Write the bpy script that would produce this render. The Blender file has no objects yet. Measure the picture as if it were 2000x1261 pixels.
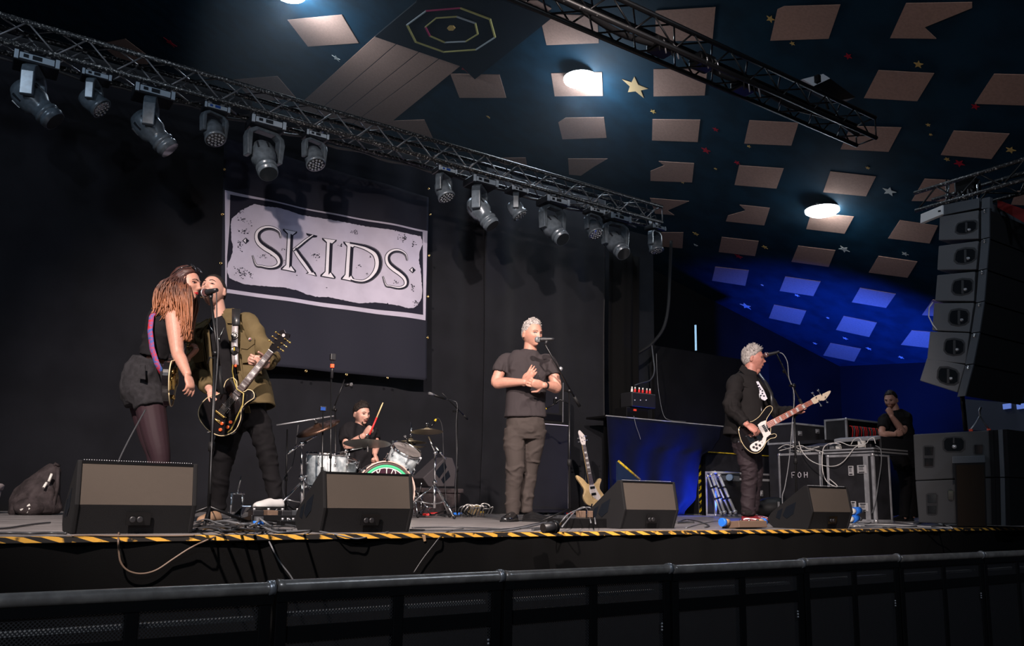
import bpy, math, random
from mathutils import Vector, Matrix, noise
random.seed(7)
scene = bpy.context.scene
COL = scene.collection
V = Vector
# ------------------------------------------------------------------ camera
CAM_F, PPX, PPY = 1600.0, 1000.0, 719.0          # focal length and principal point for a 2000x1261 frame
CAMP = V((0.0, -4.2, 0.2))
_yaw, _pit, _rol = math.radians(34), math.atan(.16), math.atan(.017)
FH = V((math.sin(_yaw), math.cos(_yaw), 0)); RH = V((math.cos(_yaw), -math.sin(_yaw), 0)); ZU = V((0, 0, 1))
CF = FH*math.cos(_pit) + ZU*math.sin(_pit); _u0 = -FH*math.sin(_pit) + ZU*math.cos(_pit)
CR = RH*math.cos(_rol) + _u0*math.sin(_rol); CU = -RH*math.sin(_rol) + _u0*math.cos(_rol)
cd = bpy.data.cameras.new('camera'); cam = bpy.data.objects.new('camera', cd); COL.objects.link(cam)
cam.matrix_world = Matrix(((CR.x, CU.x, -CF.x, CAMP.x), (CR.y, CU.y, -CF.y, CAMP.y), (CR.z, CU.z, -CF.z, CAMP.z), (0, 0, 0, 1)))
cd.sensor_width = 36; cd.lens = CAM_F*36/2000; cd.shift_y = (PPY-630.5)/2000; cd.clip_start = .05; cd.clip_end = 200
scene.camera = cam
# ------------------------------------------------------------------ world, exposure
w = bpy.data.worlds.new('world'); scene.world = w; w.use_nodes = True
w.node_tree.nodes['Background'].inputs[0].default_value = (.30, .36, .5, 1)
w.node_tree.nodes['Background'].inputs[1].default_value = .035
scene.view_settings.view_transform = 'Standard'; scene.view_settings.look = 'None'
scene.view_settings.gamma = 1; scene.view_settings.use_curve_mapping = False
scene.view_settings.exposure = 0.0
# ------------------------------------------------------------------ lights
def spot(name, loc, target, energy, color, angle=40, blend=.5, radius=.08):
    l = bpy.data.lights.new(name, 'SPOT'); l.energy = energy; l.color = color; l.spot_size = math.radians(angle)
    l.spot_blend = blend; l.shadow_soft_size = radius
    o = bpy.data.objects.new(name, l); COL.objects.link(o); o.location = loc
    o.rotation_euler = (V(target)-V(loc)).to_track_quat('-Z', 'Y').to_euler(); return o
def point(name, loc, energy, color, radius=.15):
    l = bpy.data.lights.new(name, 'POINT'); l.energy = energy; l.color = color; l.shadow_soft_size = radius
    o = bpy.data.objects.new(name, l); COL.objects.link(o); o.location = loc; return o
# front-of-house lanterns on the bar above the crowd
spot('key_left', (-1.6, -3.2, 4.5), (2.6, 2.2, 1.0), 4100, (1, .84, .76), 56, .6, .09)
spot('key_middle', (1.6, -3.6, 4.6), (5.2, 2.4, 1.0), 3200, (1, .84, .77), 58, .6, .08)
spot('key_right', (9.5, -3.0, 4.6), (6.2, 1.6, 1.1), 650, (1, .74, .68), 40, .6, .09)
# house lamps: more of them behind the camera, the visible ones sit in their own builders
point('house_behind_left', (-3.0, -6.5, 3.6), 430, (.78, .87, 1), .15)
point('house_behind_right', (5.2, -6.0, 5.0), 220, (.74, .85, 1), .15)
point('house_stage_left', (-1.9, 1.4, 4.6), 150, (.70, .84, 1), .2)
# blue wash at the side of the stage, thrown up at the slope of the ceiling
spot('blue_ceiling_wash', (12.4, 4.4, .7), (15.0, 5.6, 3.4), 2100, (.02, .09, 1), 92, .9, .1)
spot('blue_cloth_wash', (9.75, 4.38, .12), (9.25, 4.85, .45), 320, (.02, .08, 1), 110, .9, .05)
point('blue_table_glow', (11.1, 5.4, 1.25), 8, (.03, .09, 1), .05)

# ------------------------------------------------------------------ pixel rays of the photograph, met with real planes
def ray(x, y): return CF + CR*((x-PPX)/CAM_F) - CU*((y-PPY)/CAM_F)
def atY(x, y, v): d = ray(x, y); return CAMP + d*((v-CAMP.y)/d.y)
def atX(x, y, v): d = ray(x, y); return CAMP + d*((v-CAMP.x)/d.x)
def atZ(x, y, v): d = ray(x, y); return CAMP + d*((v-CAMP.z)/d.z)
def atP(x, y, p, n): d = ray(x, y); return CAMP + d*((V(p)-CAMP).dot(n)/d.dot(n))
def atD(x, y, D): return CAMP + ray(x, y)*D

# ------------------------------------------------------------------ mesh builder
def frame(d, up=None):
    d = V(d).normalized(); up = V(up) if up is not None else (ZU if abs(d.z) < .95 else V((0, 1, 0)))
    x = up.cross(d).normalized(); return x, d.cross(x).normalized(), d
class MB:
    def __init__(s): s.v = []; s.f = []; s.s = []; s.m = []; s.mi = 0
    def add(s, vs, fs, smooth=True):
        b = len(s.v); s.v += [V(q) for q in vs]
        for q in fs: s.f.append([b+i for i in q]); s.s.append(smooth); s.m.append(s.mi)
        return s
    def box(s, c, d, M=None):
        c = V(c); h = [q/2 for q in d]; vs = [V((x*h[0], y*h[1], z*h[2])) for x in (-1, 1) for y in (-1, 1) for z in (-1, 1)]
        if M is not None: vs = [M @ q for q in vs]
        return s.add([c+q for q in vs], [(0, 1, 3, 2), (4, 6, 7, 5), (0, 4, 5, 1), (2, 3, 7, 6), (0, 2, 6, 4), (1, 5, 7, 3)], False)
    def bb(s, a, b):
        a = V(a); b = V(b); return s.box((a+b)/2, (abs(b.x-a.x), abs(b.y-a.y), abs(b.z-a.z)))
    def tube(s, pts, r, n=8, flat=1.0, up=None, caps=True):
        pts = [V(p) for p in pts]; k = len(pts); rs = r if isinstance(r, (list, tuple)) else [r]*k
        x = None; vs = []
        for i, p in enumerate(pts):
            d = (pts[min(i+1, k-1)]-pts[max(i-1, 0)])
            if d.length < 1e-9: d = V((0, 0, 1))
            d.normalize()
            if up is not None: x = V(up).cross(d)
            elif x is None: x = frame(d)[0]
            x = x - d*x.dot(d)
            if x.length < 1e-6: x = frame(d)[0]
            x.normalize(); y = d.cross(x)
            for j in range(n):
                a = 2*math.pi*j/n; vs.append(p + x*(math.cos(a)*rs[i]) + y*(math.sin(a)*rs[i]*flat))
        fs = [(i*n+j, i*n+(j+1) % n, (i+1)*n+(j+1) % n, (i+1)*n+j) for i in range(k-1) for j in range(n)]
        s.add(vs, fs)
        if caps:
            b = len(s.v)-len(vs); s.f += [[b+j for j in reversed(range(n))], [b+(k-1)*n+j for j in range(n)]]; s.s += [False]*2; s.m += [s.mi]*2
        return s
    def rod(s, a, b, r, n=8): return s.tube([a, b], r, n)
    def lathe(s, prof, M, n=24):                       # profile of (radius, height) turned about local z of M
        vs = [M @ V((r*math.cos(2*math.pi*j/n), r*math.sin(2*math.pi*j/n), z)) for r, z in prof for j in range(n)]
        k = len(prof)
        fs = [(i*n+j, i*n+(j+1) % n, (i+1)*n+(j+1) % n, (i+1)*n+j) for i in range(k-1) for j in range(n)]
        s.add(vs, fs); b = len(s.v)-len(vs)
        if abs(prof[0][0]-prof[-1][0]) + abs(prof[0][1]-prof[-1][1]) < 1e-6: return s
        if prof[0][0] > 1e-5: s.f.append([b+j for j in reversed(range(n))]); s.s.append(False); s.m.append(s.mi)
        if prof[-1][0] > 1e-5: s.f.append([b+(k-1)*n+j for j in range(n)]); s.s.append(False); s.m.append(s.mi)
        return s
    def ball(s, c, r, M=None, n=16, m=10):
        r = (r, r, r) if not isinstance(r, (tuple, list)) else r; vs = []
        for i in range(m+1):
            t = math.pi*i/m
            for j in range(n):
                a = 2*math.pi*j/n; q = V((r[0]*math.sin(t)*math.cos(a), r[1]*math.sin(t)*math.sin(a), r[2]*math.cos(t)))
                vs.append(V(c) + (M @ q if M is not None else q))
        return s.add(vs, [(i*n+j, (i+1)*n+j, (i+1)*n+(j+1) % n, i*n+(j+1) % n) for i in range(m) for j in range(n)])
    def prism(s, pts, vec, smooth=False):              # planar outline extruded along vec
        pts = [V(p) for p in pts]; n = len(pts); vec = V(vec)
        nn = V((0, 0, 0))
        for i in range(n): nn += pts[i].cross(pts[(i+1) % n])
        if nn.dot(vec) > 0: pts = pts[::-1]
        s.add(pts + [p+vec for p in pts], [list(range(n)), [2*n-1-i for i in range(n)]], False)
        b = len(s.v)-2*n
        for i in range(n):
            j = (i+1) % n; s.f.append([b+j, b+i, b+n+i, b+n+j]); s.s.append(smooth); s.m.append(s.mi)
        return s
    def sheet(s, grid, smooth=True):                   # grid of points
        n = len(grid[0]); vs = [p for row in grid for p in row]
        return s.add(vs, [(i*n+j, i*n+j+1, (i+1)*n+j+1, (i+1)*n+j) for i in range(len(grid)-1) for j in range(n-1)], smooth)
    def join(s, o): b = len(s.v); s.v += o.v; s.f += [[b+i for i in q] for q in o.f]; s.s += o.s; s.m += o.m; return s
    def xf(s, M): s.v = [M @ q for q in s.v]; return s

MATS = {}
def build(name, mb, mat, parent=None, label=None, bevel=0, kind=None, origin=None, solid=0, weld=False):
    me = bpy.data.meshes.new(name); 
    if parent is not None: org = parent['_o']
    elif origin is not None: org = origin
    else:
        xs = [q.x for q in mb.v]; ys = [q.y for q in mb.v]; org = ((min(xs)+max(xs))/2, (min(ys)+max(ys))/2, min(q.z for q in mb.v))
    org = V(org)
    me.from_pydata([q-org for q in mb.v], [], mb.f)
    me.polygons.foreach_set('use_smooth', mb.s)
    mats = mat if isinstance(mat, (list, tuple)) else [mat]
    for q in mats: me.materials.append(M_(q))
    if len(mats) > 1: me.polygons.foreach_set('material_index', mb.m)
    me.validate(); me.update()
    o = bpy.data.objects.new(name, me); COL.objects.link(o)
    if parent is not None:
        o.parent = parent
        if parent.type == 'MESH' or parent.parent: pass
        o['_o'] = tuple(org)
    else: o.location = org; o['_o'] = tuple(org)
    if bevel:
        b = o.modifiers.new('b', 'BEVEL'); b.width = bevel; b.segments = 2; b.limit_method = 'ANGLE'; b.angle_limit = .7
        b.harden_normals = False
    if solid: q = o.modifiers.new('s', 'SOLIDIFY'); q.thickness = solid; q.offset = 0
    if label: o['label'] = label
    if kind: o['kind'] = kind
    return o
def tag(o, label, cat, group=None, kind=None):
    o['label'] = label; o['category'] = cat
    if group: o['group'] = group
    if kind: o['kind'] = kind
    return o
def thing(name, label, cat, loc, group=None):
    o = bpy.data.objects.new(name, None); COL.objects.link(o); o.location = loc; o.empty_display_size = .1; o['_o'] = tuple(V(loc))
    return tag(o, label, cat, group)
def struct(name, mb, mat, **k): return build(name, mb, mat, kind='structure', **k)

# ------------------------------------------------------------------ materials
def M_(n): return n if isinstance(n, bpy.types.Material) else MATS[n]
def srgb(r, g, b): return tuple(((c/255)/12.92 if c/255 <= .04045 else ((c/255+.055)/1.055)**2.4) for c in (r, g, b))
def mk(name, col, rough=.6, metal=0, nscale=0, namt=0, bump=0, bscale=60, emit=None, estr=0, spec=.5, col2=None, stretch=None, coat=0, sheen=0):
    m = bpy.data.materials.new(name); m.use_nodes = True; nt = m.node_tree; N = nt.nodes; L = nt.links; b = N['Principled BSDF']
    b.inputs['Base Color'].default_value = (*col, 1); b.inputs['Roughness'].default_value = rough; b.inputs['Metallic'].default_value = metal
    b.inputs['Specular IOR Level'].default_value = .12 if (rough >= .72 and spec == .5) else (.22 if (rough >= .6 and spec == .5) else spec)
    if coat: b.inputs['Coat Weight'].default_value = coat; b.inputs['Coat Roughness'].default_value = .1
    if sheen: b.inputs['Sheen Weight'].default_value = sheen
    tc = N.new('ShaderNodeTexCoord'); src = tc.outputs['Object']
    if stretch:
        mp = N.new('ShaderNodeMapping'); mp.inputs['Scale'].default_value = stretch; L.new(src, mp.inputs[0]); src = mp.outputs[0]
    if nscale or col2:
        nz = N.new('ShaderNodeTexNoise'); nz.inputs['Scale'].default_value = nscale or 5; nz.inputs['Detail'].default_value = 6; L.new(src, nz.inputs[0])
        mx = N.new('ShaderNodeMix'); mx.data_type = 'RGBA'; mx.inputs[6].default_value = (*col, 1)
        c2 = col2 if col2 else tuple(max(0, c*(1-namt)) for c in col); mx.inputs[7].default_value = (*c2, 1)
        cr = N.new('ShaderNodeValToRGB'); cr.color_ramp.elements[0].position = .4; cr.color_ramp.elements[1].position = .62
        L.new(nz.outputs[0], cr.inputs[0]); L.new(cr.outputs[0], mx.inputs[0]); L.new(mx.outputs[2], b.inputs['Base Color'])
    if bump:
        n2 = N.new('ShaderNodeTexNoise'); n2.inputs['Scale'].default_value = bscale; n2.inputs['Detail'].default_value = 3; L.new(src, n2.inputs[0])
        bp = N.new('ShaderNodeBump'); bp.inputs['Strength'].default_value = bump; bp.inputs['Distance'].default_value = .01
        L.new(n2.outputs[0], bp.inputs['Height']); L.new(bp.outputs[0], b.inputs['Normal'])
    if emit: b.inputs['Emission Color'].default_value = (*emit, 1); b.inputs['Emission Strength'].default_value = estr
    MATS[name] = m; return m
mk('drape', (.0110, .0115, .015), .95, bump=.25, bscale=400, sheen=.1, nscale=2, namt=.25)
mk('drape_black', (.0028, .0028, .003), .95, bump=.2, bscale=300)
mk('banner_cloth', (.017, .018, .027), .85, bump=.2, bscale=300)
mk('print_light', (.42, .395, .49), .8, nscale=3, namt=.12)
mk('print_dark', (.014, .014, .024), .85)
mk('print_white', (.62, .60, .66), .8)
mk('brass', (.75, .5, .2), .25, 1)
mk('gold', (.9, .62, .2), .22, 1)
mk('chrome', (.82, .83, .85), .12, 1)
mk('steel', (.5, .5, .52), .35, .7)
mk('alu', (.40, .41, .44), .42, .25, nscale=8, namt=.3)
mk('black_metal', (.012, .012, .013), .35, .6)
mk('black_plastic', (.012, .012, .014), .42)
mk('black_rubber', (.010, .010, .011), .6)
mk('cable', (.035, .036, .04), .45)
mk('cable_grey', (.13, .135, .145), .5)
mk('cable_white', (.62, .60, .58), .5)
mk('fixture', (.10, .125, .15), .3, .2, nscale=20, namt=.3)
mk('fixture_dark', (.012, .014, .018), .3)
mk('lens', (.008, .010, .012), .05, 0, coat=1)
mk('lens_cell', (.35, .38, .42), .12, .7)
mk('lcd', (.30, .36, .42), .3)
mk('lcd_blue', (.02, .06, .25), .2)
mk('yellow', (.72, .50, .03), .6, nscale=30, namt=.5)
mk('red', (.65, .02, .02), .5)
mk('blue_plastic', (.02, .16, .65), .4)
mk('wood_cab', (.012, .012, .013), .75, bump=.4, bscale=500)
mk('case_black', (.018, .018, .022), .5, nscale=6, namt=.4, bump=.1, bscale=200)
mk('wedge_lit_brown', (.075, .062, .052), .75, bump=.5, bscale=900)
mk('grey_bag', (.050, .040, .042), .8, nscale=12, namt=.5, bump=.5, bscale=40)
mk('bin_grey', (.33, .28, .28), .7)
mk('white_plastic', (.7, .68, .64), .5)
mk('tan_tape', (.42, .27, .15), .6, nscale=20, namt=.3)
mk('cardboard', (.33, .24, .13), .8)
mk('wall_black', (.0045, .0045, .005), .8, bump=.1, bscale=30, nscale=1.5, namt=.4)
mk('wall_grey', (.015, .016, .019), .8, nscale=2, namt=.25)
mk('navy_wall', (.003, .006, .011), .85, nscale=1, namt=.2)
mk('ceiling_paint', (.006, .030, .052), .8, nscale=2.5, namt=.35)
mk('ceiling_patch', (.44, .265, .20), .85, nscale=30, namt=.12)
mk('star_white', (.6, .6, .55), .8); mk('star_yellow', (.6, .38, .12), .8); mk('star_red', (.40, .012, .03), .8); mk('star_tan', (.5, .33, .16), .8)
mk('dark_disc', (.004, .006, .010), .8); mk('neon_yellow', (.42, .36, .12), .6); mk('neon_pink', (.40, .03, .10), .6); mk('neon_white', (.40, .42, .42), .6)
mk('lamp_glow', (1, 1, 1), .5, emit=(.86, .94, 1), estr=40)
mk('blue_glow', (.02, .05, 1), .5, emit=(.02, .06, 1), estr=3)
mk('red_led', (.8, .05, .02), .5, emit=(1, .05, .01), estr=2.5)
mk('slit_glow', (.5, .8, 1), .5, emit=(.35, .6, .85), estr=.7)
mk('cloth_blue', (.0022, .0035, .014), .85, nscale=3, namt=.3)
mk('rail', (.42, .38, .35), .30, .45, nscale=15, namt=.35, bump=.06, bscale=30)
mk('hoarding', (.004, .004, .005), .7)
mk('floor_hall', (.03, .022, .018), .5)

def worn_metal(name, base, chip, scale, thr):
    m = mk(name, base, .45, .3); N = m.node_tree.nodes; L = m.node_tree.links; b = N['Principled BSDF']
    tc = N.new('ShaderNodeTexCoord'); nz = N.new('ShaderNodeTexNoise'); nz.inputs['Scale'].default_value = scale; nz.inputs['Detail'].default_value = 8; nz.inputs['Roughness'].default_value = .75
    L.new(tc.outputs['Object'], nz.inputs[0]); cr = N.new('ShaderNodeValToRGB'); cr.color_ramp.elements[0].position = thr; cr.color_ramp.elements[1].position = thr+.025
    L.new(nz.outputs[0], cr.inputs[0]); mx = N.new('ShaderNodeMix'); mx.data_type = 'RGBA'; mx.inputs[6].default_value = (*base, 1); mx.inputs[7].default_value = (*chip, 1)
    L.new(cr.outputs[0], mx.inputs[0]); L.new(mx.outputs[2], b.inputs['Base Color'])
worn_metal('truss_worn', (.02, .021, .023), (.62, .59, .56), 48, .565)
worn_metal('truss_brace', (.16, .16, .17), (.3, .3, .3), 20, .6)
worn_metal('truss_unlit', (.008, .008, .009), (.5, .5, .5), 22, .66)  # darker copy of the truss paint; being unlit is put into the colour

def stage_floor():
    m = mk('stage_boards', (.16, .15, .15), .34, nscale=0); N = m.node_tree.nodes; L = m.node_tree.links; b = N['Principled BSDF']
    tc = N.new('ShaderNodeTexCoord'); mp = N.new('ShaderNodeMapping'); mp.inputs['Scale'].default_value = (1.2, 14, 1)
    L.new(tc.outputs['Object'], mp.inputs[0]); nz = N.new('ShaderNodeTexNoise'); nz.inputs['Scale'].default_value = 1.5; nz.inputs['Detail'].default_value = 9; nz.inputs['Roughness'].default_value = .7
    L.new(mp.outputs[0], nz.inputs[0]); cr = N.new('ShaderNodeValToRGB'); e = cr.color_ramp.elements
    e[0].position = .38; e[0].color = (.085, .078, .078, 1); e[1].position = .66; e[1].color = (.34, .32, .32, 1)
    L.new(nz.outputs[0], cr.inputs[0]); L.new(cr.outputs[0], b.inputs['Base Color'])
    bp = N.new('ShaderNodeBump'); bp.inputs['Strength'].default_value = .4; bp.inputs['Distance'].default_value = .01; L.new(nz.outputs[0], bp.inputs['Height']); L.new(bp.outputs[0], b.inputs['Normal'])
stage_floor()
def stripes(name, a, b_, axis, scale, slant):
    m = mk(name, a, .5); N = m.node_tree.nodes; L = m.node_tree.links; b = N['Principled BSDF']
    tc = N.new('ShaderNodeTexCoord'); dp = N.new('ShaderNodeVectorMath'); dp.operation = 'DOT_PRODUCT'; dp.inputs[1].default_value = axis
    L.new(tc.outputs['Object'], dp.inputs[0]); m1 = N.new('ShaderNodeMath'); m1.operation = 'MULTIPLY'; m1.inputs[1].default_value = scale; L.new(dp.outputs['Value'], m1.inputs[0])
    fr = N.new('ShaderNodeMath'); fr.operation = 'FRACT'; L.new(m1.outputs[0], fr.inputs[0]); gt = N.new('ShaderNodeMath'); gt.operation = 'GREATER_THAN'; gt.inputs[1].default_value = .5; L.new(fr.outputs[0], gt.inputs[0])
    nz = N.new('ShaderNodeTexNoise'); nz.inputs['Scale'].default_value = 12; nz.inputs['Detail'].default_value = 6; L.new(tc.outputs['Object'], nz.inputs[0])
    cr = N.new('ShaderNodeValToRGB'); cr.color_ramp.elements[0].position = .52; cr.color_ramp.elements[1].position = .60; L.new(nz.outputs[0], cr.inputs[0])
    mu = N.new('ShaderNodeMath'); mu.operation = 'MAXIMUM'; L.new(gt.outputs[0], mu.inputs[0]); L.new(cr.outputs[0], mu.inputs[1])
    mx = N.new('ShaderNodeMix'); mx.data_type = 'RGBA'; mx.inputs[6].default_value = (*a, 1); mx.inputs[7].default_value = (*b_, 1); L.new(mu.outputs[0], mx.inputs[0]); L.new(mx.outputs[2], b.inputs['Base Color'])
stripes('hazard_tape', (.80, .42, .06), (.02, .017, .015), (1, .55, 3.0), 7.5, .5)
stripes('hazard_yellow', (.85, .62, .02), (.012, .012, .012), (.7, 0, -1), 8.5, .5)

def perforated():
    m = mk('perforated', (.045, .043, .046), .45, .3); N = m.node_tree.nodes; L = m.node_tree.links; b = N['Principled BSDF']
    tc = N.new('ShaderNodeTexCoord'); sp = N.new('ShaderNodeSeparateXYZ'); L.new(tc.outputs['Object'], sp.inputs[0])
    def M(op, a, b2=None):
        q = N.new('ShaderNodeMath'); q.operation = op
        for i, s in enumerate((a, b2)):
            if s is None: continue
            if isinstance(s, (int, float)): q.inputs[i].default_value = s
            else: L.new(s, q.inputs[i])
        return q.outputs[0]
    k = 2*math.pi/.013
    sx = M('COSINE', M('MULTIPLY', sp.outputs[0], k)); sz = M('COSINE', M('MULTIPLY', sp.outputs[2], k))
    s = M('GREATER_THAN', M('MULTIPLY', M('ADD', sx, sz), .5), .34)
    s2 = M('GREATER_THAN', M('MULTIPLY', M('ADD', M('MULTIPLY', sx, -1), M('MULTIPLY', sz, -1)), .5), .34)
    h = M('MAXIMUM', s, s2)
    tr = N.new('ShaderNodeBsdfTransparent'); mx = N.new('ShaderNodeMixShader'); L.new(h, mx.inputs[0]); L.new(b.outputs[0], mx.inputs[1]); L.new(tr.outputs[0], mx.inputs[2])
    L.new(mx.outputs[0], N['Material Output'].inputs['Surface'])
perforated()
mk('stick_wood', (.72, .50, .26), .5)
mk('skin', (.45, .225, .165), .5, nscale=40, namt=.10, bump=.12, bscale=120, spec=.4)
mk('skin_pale', (.49, .27, .21), .5, nscale=40, namt=.08, bump=.1, bscale=120, spec=.4)
mk('skin_ruddy', (.46, .195, .15), .5, nscale=30, namt=.15, bump=.15, bscale=100, spec=.4)
mk('lip', (.44, .17, .13), .45); mk('lip_red', (.50, .02, .03), .35); mk('mouth_dark', (.05, .01, .01), .6); mk('teeth', (.7, .66, .6), .3)
mk('eye_white', (.6, .56, .52), .2); mk('iris', (.015, .012, .012), .15)
mk('hair_grey', (.42, .38, .36), .7, nscale=60, namt=.5, bump=.6, bscale=150); mk('hair_dark', (.018, .013, .011), .6, nscale=60, namt=.5, bump=.6, bscale=150)
mk('hair_brown', (.06, .032, .022), .55, nscale=60, namt=.4, bump=.6, bscale=150); mk('brow_grey', (.22, .17, .14), .8); mk('stubble', (.12, .05, .035), .8)
mk('tshirt_grey', (.036, .030, .032), .85, bump=.15, bscale=400); mk('tshirt_black', (.009, .0085, .010), .85, bump=.15, bscale=400)
mk('trouser_grey', (.048, .039, .036), .8, bump=.2, bscale=350); mk('trouser_black', (.006, .0055, .0065), .85, bump=.2, bscale=350)
mk('trouser_plum', (.026, .018, .022), .7, bump=.2, bscale=350)
mk('jacket_olive', (.105, .078, .038), .8, bump=.3, bscale=350, nscale=12, namt=.15); mk('jacket_charcoal', (.013, .0115, .012), .8, bump=.3, bscale=350)
mk('denim_grey', (.024, .023, .026), .85, bump=.4, bscale=300, nscale=30, namt=.3); mk('tights', (.022, .010, .014), .7)
mk('shoe_black', (.010, .010, .011), .15, coat=.6); mk('shoe_red', (.14, .015, .02), .18, coat=.5); mk('shoe_tan', (.30, .19, .12), .6); mk('shoe_white', (.5, .5, .5), .6)
mk('leather_strap', (.02, .02, .022), .35); mk('strap_silver', (.36, .33, .34), .35, .3); mk('silver', (.75, .74, .72), .2, 1)
mk('guitar_black', (.008, .007, .008), .12, coat=.8); mk('cream', (.62, .50, .30), .4); mk('pickguard_white', (.66, .60, .58), .3); mk('maple_red', (.48, .13, .07), .4, nscale=30, namt=.25)
mk('maple_head', (.50, .40, .30), .35); mk('rosewood', (.045, .018, .014), .4); mk('inlay', (.62, .60, .58), .3); mk('natural_wood', (.62, .44, .22), .35, nscale=12, namt=.2)
mk('pearl', (.55, .60, .62), .2, nscale=14, col2=(.25, .29, .31), coat=.5); mk('skin_head', (.30, .27, .26), .5); mk('hoop_wood', (.62, .42, .36), .3, coat=.5); mk('hoop_dark', (.07, .045, .04), .4)
mk('cymbal', (.42, .36, .24), .30, .85, bump=.2, bscale=90); mk('cymbal_brown', (.10, .055, .038), .30, .8, bump=.2, bscale=90); mk('cymbal_dark', (.20, .19, .17), .35, .8)
mk('green_print', (.06, .46, .22), .6); mk('plum_print', (.035, .012, .022), .8); mk('strap_blue', (.03, .08, .26), .7, nscale=45, col2=(.36, .02, .03))
mk('mic_mesh', (.30, .30, .31), .35, .8, bump=.8, bscale=700); mk('mic_red', (.16, .07, .07), .35, .5, bump=.8, bscale=700); mk('brown_box', (.13, .085, .06), .7)
mk('knob_amber', (.5, .08, .02), .2, coat=.5); mk('yellow_lead', (.34, .26, .06), .4)
mk('sub_grey', (.062, .064, .068), .65, bump=.15, bscale=200); mk('stage_grey', (.045, .040, .044), .7); mk('ramp_navy', (.008, .02, .06), .5); mk('bar_white', (.85, .85, .85), .5); mk('array_grey', (.13, .135, .145), .6, bump=.15, bscale=200); mk('array_strip', (.09, .10, .115), .5, .3); mk('array_rim', (.030, .031, .034), .4); mk('red_dull', (.16, .01, .01), .6)
mk('grille_dark', (.020, .014, .010), .8, bump=.5, bscale=700); mk('hook_red', (.75, .06, .02), .4)
mk('blue_grey', (.10, .16, .24), .4)
mk('latch', (.5, .5, .52), .4, .2)
mk('desk_grey', (.22, .23, .25), .5)
mk('balcony_grey', (.05, .055, .075), .8); mk('pale_window', (.2, .3, .6), .4, emit=(.15, .25, .8), estr=.5)
mk('loop_cable', (.16, .11, .08), .5)
mk('floor_plate', (.10, .10, .11), .5, .6)
mk('flood_pale', (.75, .76, .78), .4)
# ================================================================== the hall and the stage
HZ = -1.32
struct('floor', MB().bb((-6, -7, HZ-.1), (26, 0.0, HZ)), 'floor_hall')
struct('stage_floor', MB().bb((-6, 0, -.12), (26, 12, 0)), 'stage_boards')
def skirt():
    mb = MB(); g = []
    for i in range(241):
        x = -4 + i*.1; y = -.03 - .012*math.sin(x*9) - .008*math.sin(x*23)
        g.append([V((x, y, z)) for z in (HZ, -.6, -.03)])
    mb.sheet(g); return mb
struct('trim_1', skirt(), 'drape_black', label='black cloth skirt hanging down the front of the stage')
struct('trim_2', MB().bb((-4, -.05, -.020), (20, .022, .004)), 'hazard_tape', label='worn yellow and black hazard tape along the stage edge')
# ceiling: one sloping painted plane that comes down to the right
CEN = V((.36121948, -.18766749, .91340101)); CE0 = atY(1640, 715, 7.0)
def ce(x, y, off=0): return atP(x, y, CE0, CEN) - CEN*off
A = ce(1640, 715); B = ce(1340, 560); Cc = ce(1860, 705)
dAB = (B-A).normalized(); dAC = (Cc-A).normalized()
far = A + dAB*40; near = A + dAC*26
k9 = A + dAB*9
struct('ceiling', MB().prism([A, far, far + (near-A), near], CEN*.25).prism([k9, far, far - dAC*18, k9 - dAC*18], CEN*.25), 'ceiling_paint', origin=A)
# walls that stand under the ceiling's lower edges
def wall_under(name, p, q, mat, t):
    nrm = V(((q-p).y, -(q-p).x, 0)).normalized()
    if nrm.dot(CAMP-p) > 0: nrm = -nrm
    struct(name, MB().prism([V((p.x, p.y, 0)), V((q.x, q.y, 0)), q, p], nrm*t), mat)
wall_under('wall_back', A, A + dAB*9, 'wall_black', .2)
wall_under('wall_right', A, A + dAC*15, 'navy_wall', .2)
# black plywood panels beside the drapes
def panel(name, x0, x1, yt, yb, Y, mat, lab):
    a = atY(x0, yt, Y); b = atY(x1, yt, Y); return struct(name, MB().bb((a.x, Y, 0), (b.x, Y+.06, a.z)), mat, label=lab)
panel('wall_stage', 1150, 1275, 430, 900, 6.3, 'wall_grey', 'grey-black plywood wall behind the edge of the drapes')
panel('wall_panel', 1277, 1500, 674, 900, 6.2, 'wall_black', 'lower black plywood wall panel behind the draped table')
def slit():
    a = atY(1358.6, 634, 6.9); b = atY(1361.2, 684, 6.9)
    return MB().bb((a.x, 6.9, b.z), (b.x, 6.93, a.z))
struct('window_1', slit(), 'slit_glow', label='thin slit of cold light in the black back wall')
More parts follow.
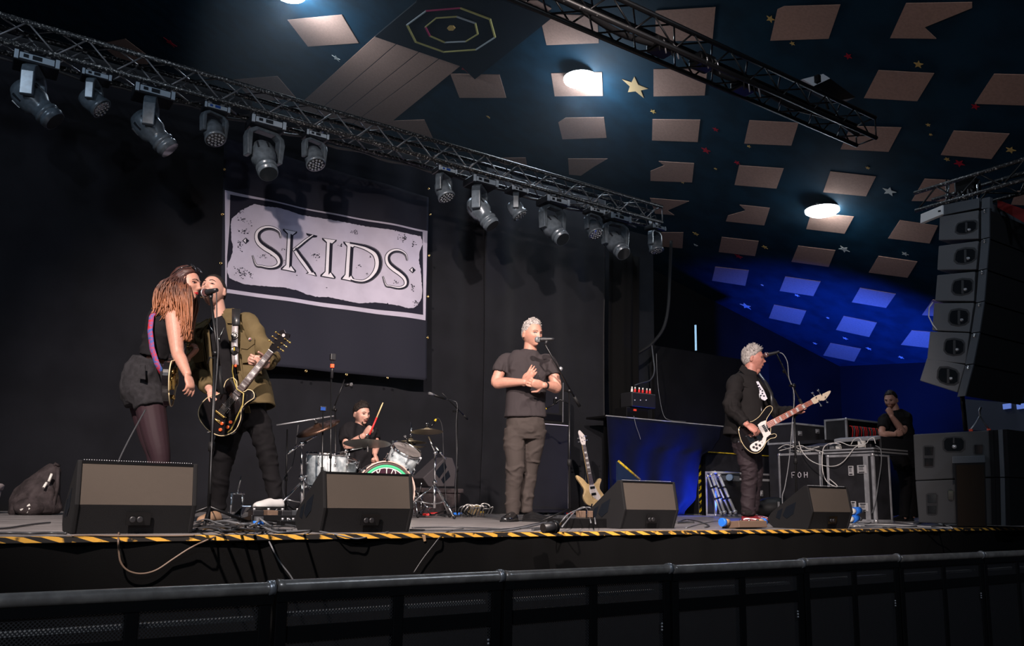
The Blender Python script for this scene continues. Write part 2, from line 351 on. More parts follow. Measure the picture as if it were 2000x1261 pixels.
# painted patches, stars and the ringed disc of the ceiling
PATCH = [
 [(562,38),(668,28),(701,83),(602,90)], [(880,143),(976,145),(989,190),(898,190)],
 [(1055,30),(1090,27),(1167,30),(1170,83),(1068,87)], [(1077,142),(1176,140),(1178,186),(1084,187)],
 [(1091,238),(1105,229),(1180,228),(1185,268),(1099,271)], [(1110,309),(1187,309),(1160,325),(1135,342),(1112,340)],
 [(195,85),(245,75),(285,105),(290,125),(240,122)], [(455,155),(542,148),(578,190),(500,200)], [(745,236),(829,233),(845,268),(790,262)],
 [(1281,20),(1398,13),(1392,78),(1281,79)], [(1277,134),(1382,134),(1377,185),(1277,187)], [(1275,232),(1368,233),(1363,276),(1274,273)],
 [(1287,314),(1356,318),(1352,355),(1271,352),(1271,333),(1298,322)], [(1270,386),(1346,392),(1304,410),(1317,419),(1280,416)], [(1290,453),(1335,453),(1333,484),(1290,480)],
 [(1519,17),(1532,11),(1642,8),(1619,74),(1505,78)], [(1464,234),(1560,239),(1546,283),(1454,279)], [(1444,322),(1531,328),(1517,367),(1435,360)],
 [(1445,399),(1504,405),(1493,439),(1418,431),(1422,420),(1457,410)], [(1410,462),(1482,470),(1475,499),(1404,491)], [(1397,520),(1463,527),(1456,557),(1391,547)],
 [(1770,5),(1899,3),(1899,14),(1806,52),(1829,74),(1739,73)], [(1716,136),(1825,142),(1792,196),(1688,190)], [(1662,245),(1761,248),(1736,295),(1642,290)],
 [(1622,334),(1711,344),(1692,382),(1608,374)], [(1585,414),(1668,422),(1650,455),(1575,446)], [(1559,479),(1632,488),(1619,520),(1546,510)],
 [(1534,539),(1603,549),(1589,577),(1523,567)], [(1512,594),(1575,606),(1563,633),(1502,620)],
 [(1942,143),(2060,146),(2050,206),(1904,201)], [(1863,254),(1972,260),(1937,309),(1838,301)], [(1806,348),(1874,352),(1868,392),(1781,391)],
 [(1758,429),(1832,440),(1816,474),(1735,464)], [(1716,499),(1792,510),(1773,541),(1697,531)], [(1680,561),(1750,573),(1731,600),(1664,589)],
 [(1648,616),(1713,629),(1698,657),(1633,643)], [(1622,669),(1682,680),(1669,705),(1608,693)],
 [(1822,584),(1890,594),(1875,620),(1801,614)], [(1781,644),(1850,650),(1838,681),(1760,672)],
 [(950,0),(1050,0),(1078,16),(1046,36)], [(960,308),(1027,307),(1030,325),(985,320)], [(1985,372),(2030,370),(2020,400),(1975,398)],
]
mb = MB()
for P in PATCH: mb.prism([ce(x, y, .004) for x, y in P], -CEN*.008)
struct('trim_3', mb, 'ceiling_patch', label='pinkish tan painted squares scattered over the sloping ceiling')
mb = MB()
E0 = [(735,67),(778,82),(822,98),(862,111),(904,125)]; E1 = [(572,215),(612,225),(655,232),(690,240),(735,262)]
for i in range(4):
    a, b, c, d = E0[i], E0[i+1], E1[i+1], E1[i]; g = .8
    mb.prism([ce(a[0]+g, a[1]+.4, .004), ce(b[0]-g, b[1]-.4, .004), ce(c[0]-g, c[1], .004), ce(d[0]+g, d[1], .004)], -CEN*.01)
struct('trim_4', mb, 'ceiling_patch', label='long tan boarded strip on the ceiling running up to the ringed disc')
mb = MB(); mb.prism([ce(x, y, .003) for x, y in [(735,67),(815,0),(985,-5),(1080,30),(930,150),(904,125)]], -CEN*.05)
struct('trim_5', mb, 'dark_disc', label='black six-sided recess on the ceiling under the coloured rings')
def ring(pts, cols, name, wd, lab):
    mbs = {}
    n = len(pts); cx = sum(p[0] for p in pts)/n; cy = sum(p[1] for p in pts)/n
    for i in range(n):
        a, b = pts[i], pts[(i+1) % n]
        mbq = mbs.setdefault(cols[i % len(cols)], MB()); k = wd
        q = [a, b, (b[0]+(cx-b[0])*k, b[1]+(cy-b[1])*k), (a[0]+(cx-a[0])*k, a[1]+(cy-a[1])*k)]
        mbq.prism([ce(x, y, .056) for x, y in q], -CEN*.02)
    keys = list(mbs); out = MB()
    for j, kx in enumerate(keys): mbs[kx].m = [j]*len(mbs[kx].m); out.join(mbs[kx])
    return struct(name, out, keys, label=lab)
ring([(835,14),(903,8),(962,30),(972,66),(934,91),(870,96),(814,76),(797,42)], ['neon_pink','neon_yellow','neon_yellow','neon_white','neon_yellow','neon_yellow','neon_yellow','neon_white'], 'trim_6', .035, 'outer coloured eight-sided ring on the ceiling recess')
ring([(855,28),(896,25),(933,38),(938,60),(914,75),(872,77),(842,64),(833,46)], ['neon_yellow','neon_white','neon_yellow','neon_yellow','neon_white','neon_yellow','neon_pink','neon_yellow'], 'trim_7', .05, 'inner coloured eight-sided ring on the ceiling recess')
mb = MB(); c0 = ce(885, 48, .056)
ex = (ce(895, 48, .056)-c0); ey = ey_ = (ce(885, 54, .056)-c0)
mb.prism([c0 + ex*math.cos(a*math.pi/3)*.8 + ey*math.sin(a*math.pi/3)*.8 for a in range(6)], -CEN*.02)
struct('trim_8', mb, 'star_yellow', label='small yellow hexagon in the middle of the rings')
def stars(spec, name, mat, lab):
    mb = MB()
    for x, y, r in spec:
        c = ce(x, y, .004); e1 = (ce(x+1, y, .004)-c); e1.normalize(); e2 = CEN.cross(e1); pts = []
        D = (c-CAMP).length/CAM_F*r; ph = random.random()*1.2
        for i in range(10):
            a = ph + i*math.pi/5; q = D if i % 2 == 0 else D*.42; pts.append(c + e1*q*math.cos(a) + e2*q*math.sin(a)*1.2)
        mb.prism(pts, -CEN*.006)
    struct(name, mb, mat, label=lab)
stars([(657,113,8),(1737,373,12),(1649,486,10),(1457,597,11),(1557,576,5),(1768,495,6),(1598,398,4),(1651,660,5),(1697,680,5),(1359,478,4),(1489,556,3),(1617,620,3),(1592,670,4),(1760,697,5)], 'trim_9', 'star_white', 'scattered small white stars on the ceiling')
stars([(1241,169,26)], 'trim_10', 'star_tan', 'large tan five-pointed star on the ceiling between the lamps')
stars([(1505,36,8),(1548,84,5),(1794,125,8),(1276,217,6),(1463,285,4),(1398,329,3),(1695,327,4),(1813,243,4),(1818,262,3),(1974,292,8),(1333,355,4),(1359,456,6),(1494,482,6),(954,228,4),(1850,310,5)], 'trim_11', 'star_yellow', 'scattered small yellow stars on the ceiling')
stars([(333,83,11),(908,133,10),(1657,109,7),(1905,207,7),(1398,252,6),(1379,293,9),(1440,317,6),(1874,318,9),(1443,500,8)], 'trim_12', 'star_red', 'scattered small red stars on the ceiling')
# house lamps on the ceiling
def house_lamp(x, y, off, lab, P):
    c = ce(x, y, off); S = 1.75; t = thing('high_bay_lamp', lab, 'lamp', c, 'cold white house lamps')
    Mx = Matrix.Translation(c) @ Matrix.Rotation(math.pi, 4, 'X')
    build('housing', MB().lathe([(.03, -.12), (.05, -.11), (.07, -.03), (.20, -.01), (.262, .005), (.265, .02)], Mx, 28), 'fixture_dark', t)
    build('hanger', MB().rod(c+V((0, 0, .1)), c+V((0, 0, .14)), .012), 'steel', t)
    build('lens_dome', MB().lathe([(.262, .02), (.255, .05), (.20, .085), (.10, .11), (0.0, .12)], Mx, 28), 'lamp_glow', t)
    point('house_lamp_light', c - V((0, 0, .42)), P, (.66, .82, 1), .2)
house_lamp(1137, 146, .05, 'bright round house lamp above the centre microphone, left of the tan star', 85)
house_lamp(1608, 402, .05, 'bright round house lamp on the lower slope near the hanging speakers', 14)
house_lamp(570, -20, .05, 'bright round house lamp cut off by the top edge above the stage truss', 150)
# ------------------------------------------------------------------ drapes
def wave(x, seedv=0, A=.045): return A*math.sin(x*2.3+seedv)*.7 + A*.6*math.sin(x*5.9+1.3+seedv) + A*.25*math.sin(x*13.7+.4+seedv)
CY = 5.6
def drape(x0, x1, z1, Y, mat, name, lab, A=.045, k=1, s=0):
    g = []; n = int((x1-x0)/.035*k)
    for i in range(n+1):
        x = x0 + (x1-x0)*i/n
        g.append([V((x + .02*math.sin(z*1.1+x), Y + wave(x*k, s, A)*(1.0 if z > .3 else 1.25) + .015*noise.noise(V((x*1.5, z*1.3, s))), z)) for z in [j*z1/24 for j in range(25)]])
    return tag(build(name, MB().sheet(g), mat, solid=.004), lab, 'curtain')
xr = atY(1193, 900, CY).x
drape(-3.2, 2.6, 5.05, CY, 'drape', 'back_curtain', 'wide black back curtain hanging behind the two guitarists at left', .022)
drape(2.2, 6.3, 5.05, CY+.1, 'drape', 'back_curtain', 'black back curtain hanging behind the white lettered banner and the drum kit', .025, 1, 2)
drape(6.1, xr-.15, 5.05, CY, 'drape', 'back_curtain', 'black back curtain hanging behind the man in the grey t-shirt', .03, 1, 4)
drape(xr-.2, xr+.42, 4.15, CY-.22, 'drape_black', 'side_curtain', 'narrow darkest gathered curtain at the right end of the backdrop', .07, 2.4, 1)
# ------------------------------------------------------------------ the lettered banner
BY = 5.40
def bw(x, z): return .022*math.sin(x*3.1+.8*z) + .012*math.sin(x*8+z*1.7) + .05*max(0, (1.9-z))*.35*math.sin(x*2.1+z*3)
def bp(zx, zy, off=0):                                   # from pixels of the photo's banner crop
    p = atY(420+zx/3.1523, 360+zy/3.1523, BY); p.y = BY + bw(p.x, p.z) - off; return p
ban = thing('banner', 'black cloth banner with white framed slab lettering hung on the back curtain', 'banner', atY(640, 730, BY))
tl = atY(437, 268, BY); tr = atY(837, 385, BY); br = atY(832, 743, BY); bl = atY(428, 705, BY)
g = []
for i in range(81):
    u = i/80; row = []
    for j in range(61):
        t = j/60; a = tl.lerp(tr, u); b = bl.lerp(br, u); p = b.lerp(a, t); q = V((p.x, BY + bw(p.x, p.z), p.z)); row.append(q)
    g.append(row)
build('cloth', MB().sheet(g), 'banner_cloth', ban, solid=.003)
def subdiv_poly(pts, step=14):
    out = []
    for i in range(len(pts)):
        a, b = pts[i], pts[(i+1) % len(pts)]; n = max(1, int(math.dist(a, b)/step))
        for k in range(n): out.append((a[0]+(b[0]-a[0])*k/n, a[1]+(b[1]-a[1])*k/n))
    return out
from mathutils.geometry import delaunay_2d_cdt
def inside(p, poly):
    c = False; n = len(poly)
    for i in range(n):
        (x1, y1), (x2, y2) = poly[i], poly[i-1]
        if (y1 > p[1]) != (y2 > p[1]) and p[0] < (x2-x1)*(p[1]-y1)/(y2-y1)+x1: c = not c
    return c
def print_poly(mb, pts, off, step=14, grid=22, fn=None):        # ink lying on the waving cloth
    fn = fn or bp; pts = subdiv_poly(pts, step); xs = [p[0] for p in pts]; ys = [p[1] for p in pts]
    vs = [V((p[0], p[1])) for p in pts]
    if grid:
        x = min(xs)
        while x < max(xs):
            y = min(ys)
            while y < max(ys):
                if inside((x, y), pts): vs.append(V((x, y)))
                y += grid
            x += grid
    n = len(pts); r = delaunay_2d_cdt(vs, [], [list(range(n))], 1, 1e-4)
    mb.add([fn(q[0], q[1], off) for q in r[0]], [list(f) for f in r[2]], True)
def rough(pts, amp=3.2, step=7):
    out = []
    for p in subdiv_poly(pts, step): out.append((p[0]+random.uniform(-amp, amp), p[1]+random.uniform(-amp, amp)))
    return out
mb = MB(); outer = [(57,38),(400,113),(800,190),(1307,287),(1300,560),(1292,838),(1000,797),(700,755),(400,715),(60,668)]
print_poly(mb, outer, .006); build('frame_print', mb, 'print_light', ban, label='pale lilac outer frame stripe')
mb = MB(); print_poly(mb, [(90,66),(400,122),(800,200),(1276,293),(1278,560),(1276,804),(1000,770),(700,730),(400,692),(68,645),(70,450),(86,250)], .010)
build('field_print', mb, 'print_dark', ban)
SLAB = [(98,215),(160,160),(235,125),(300,140),(400,150),(520,185),(620,200),(700,215),(860,245),(1000,272),(1080,285),(1150,300),(1265,322),(1275,370),(1255,420),(1250,470),(1262,530),(1265,590),(1272,650),(1268,700),(1240,745),(1210,765),(1180,767),(1120,748),(1060,738),(990,725),(880,732),(790,712),(700,692),(620,690),(560,676),(500,655),(430,640),(300,628),(180,618),(130,600),(85,580),(70,540),(72,500),(90,460),(103,420),(106,380),(95,340),(96,300),(92,260)]
mb = MB(); print_poly(mb, rough(SLAB, 1.8, 9), .014, 60); build('slab_print', mb, 'print_light', ban, label='ragged pale slab behind the letters')
# the letters: strokes with a dark rim, white body and black shaded side
def ribbon(cl, wl, wr):
    L_, R_ = [], []; n = len(cl)
    for i, (x, y) in enumerate(cl):
        a = cl[max(i-1, 0)]; b = cl[min(i+1, n-1)]; d = math.hypot(b[0]-a[0], b[1]-a[1]) or 1; nx, ny = -(b[1]-a[1])/d, (b[0]-a[0])/d
        l = wl[i] if isinstance(wl, list) else wl; r = wr[i] if isinstance(wr, list) else wr
        L_.append((x+nx*l, y+ny*l)); R_.append((x-nx*r, y-ny*r))
    return L_ + R_[::-1]
def spline(p, k=5):
    out = []
    for i in range(len(p)-1):
        a = p[max(i-1, 0)]; b = p[i]; c = p[i+1]; d = p[min(i+2, len(p)-1)]
        for j in range(k):
            t = j/k; out.append(tuple(.5*(2*b[q] + (c[q]-a[q])*t + (2*a[q]-5*b[q]+4*c[q]-d[q])*t*t + (3*b[q]-a[q]-3*c[q]+d[q])*t**3) for q in range(len(b))))
    out.append(tuple(p[-1])); return out
rim, wht, shd = MB(), MB(), MB()
def stroke(p, o=3.5):                                      # (x, y, half width)
    q = spline(p); cl = [(a[0], a[1]) for a in q]; w = [a[2] for a in q]
    print_poly(rim, ribbon(cl, [a+o for a in w], [a+o for a in w]), .018, 30, 0)
    print_poly(wht, ribbon(cl, [a*.98 for a in w], [a*.98 for a in w]), .021, 30, 0)
    print_poly(shd, ribbon(cl, [-a*.02 for a in w], [a*.92 for a in w]), .024, 30, 0)
def letterS(dx, dy, k):
    P = [(398,335,3),(388,300,7),(360,280,9),(325,272,11),(290,278,13),(262,300,15),(256,330,16),(270,362,18),(305,392,19),(345,418,19),(380,448,18),(392,478,16),(384,502,13),(355,516,9),(320,517,7),(280,508,6),(248,500,5),(226,440,2)]
    stroke([(dx+(x-320)*k[0], dy+(y-395)*k[1]+(x-320)*k[2], w*k[0]) for x, y, w in P])
letterS(320, 395, (1, 1, 0)); letterS(1108, 527, (.84, .93, .02))
def poly(mbq, pts, off): print_poly(mbq, pts, off, 30, 0)
def stem(x0, y0, x1, y1, w, s):                            # slab-serifed upright stem
    out = [(x0-s, y0-10),(x0+s, y0+4),(x0+s-4, y0+14),(x0+w+2, y0+30),(x1+w+3, y1-28),(x1+s+2, y1+2),(x1+s-2, y1+14),(x1-s-2, y1-2),(x1-s, y1-14),(x1-w-2, y1-34),(x0-w-2, y0+22),(x0-s+2, y0+2)]
    poly(rim, [(x+(1.5 if x > (x0+x1)/2 else -1.5)*2, y) for x, y in out], .018)
    poly(wht, [(x0-s+6, y0-5),(x0+s-6, y0+6),(x0+w, y0+26),(x1+w, y1-26),(x1+s-5, y1+8),(x1-s+4, y1-6),(x1-w, y1-32),(x0-w, y0+18)], .021)
    poly(shd, [(x0+1, y0+20),(x0+w, y0+26),(x1+w, y1-26),(x1+2, y1-12)], .024)
stem(458, 288, 446, 532, 15, 44); stem(704, 338, 696, 568, 15, 42); stem(830, 362, 818, 588, 17, 40)
stroke([(606,312,5),(560,345,8),(520,378,9),(478,410,8)]); poly(rim, [(560,298),(632,314),(628,324),(600,326),(566,312)], .018)
stroke([(486,398,14),(520,445,17),(560,495,18),(596,545,15)]); poly(rim, [(556,548),(630,566),(620,540),(596,528)], .018); poly(wht, [(566,550),(620,560),(600,536)], .021)
stroke([(826,366,8),(880,376,10),(935,392,15),(985,425,19),(1003,475,20),(995,530,19),(960,575,14),(915,597,9),(870,596,8),(832,586,8)])
for cx, cy in ((185, 350), (1207, 531)):
    poly(rim, [(cx-22, cy), (cx, cy-20), (cx+22, cy), (cx, cy+20)], .018); poly(wht, [(cx-15, cy), (cx, cy-14), (cx, cy+13)], .021)
build('letter_rim', rim, 'print_dark', ban); build('letter_face', wht, 'print_white', ban); build('letter_shade', shd, 'print_dark', ban)
sp = MB()
for cx, cy, rx, ry, n in [(165,215,30,16,16),(175,290,34,18,22),(215,240,12,14,6),(150,380,20,40,22),(160,545,40,30,50),(215,560,26,22,14),(285,445,42,12,18),(625,435,26,22,24),(860,292,26,16,20),(775,375,14,14,9),(890,505,20,10,10),(935,550,9,9,5),(955,445,10,5,4),(1105,603,18,14,10),(1150,330,26,24,32),(1215,365,14,24,16),(1120,290,36,7,10),(1205,640,10,30,14),(1230,730,20,16,22),(400,150,34,6,8),(150,165,40,22,14),(420,405,30,12,8),(690,636,5,5,2),(500,560,4,4,2),(420,470,20,20,5),(1060,735,4,4,2)]:
    for _ in range(n):
        x = random.gauss(cx, rx*.5); y = random.gauss(cy, ry*.5); r = random.uniform(2, 5.5); a0 = random.random()*6
        poly(sp, [(x+r*random.uniform(.5, 1.3)*math.cos(a0+a), y+r*random.uniform(.4, 1)*math.sin(a0+a)) for a in (0, 1.2, 2.4, 3.7, 5)], .016)
build('speckle_print', sp, 'print_dark', ban)
for i, (x, y) in enumerate([(437,332),(433,420),(430,515),(838,420),(836,500),(834,580),(833,660),(596,725),(675,732),(755,738),(835,370)]):
    c = atY(x, y, BY); c.y -= .03; Mx = Matrix.Translation(c) @ Matrix.Rotation(math.pi/2, 4, 'X')
    build('eyelet', MB().lathe([(.007, 0), (.009, .006), (.016, .006), (.018, 0)], Mx, 12), 'brass', ban)
# ------------------------------------------------------------------ trusses
def truss(name, lab, x0, x1, Y, Z, s, pitch, cr, brr, mats, axis='X', group=None):
    base = V((x0, Y, Z)); t = thing(name, lab, 'truss', base, group); cnt = [0]; extra = MB()
    ax = V((1, 0, 0)) if axis == 'X' else V((0, 1, 0)); sd = V((0, 1, 0)) if axis == 'X' else V((1, 0, 0)); L = x1-x0
    c = [base, base+sd*s, base+sd*s+ZU*s, base+ZU*s]
    for q in c: build('chord', MB().rod(q, q+ax*L, cr, 12), mats[0], t)
    for fi, (a, b) in enumerate([(0, 3), (0, 1), (1, 2), (3, 2)]):
        n = int(L/(pitch/2)); 
        for i in range(n):
            p = c[a if i % 2 == 0 else b] + ax*(i*pitch/2); q = c[b if i % 2 == 0 else a] + ax*((i+1)*pitch/2)
            if cnt[0] < 96: build('brace', MB().rod(p, q, brr, 8), mats[1], t); cnt[0] += 1
            else: extra.rod(p, q, brr, 6)
    for e in (0, L):
        for k in range(4): extra.rod(c[k]+ax*e, c[(k+1) % 4]+ax*e, brr, 6)
    build('brace', extra, mats[1], t, kind='stuff'); return t
TZ = 4.235; TY = 4.12
truss('lighting_truss', 'paint-chipped square box truss across the stage carrying the moving heads', -.6, 8.22, TY, TZ, .24, .50, .025, .0085, ('truss_worn', 'truss_brace'))
truss('lighting_truss', 'dark unlit square box truss overhead at upper right, ending above the audience', 3.0, 8.13, .68, 4.24, .24, .50, .024, .0085, ('truss_unlit', 'truss_unlit'))
# a cable run along the lower rear chord of the lit truss
mb = MB(); p = []
for i in range(90): x = -.5 + i*.095; p.append(V((x, TY+.27+.012*math.sin(i), TZ-.035+.014*math.sin(i*.9))))
mb.tube(p, .016, 7)
for i in range(26):
    x = -.3 + i*.33; q = [V((x+j*.04, TY+.12+.05*math.sin(j+i), TZ+.02+.09*abs(math.sin(j*.6+i*1.7)))) for j in range(9)]; mb.tube(q, .007, 6)
tag(build('cable_loom', mb, 'cable', solid=0), 'black cable loom tied along the lit stage truss', 'cable')
# moving heads
def head_light(px, py, big, yaw, pan, tilt, lab, lit=0):
    s = 1.0 if big else .70
    top = atY(px, py, TY+.05); top.z = TZ-.03; X = top.x
    nm = 'moving_head_spot' if big else 'moving_head_wash'
    t = thing(nm, lab, 'stage light', (X, TY+.05, TZ-.03), 'moving head lights under the stage truss')
    o = V((X, TY+.06, TZ-.03)); Ry = Matrix.Rotation(yaw, 4, 'Z'); W = Matrix.Translation(o) @ Ry
    mb = MB()
    for d in (-.09, .09): mb.box((d*s, 0, -.015), (.035, .05, .07)); mb.lathe([(.033, -.02), (.040, -.02), (.040, .02), (.033, .02)], Matrix.Translation((d*s, 0, .03)) @ Matrix.Rotation(math.pi/2, 4, 'Y'), 14)
    build('clamp', mb.xf(W), 'steel', t)
    mb = MB(); mb.box((0, 0, -.095*s), (.37*s, .26*s, .095*s)); bs = build('base', mb.xf(W), 'fixture_dark', t, bevel=.012)
    mb = MB()
    for d in (-1, 1): mb.box((d*.165*s, -.135*s, -.095*s), (.035*s, .02*s, .085*s))
    mb.box((0, -.134*s, -.095*s), (.28*s, .012*s, .06*s)); build('control_panel', mb.xf(W), 'lcd', bs, bevel=.004)
    mb = MB(); mb.box((0, -.143*s, -.095*s), (.075*s, .006, .038*s)); mb.box((-.09*s, -.143*s, -.095*s), (.04*s, .006, .03*s)); build('display', mb.xf(W), 'lcd_blue' if lit else 'fixture_dark', bs)
    P = Matrix.Translation(o + V((0, 0, -.145*s))) @ Matrix.Rotation(pan, 4, 'Z')
    mb = MB(); w_, h_, th = .20*s, .33*s, .045*s                       # yoke: chamfered inverted U
    pr = [(-w_, -h_), (-w_-th*.4, -h_*.35), (-w_, -.05*s), (-w_*.6, 0), (w_*.6, 0), (w_, -.05*s), (w_+th*.4, -h_*.35), (w_, -h_), (w_-th, -h_), (w_-th, -.075*s), (w_*.5, -.035*s), (-w_*.5, -.035*s), (-w_+th, -.075*s), (-w_+th, -h_)]
    mb.prism([V((x, -.055*s, z)) for x, z in pr], (0, .11*s, 0)); yk = build('yoke', mb.xf(P), 'fixture', t, bevel=.008)
    H = P @ Matrix.Translation((0, 0, -h_+.04*s)) @ Matrix.Rotation(tilt, 4, 'X') @ Matrix.Rotation(math.pi, 4, 'X')
    if big: prof = [(.02, -.18), (.085, -.17), (.125, -.11), (.135, -.03), (.13, .05), (.10, .10), (.098, .16), (.112, .165), (.112, .19), (.098, .195), (.098, .215), (.108, .22), (.108, .25), (.098, .255), (.098, .28)]
    else: prof = [(.03, -.16), (.12, -.14), (.145, -.06), (.145, .03), (.135, .09), (.15, .10), (.155, .15), (.14, .155)]
    hd = build('head', MB().lathe([(r*s, z*s) for r, z in prof], H, 28), 'fixture', t)
    if big:
        build('lens', MB().lathe([(.094*s, .281*s), (.085*s, .262*s), (.05*s, .270*s), (0, .274*s)], H, 24), 'lens', hd)
        mb = MB()
        for k in range(8):
            a = k*math.pi/4; mb.box((.128*s*math.cos(a), .128*s*math.sin(a), -.05*s), (.02*s, .02*s, .09*s), Matrix.Rotation(a, 4, 'Z'))
        build('vent_ribs', mb.xf(H), 'fixture_dark', hd)
    else:
        build('lens', MB().lathe([(.138*s, .156*s), (.13*s, .157*s), (0, .158*s)], H, 24), 'lens', hd)
        mb = MB()
        for r_, k in ((0, 1), (.052, 6), (.103, 12)):
            for j in range(k):
                a = 2*math.pi*j/k; mb.lathe([(.023*s, .157*s), (.020*s, .163*s), (.009*s, .172*s), (0, .174*s)], H @ Matrix.Translation((r_*s*math.cos(a), r_*s*math.sin(a), 0)), 8)
        build('lens_cells', mb, 'lens_cell', hd)
    return t
HL = [ # px of the clamp, size, base yaw, pan, tilt
 (68, 150, 1, 0, 1.25, -.85, 'first big spot head from the left, barrel pointing down to the right'),
 (186, 165, 0, 0, 1.15, -.9, 'first small wash head from the left, glittering round lens turned right'),
 (298, 198, 1, 0, 1.3, -.80, 'second big spot head from the left, pale base display and barrel down right'),
 (420, 228, 0, 0, .35, -.45, 'second small wash head from the left, clear lens facing the hall'),
 (518, 258, 1, 0, .18, -.55, 'third big spot head from the left, wide yoke and round dark lens facing out'),
 (615, 285, 0, 0, .28, -.45, 'third small wash head from the left, hanging above the banner corner'),
 (868, 355, 0, 0, .55, -.45, 'small wash head hanging just right of the banner, bright display'),
 (939, 370, 1, 0, .75, -.65, 'big spot head right of the banner, barrel leaning right'),
 (1009, 392, 0, 0, .95, -.6, 'small wash head turned right with a sparkling cell lens'),
 (1080, 405, 1, 0, .18, -.75, 'big spot head above the singer in grey, front rings facing out'),
 (1160, 412, 0, 0, .1, -.5, 'small wash head under the yellow taped part of the truss'),
 (1202, 432, 1, 0, -.05, -.75, 'big spot head second from the right end, pointing steeply down'),
 (1280, 436, 0, 0, .3, -.2, 'last small wash head at the right end of the truss, turned away'),
]
for i, a in enumerate(HL): head_light(a[0], a[1], a[2], a[3], a[4], a[5], a[6], lit=i in (3, 6))
# ================================================================== people
def long_hair_mat():
    m = mk('hair_auburn', (.10, .04, .025), .5); N = m.node_tree.nodes; L = m.node_tree.links; b = N['Principled BSDF']
    tc = N.new('ShaderNodeTexCoord'); sp = N.new('ShaderNodeSeparateXYZ'); L.new(tc.outputs['Object'], sp.inputs[0])
    mr = N.new('ShaderNodeMapRange'); mr.inputs[1].default_value = 1.70; mr.inputs[2].default_value = 1.45; L.new(sp.outputs[2], mr.inputs[0])
    nz = N.new('ShaderNodeTexNoise'); nz.inputs['Scale'].default_value = 25; L.new(tc.outputs['Object'], nz.inputs[0])
    ad = N.new('ShaderNodeMath'); ad.operation = 'ADD'; L.new(mr.outputs[0], ad.inputs[0]); s = N.new('ShaderNodeMath'); s.operation = 'MULTIPLY_ADD'; s.inputs[1].default_value = .9; s.inputs[2].default_value = -.45; L.new(nz.outputs[0], s.inputs[0]); L.new(s.outputs[0], ad.inputs[1])
    cr = N.new('ShaderNodeValToRGB'); e = cr.color_ramp.elements; e[0].position = .2; e[0].color = (.045, .016, .012, 1); e[1].position = .95; e[1].color = (.29, .105, .045, 1)
    L.new(ad.outputs[0], cr.inputs[0]); L.new(cr.outputs[0], b.inputs['Base Color'])
long_hair_mat()

def sm(a, b, x): t = max(0, min(1, (x-a)/(b-a))); return t*t*(3-2*t)
def g2(x, z, x0, z0, sx, sz): return math.exp(-((x-x0)/sx)**2 - ((z-z0)/sz)**2)
def head_pt(d, nose=1, jaw=1, grow=0):
    x, y, z = .076*d.x, .098*d.y, .120*d.z
    t = max(0, (-z-.012)/.108); x *= 1-.36*jaw*t**1.5
    if y < 0: y *= 1-.52*sm(0, 1, t); y *= 1.04
    else: y *= 1 - .10*sm(.35, 1, t)
    if z > 0 and y > 0: y *= 1 - .06*sm(0, .1, z)
    if d.y > 0 and not grow:
        f = sm(.15, .6, d.y); ax = abs(x)
        y += f*(.023*nose*g2(x, z, 0, -.030, .0105, .0125) + .011*nose*g2(x, z, 0, -.006, .0085, .019) + .006*g2(ax, z, .0125, -.036, .006, .006)
              - .0115*g2(ax, z, .031, .001, .0155, .0105) + .006*g2(ax, z, .028, .022, .022, .0065) + .0055*g2(ax, z, .046, -.022, .018, .016)
              + .0045*g2(x, z, 0, -.0585, .021, .0045) + .005*g2(x, z, 0, -.0685, .018, .005) - .004*g2(x, z, 0, -.0635, .020, .0018) - .004*g2(x, z, 0, -.079, .018, .005)
              + .024*g2(x, z, 0, -.098, .027, .020) + .007*g2(x, z, 0, -.070, .034, .024) - .004*g2(ax, z, .030, -.058, .008, .018))
    return V((x, y, z))
def head_surf(x, z, out=0):                                  # point of the face surface at (x, z)
    lo, hi = 0.0, 1.0
    dz = max(-.98, min(.98, z/.120)); t = max(0, (-z-.012)/.108); xx = x/(1-.36*t**1.5)/.076; r = math.sqrt(max(.01, 1-dz*dz)); dx = max(-.97*r, min(.97*r, xx))
    dy = math.sqrt(max(0, 1-dz*dz-dx*dx)); p = head_pt(V((dx, dy, dz))); return V((p.x, p.y+out, p.z))
def sphere_dirs(n, m):
    for i in range(m+1):
        t = math.pi*i/m
        for j in range(n): a = 2*math.pi*j/n; yield V((math.sin(t)*math.cos(a), math.sin(t)*math.sin(a), math.cos(t)))
def grid_faces(n, m): return [(i*n+j, (i+1)*n+j, (i+1)*n+(j+1) % n, i*n+(j+1) % n) for i in range(m) for j in range(n)]
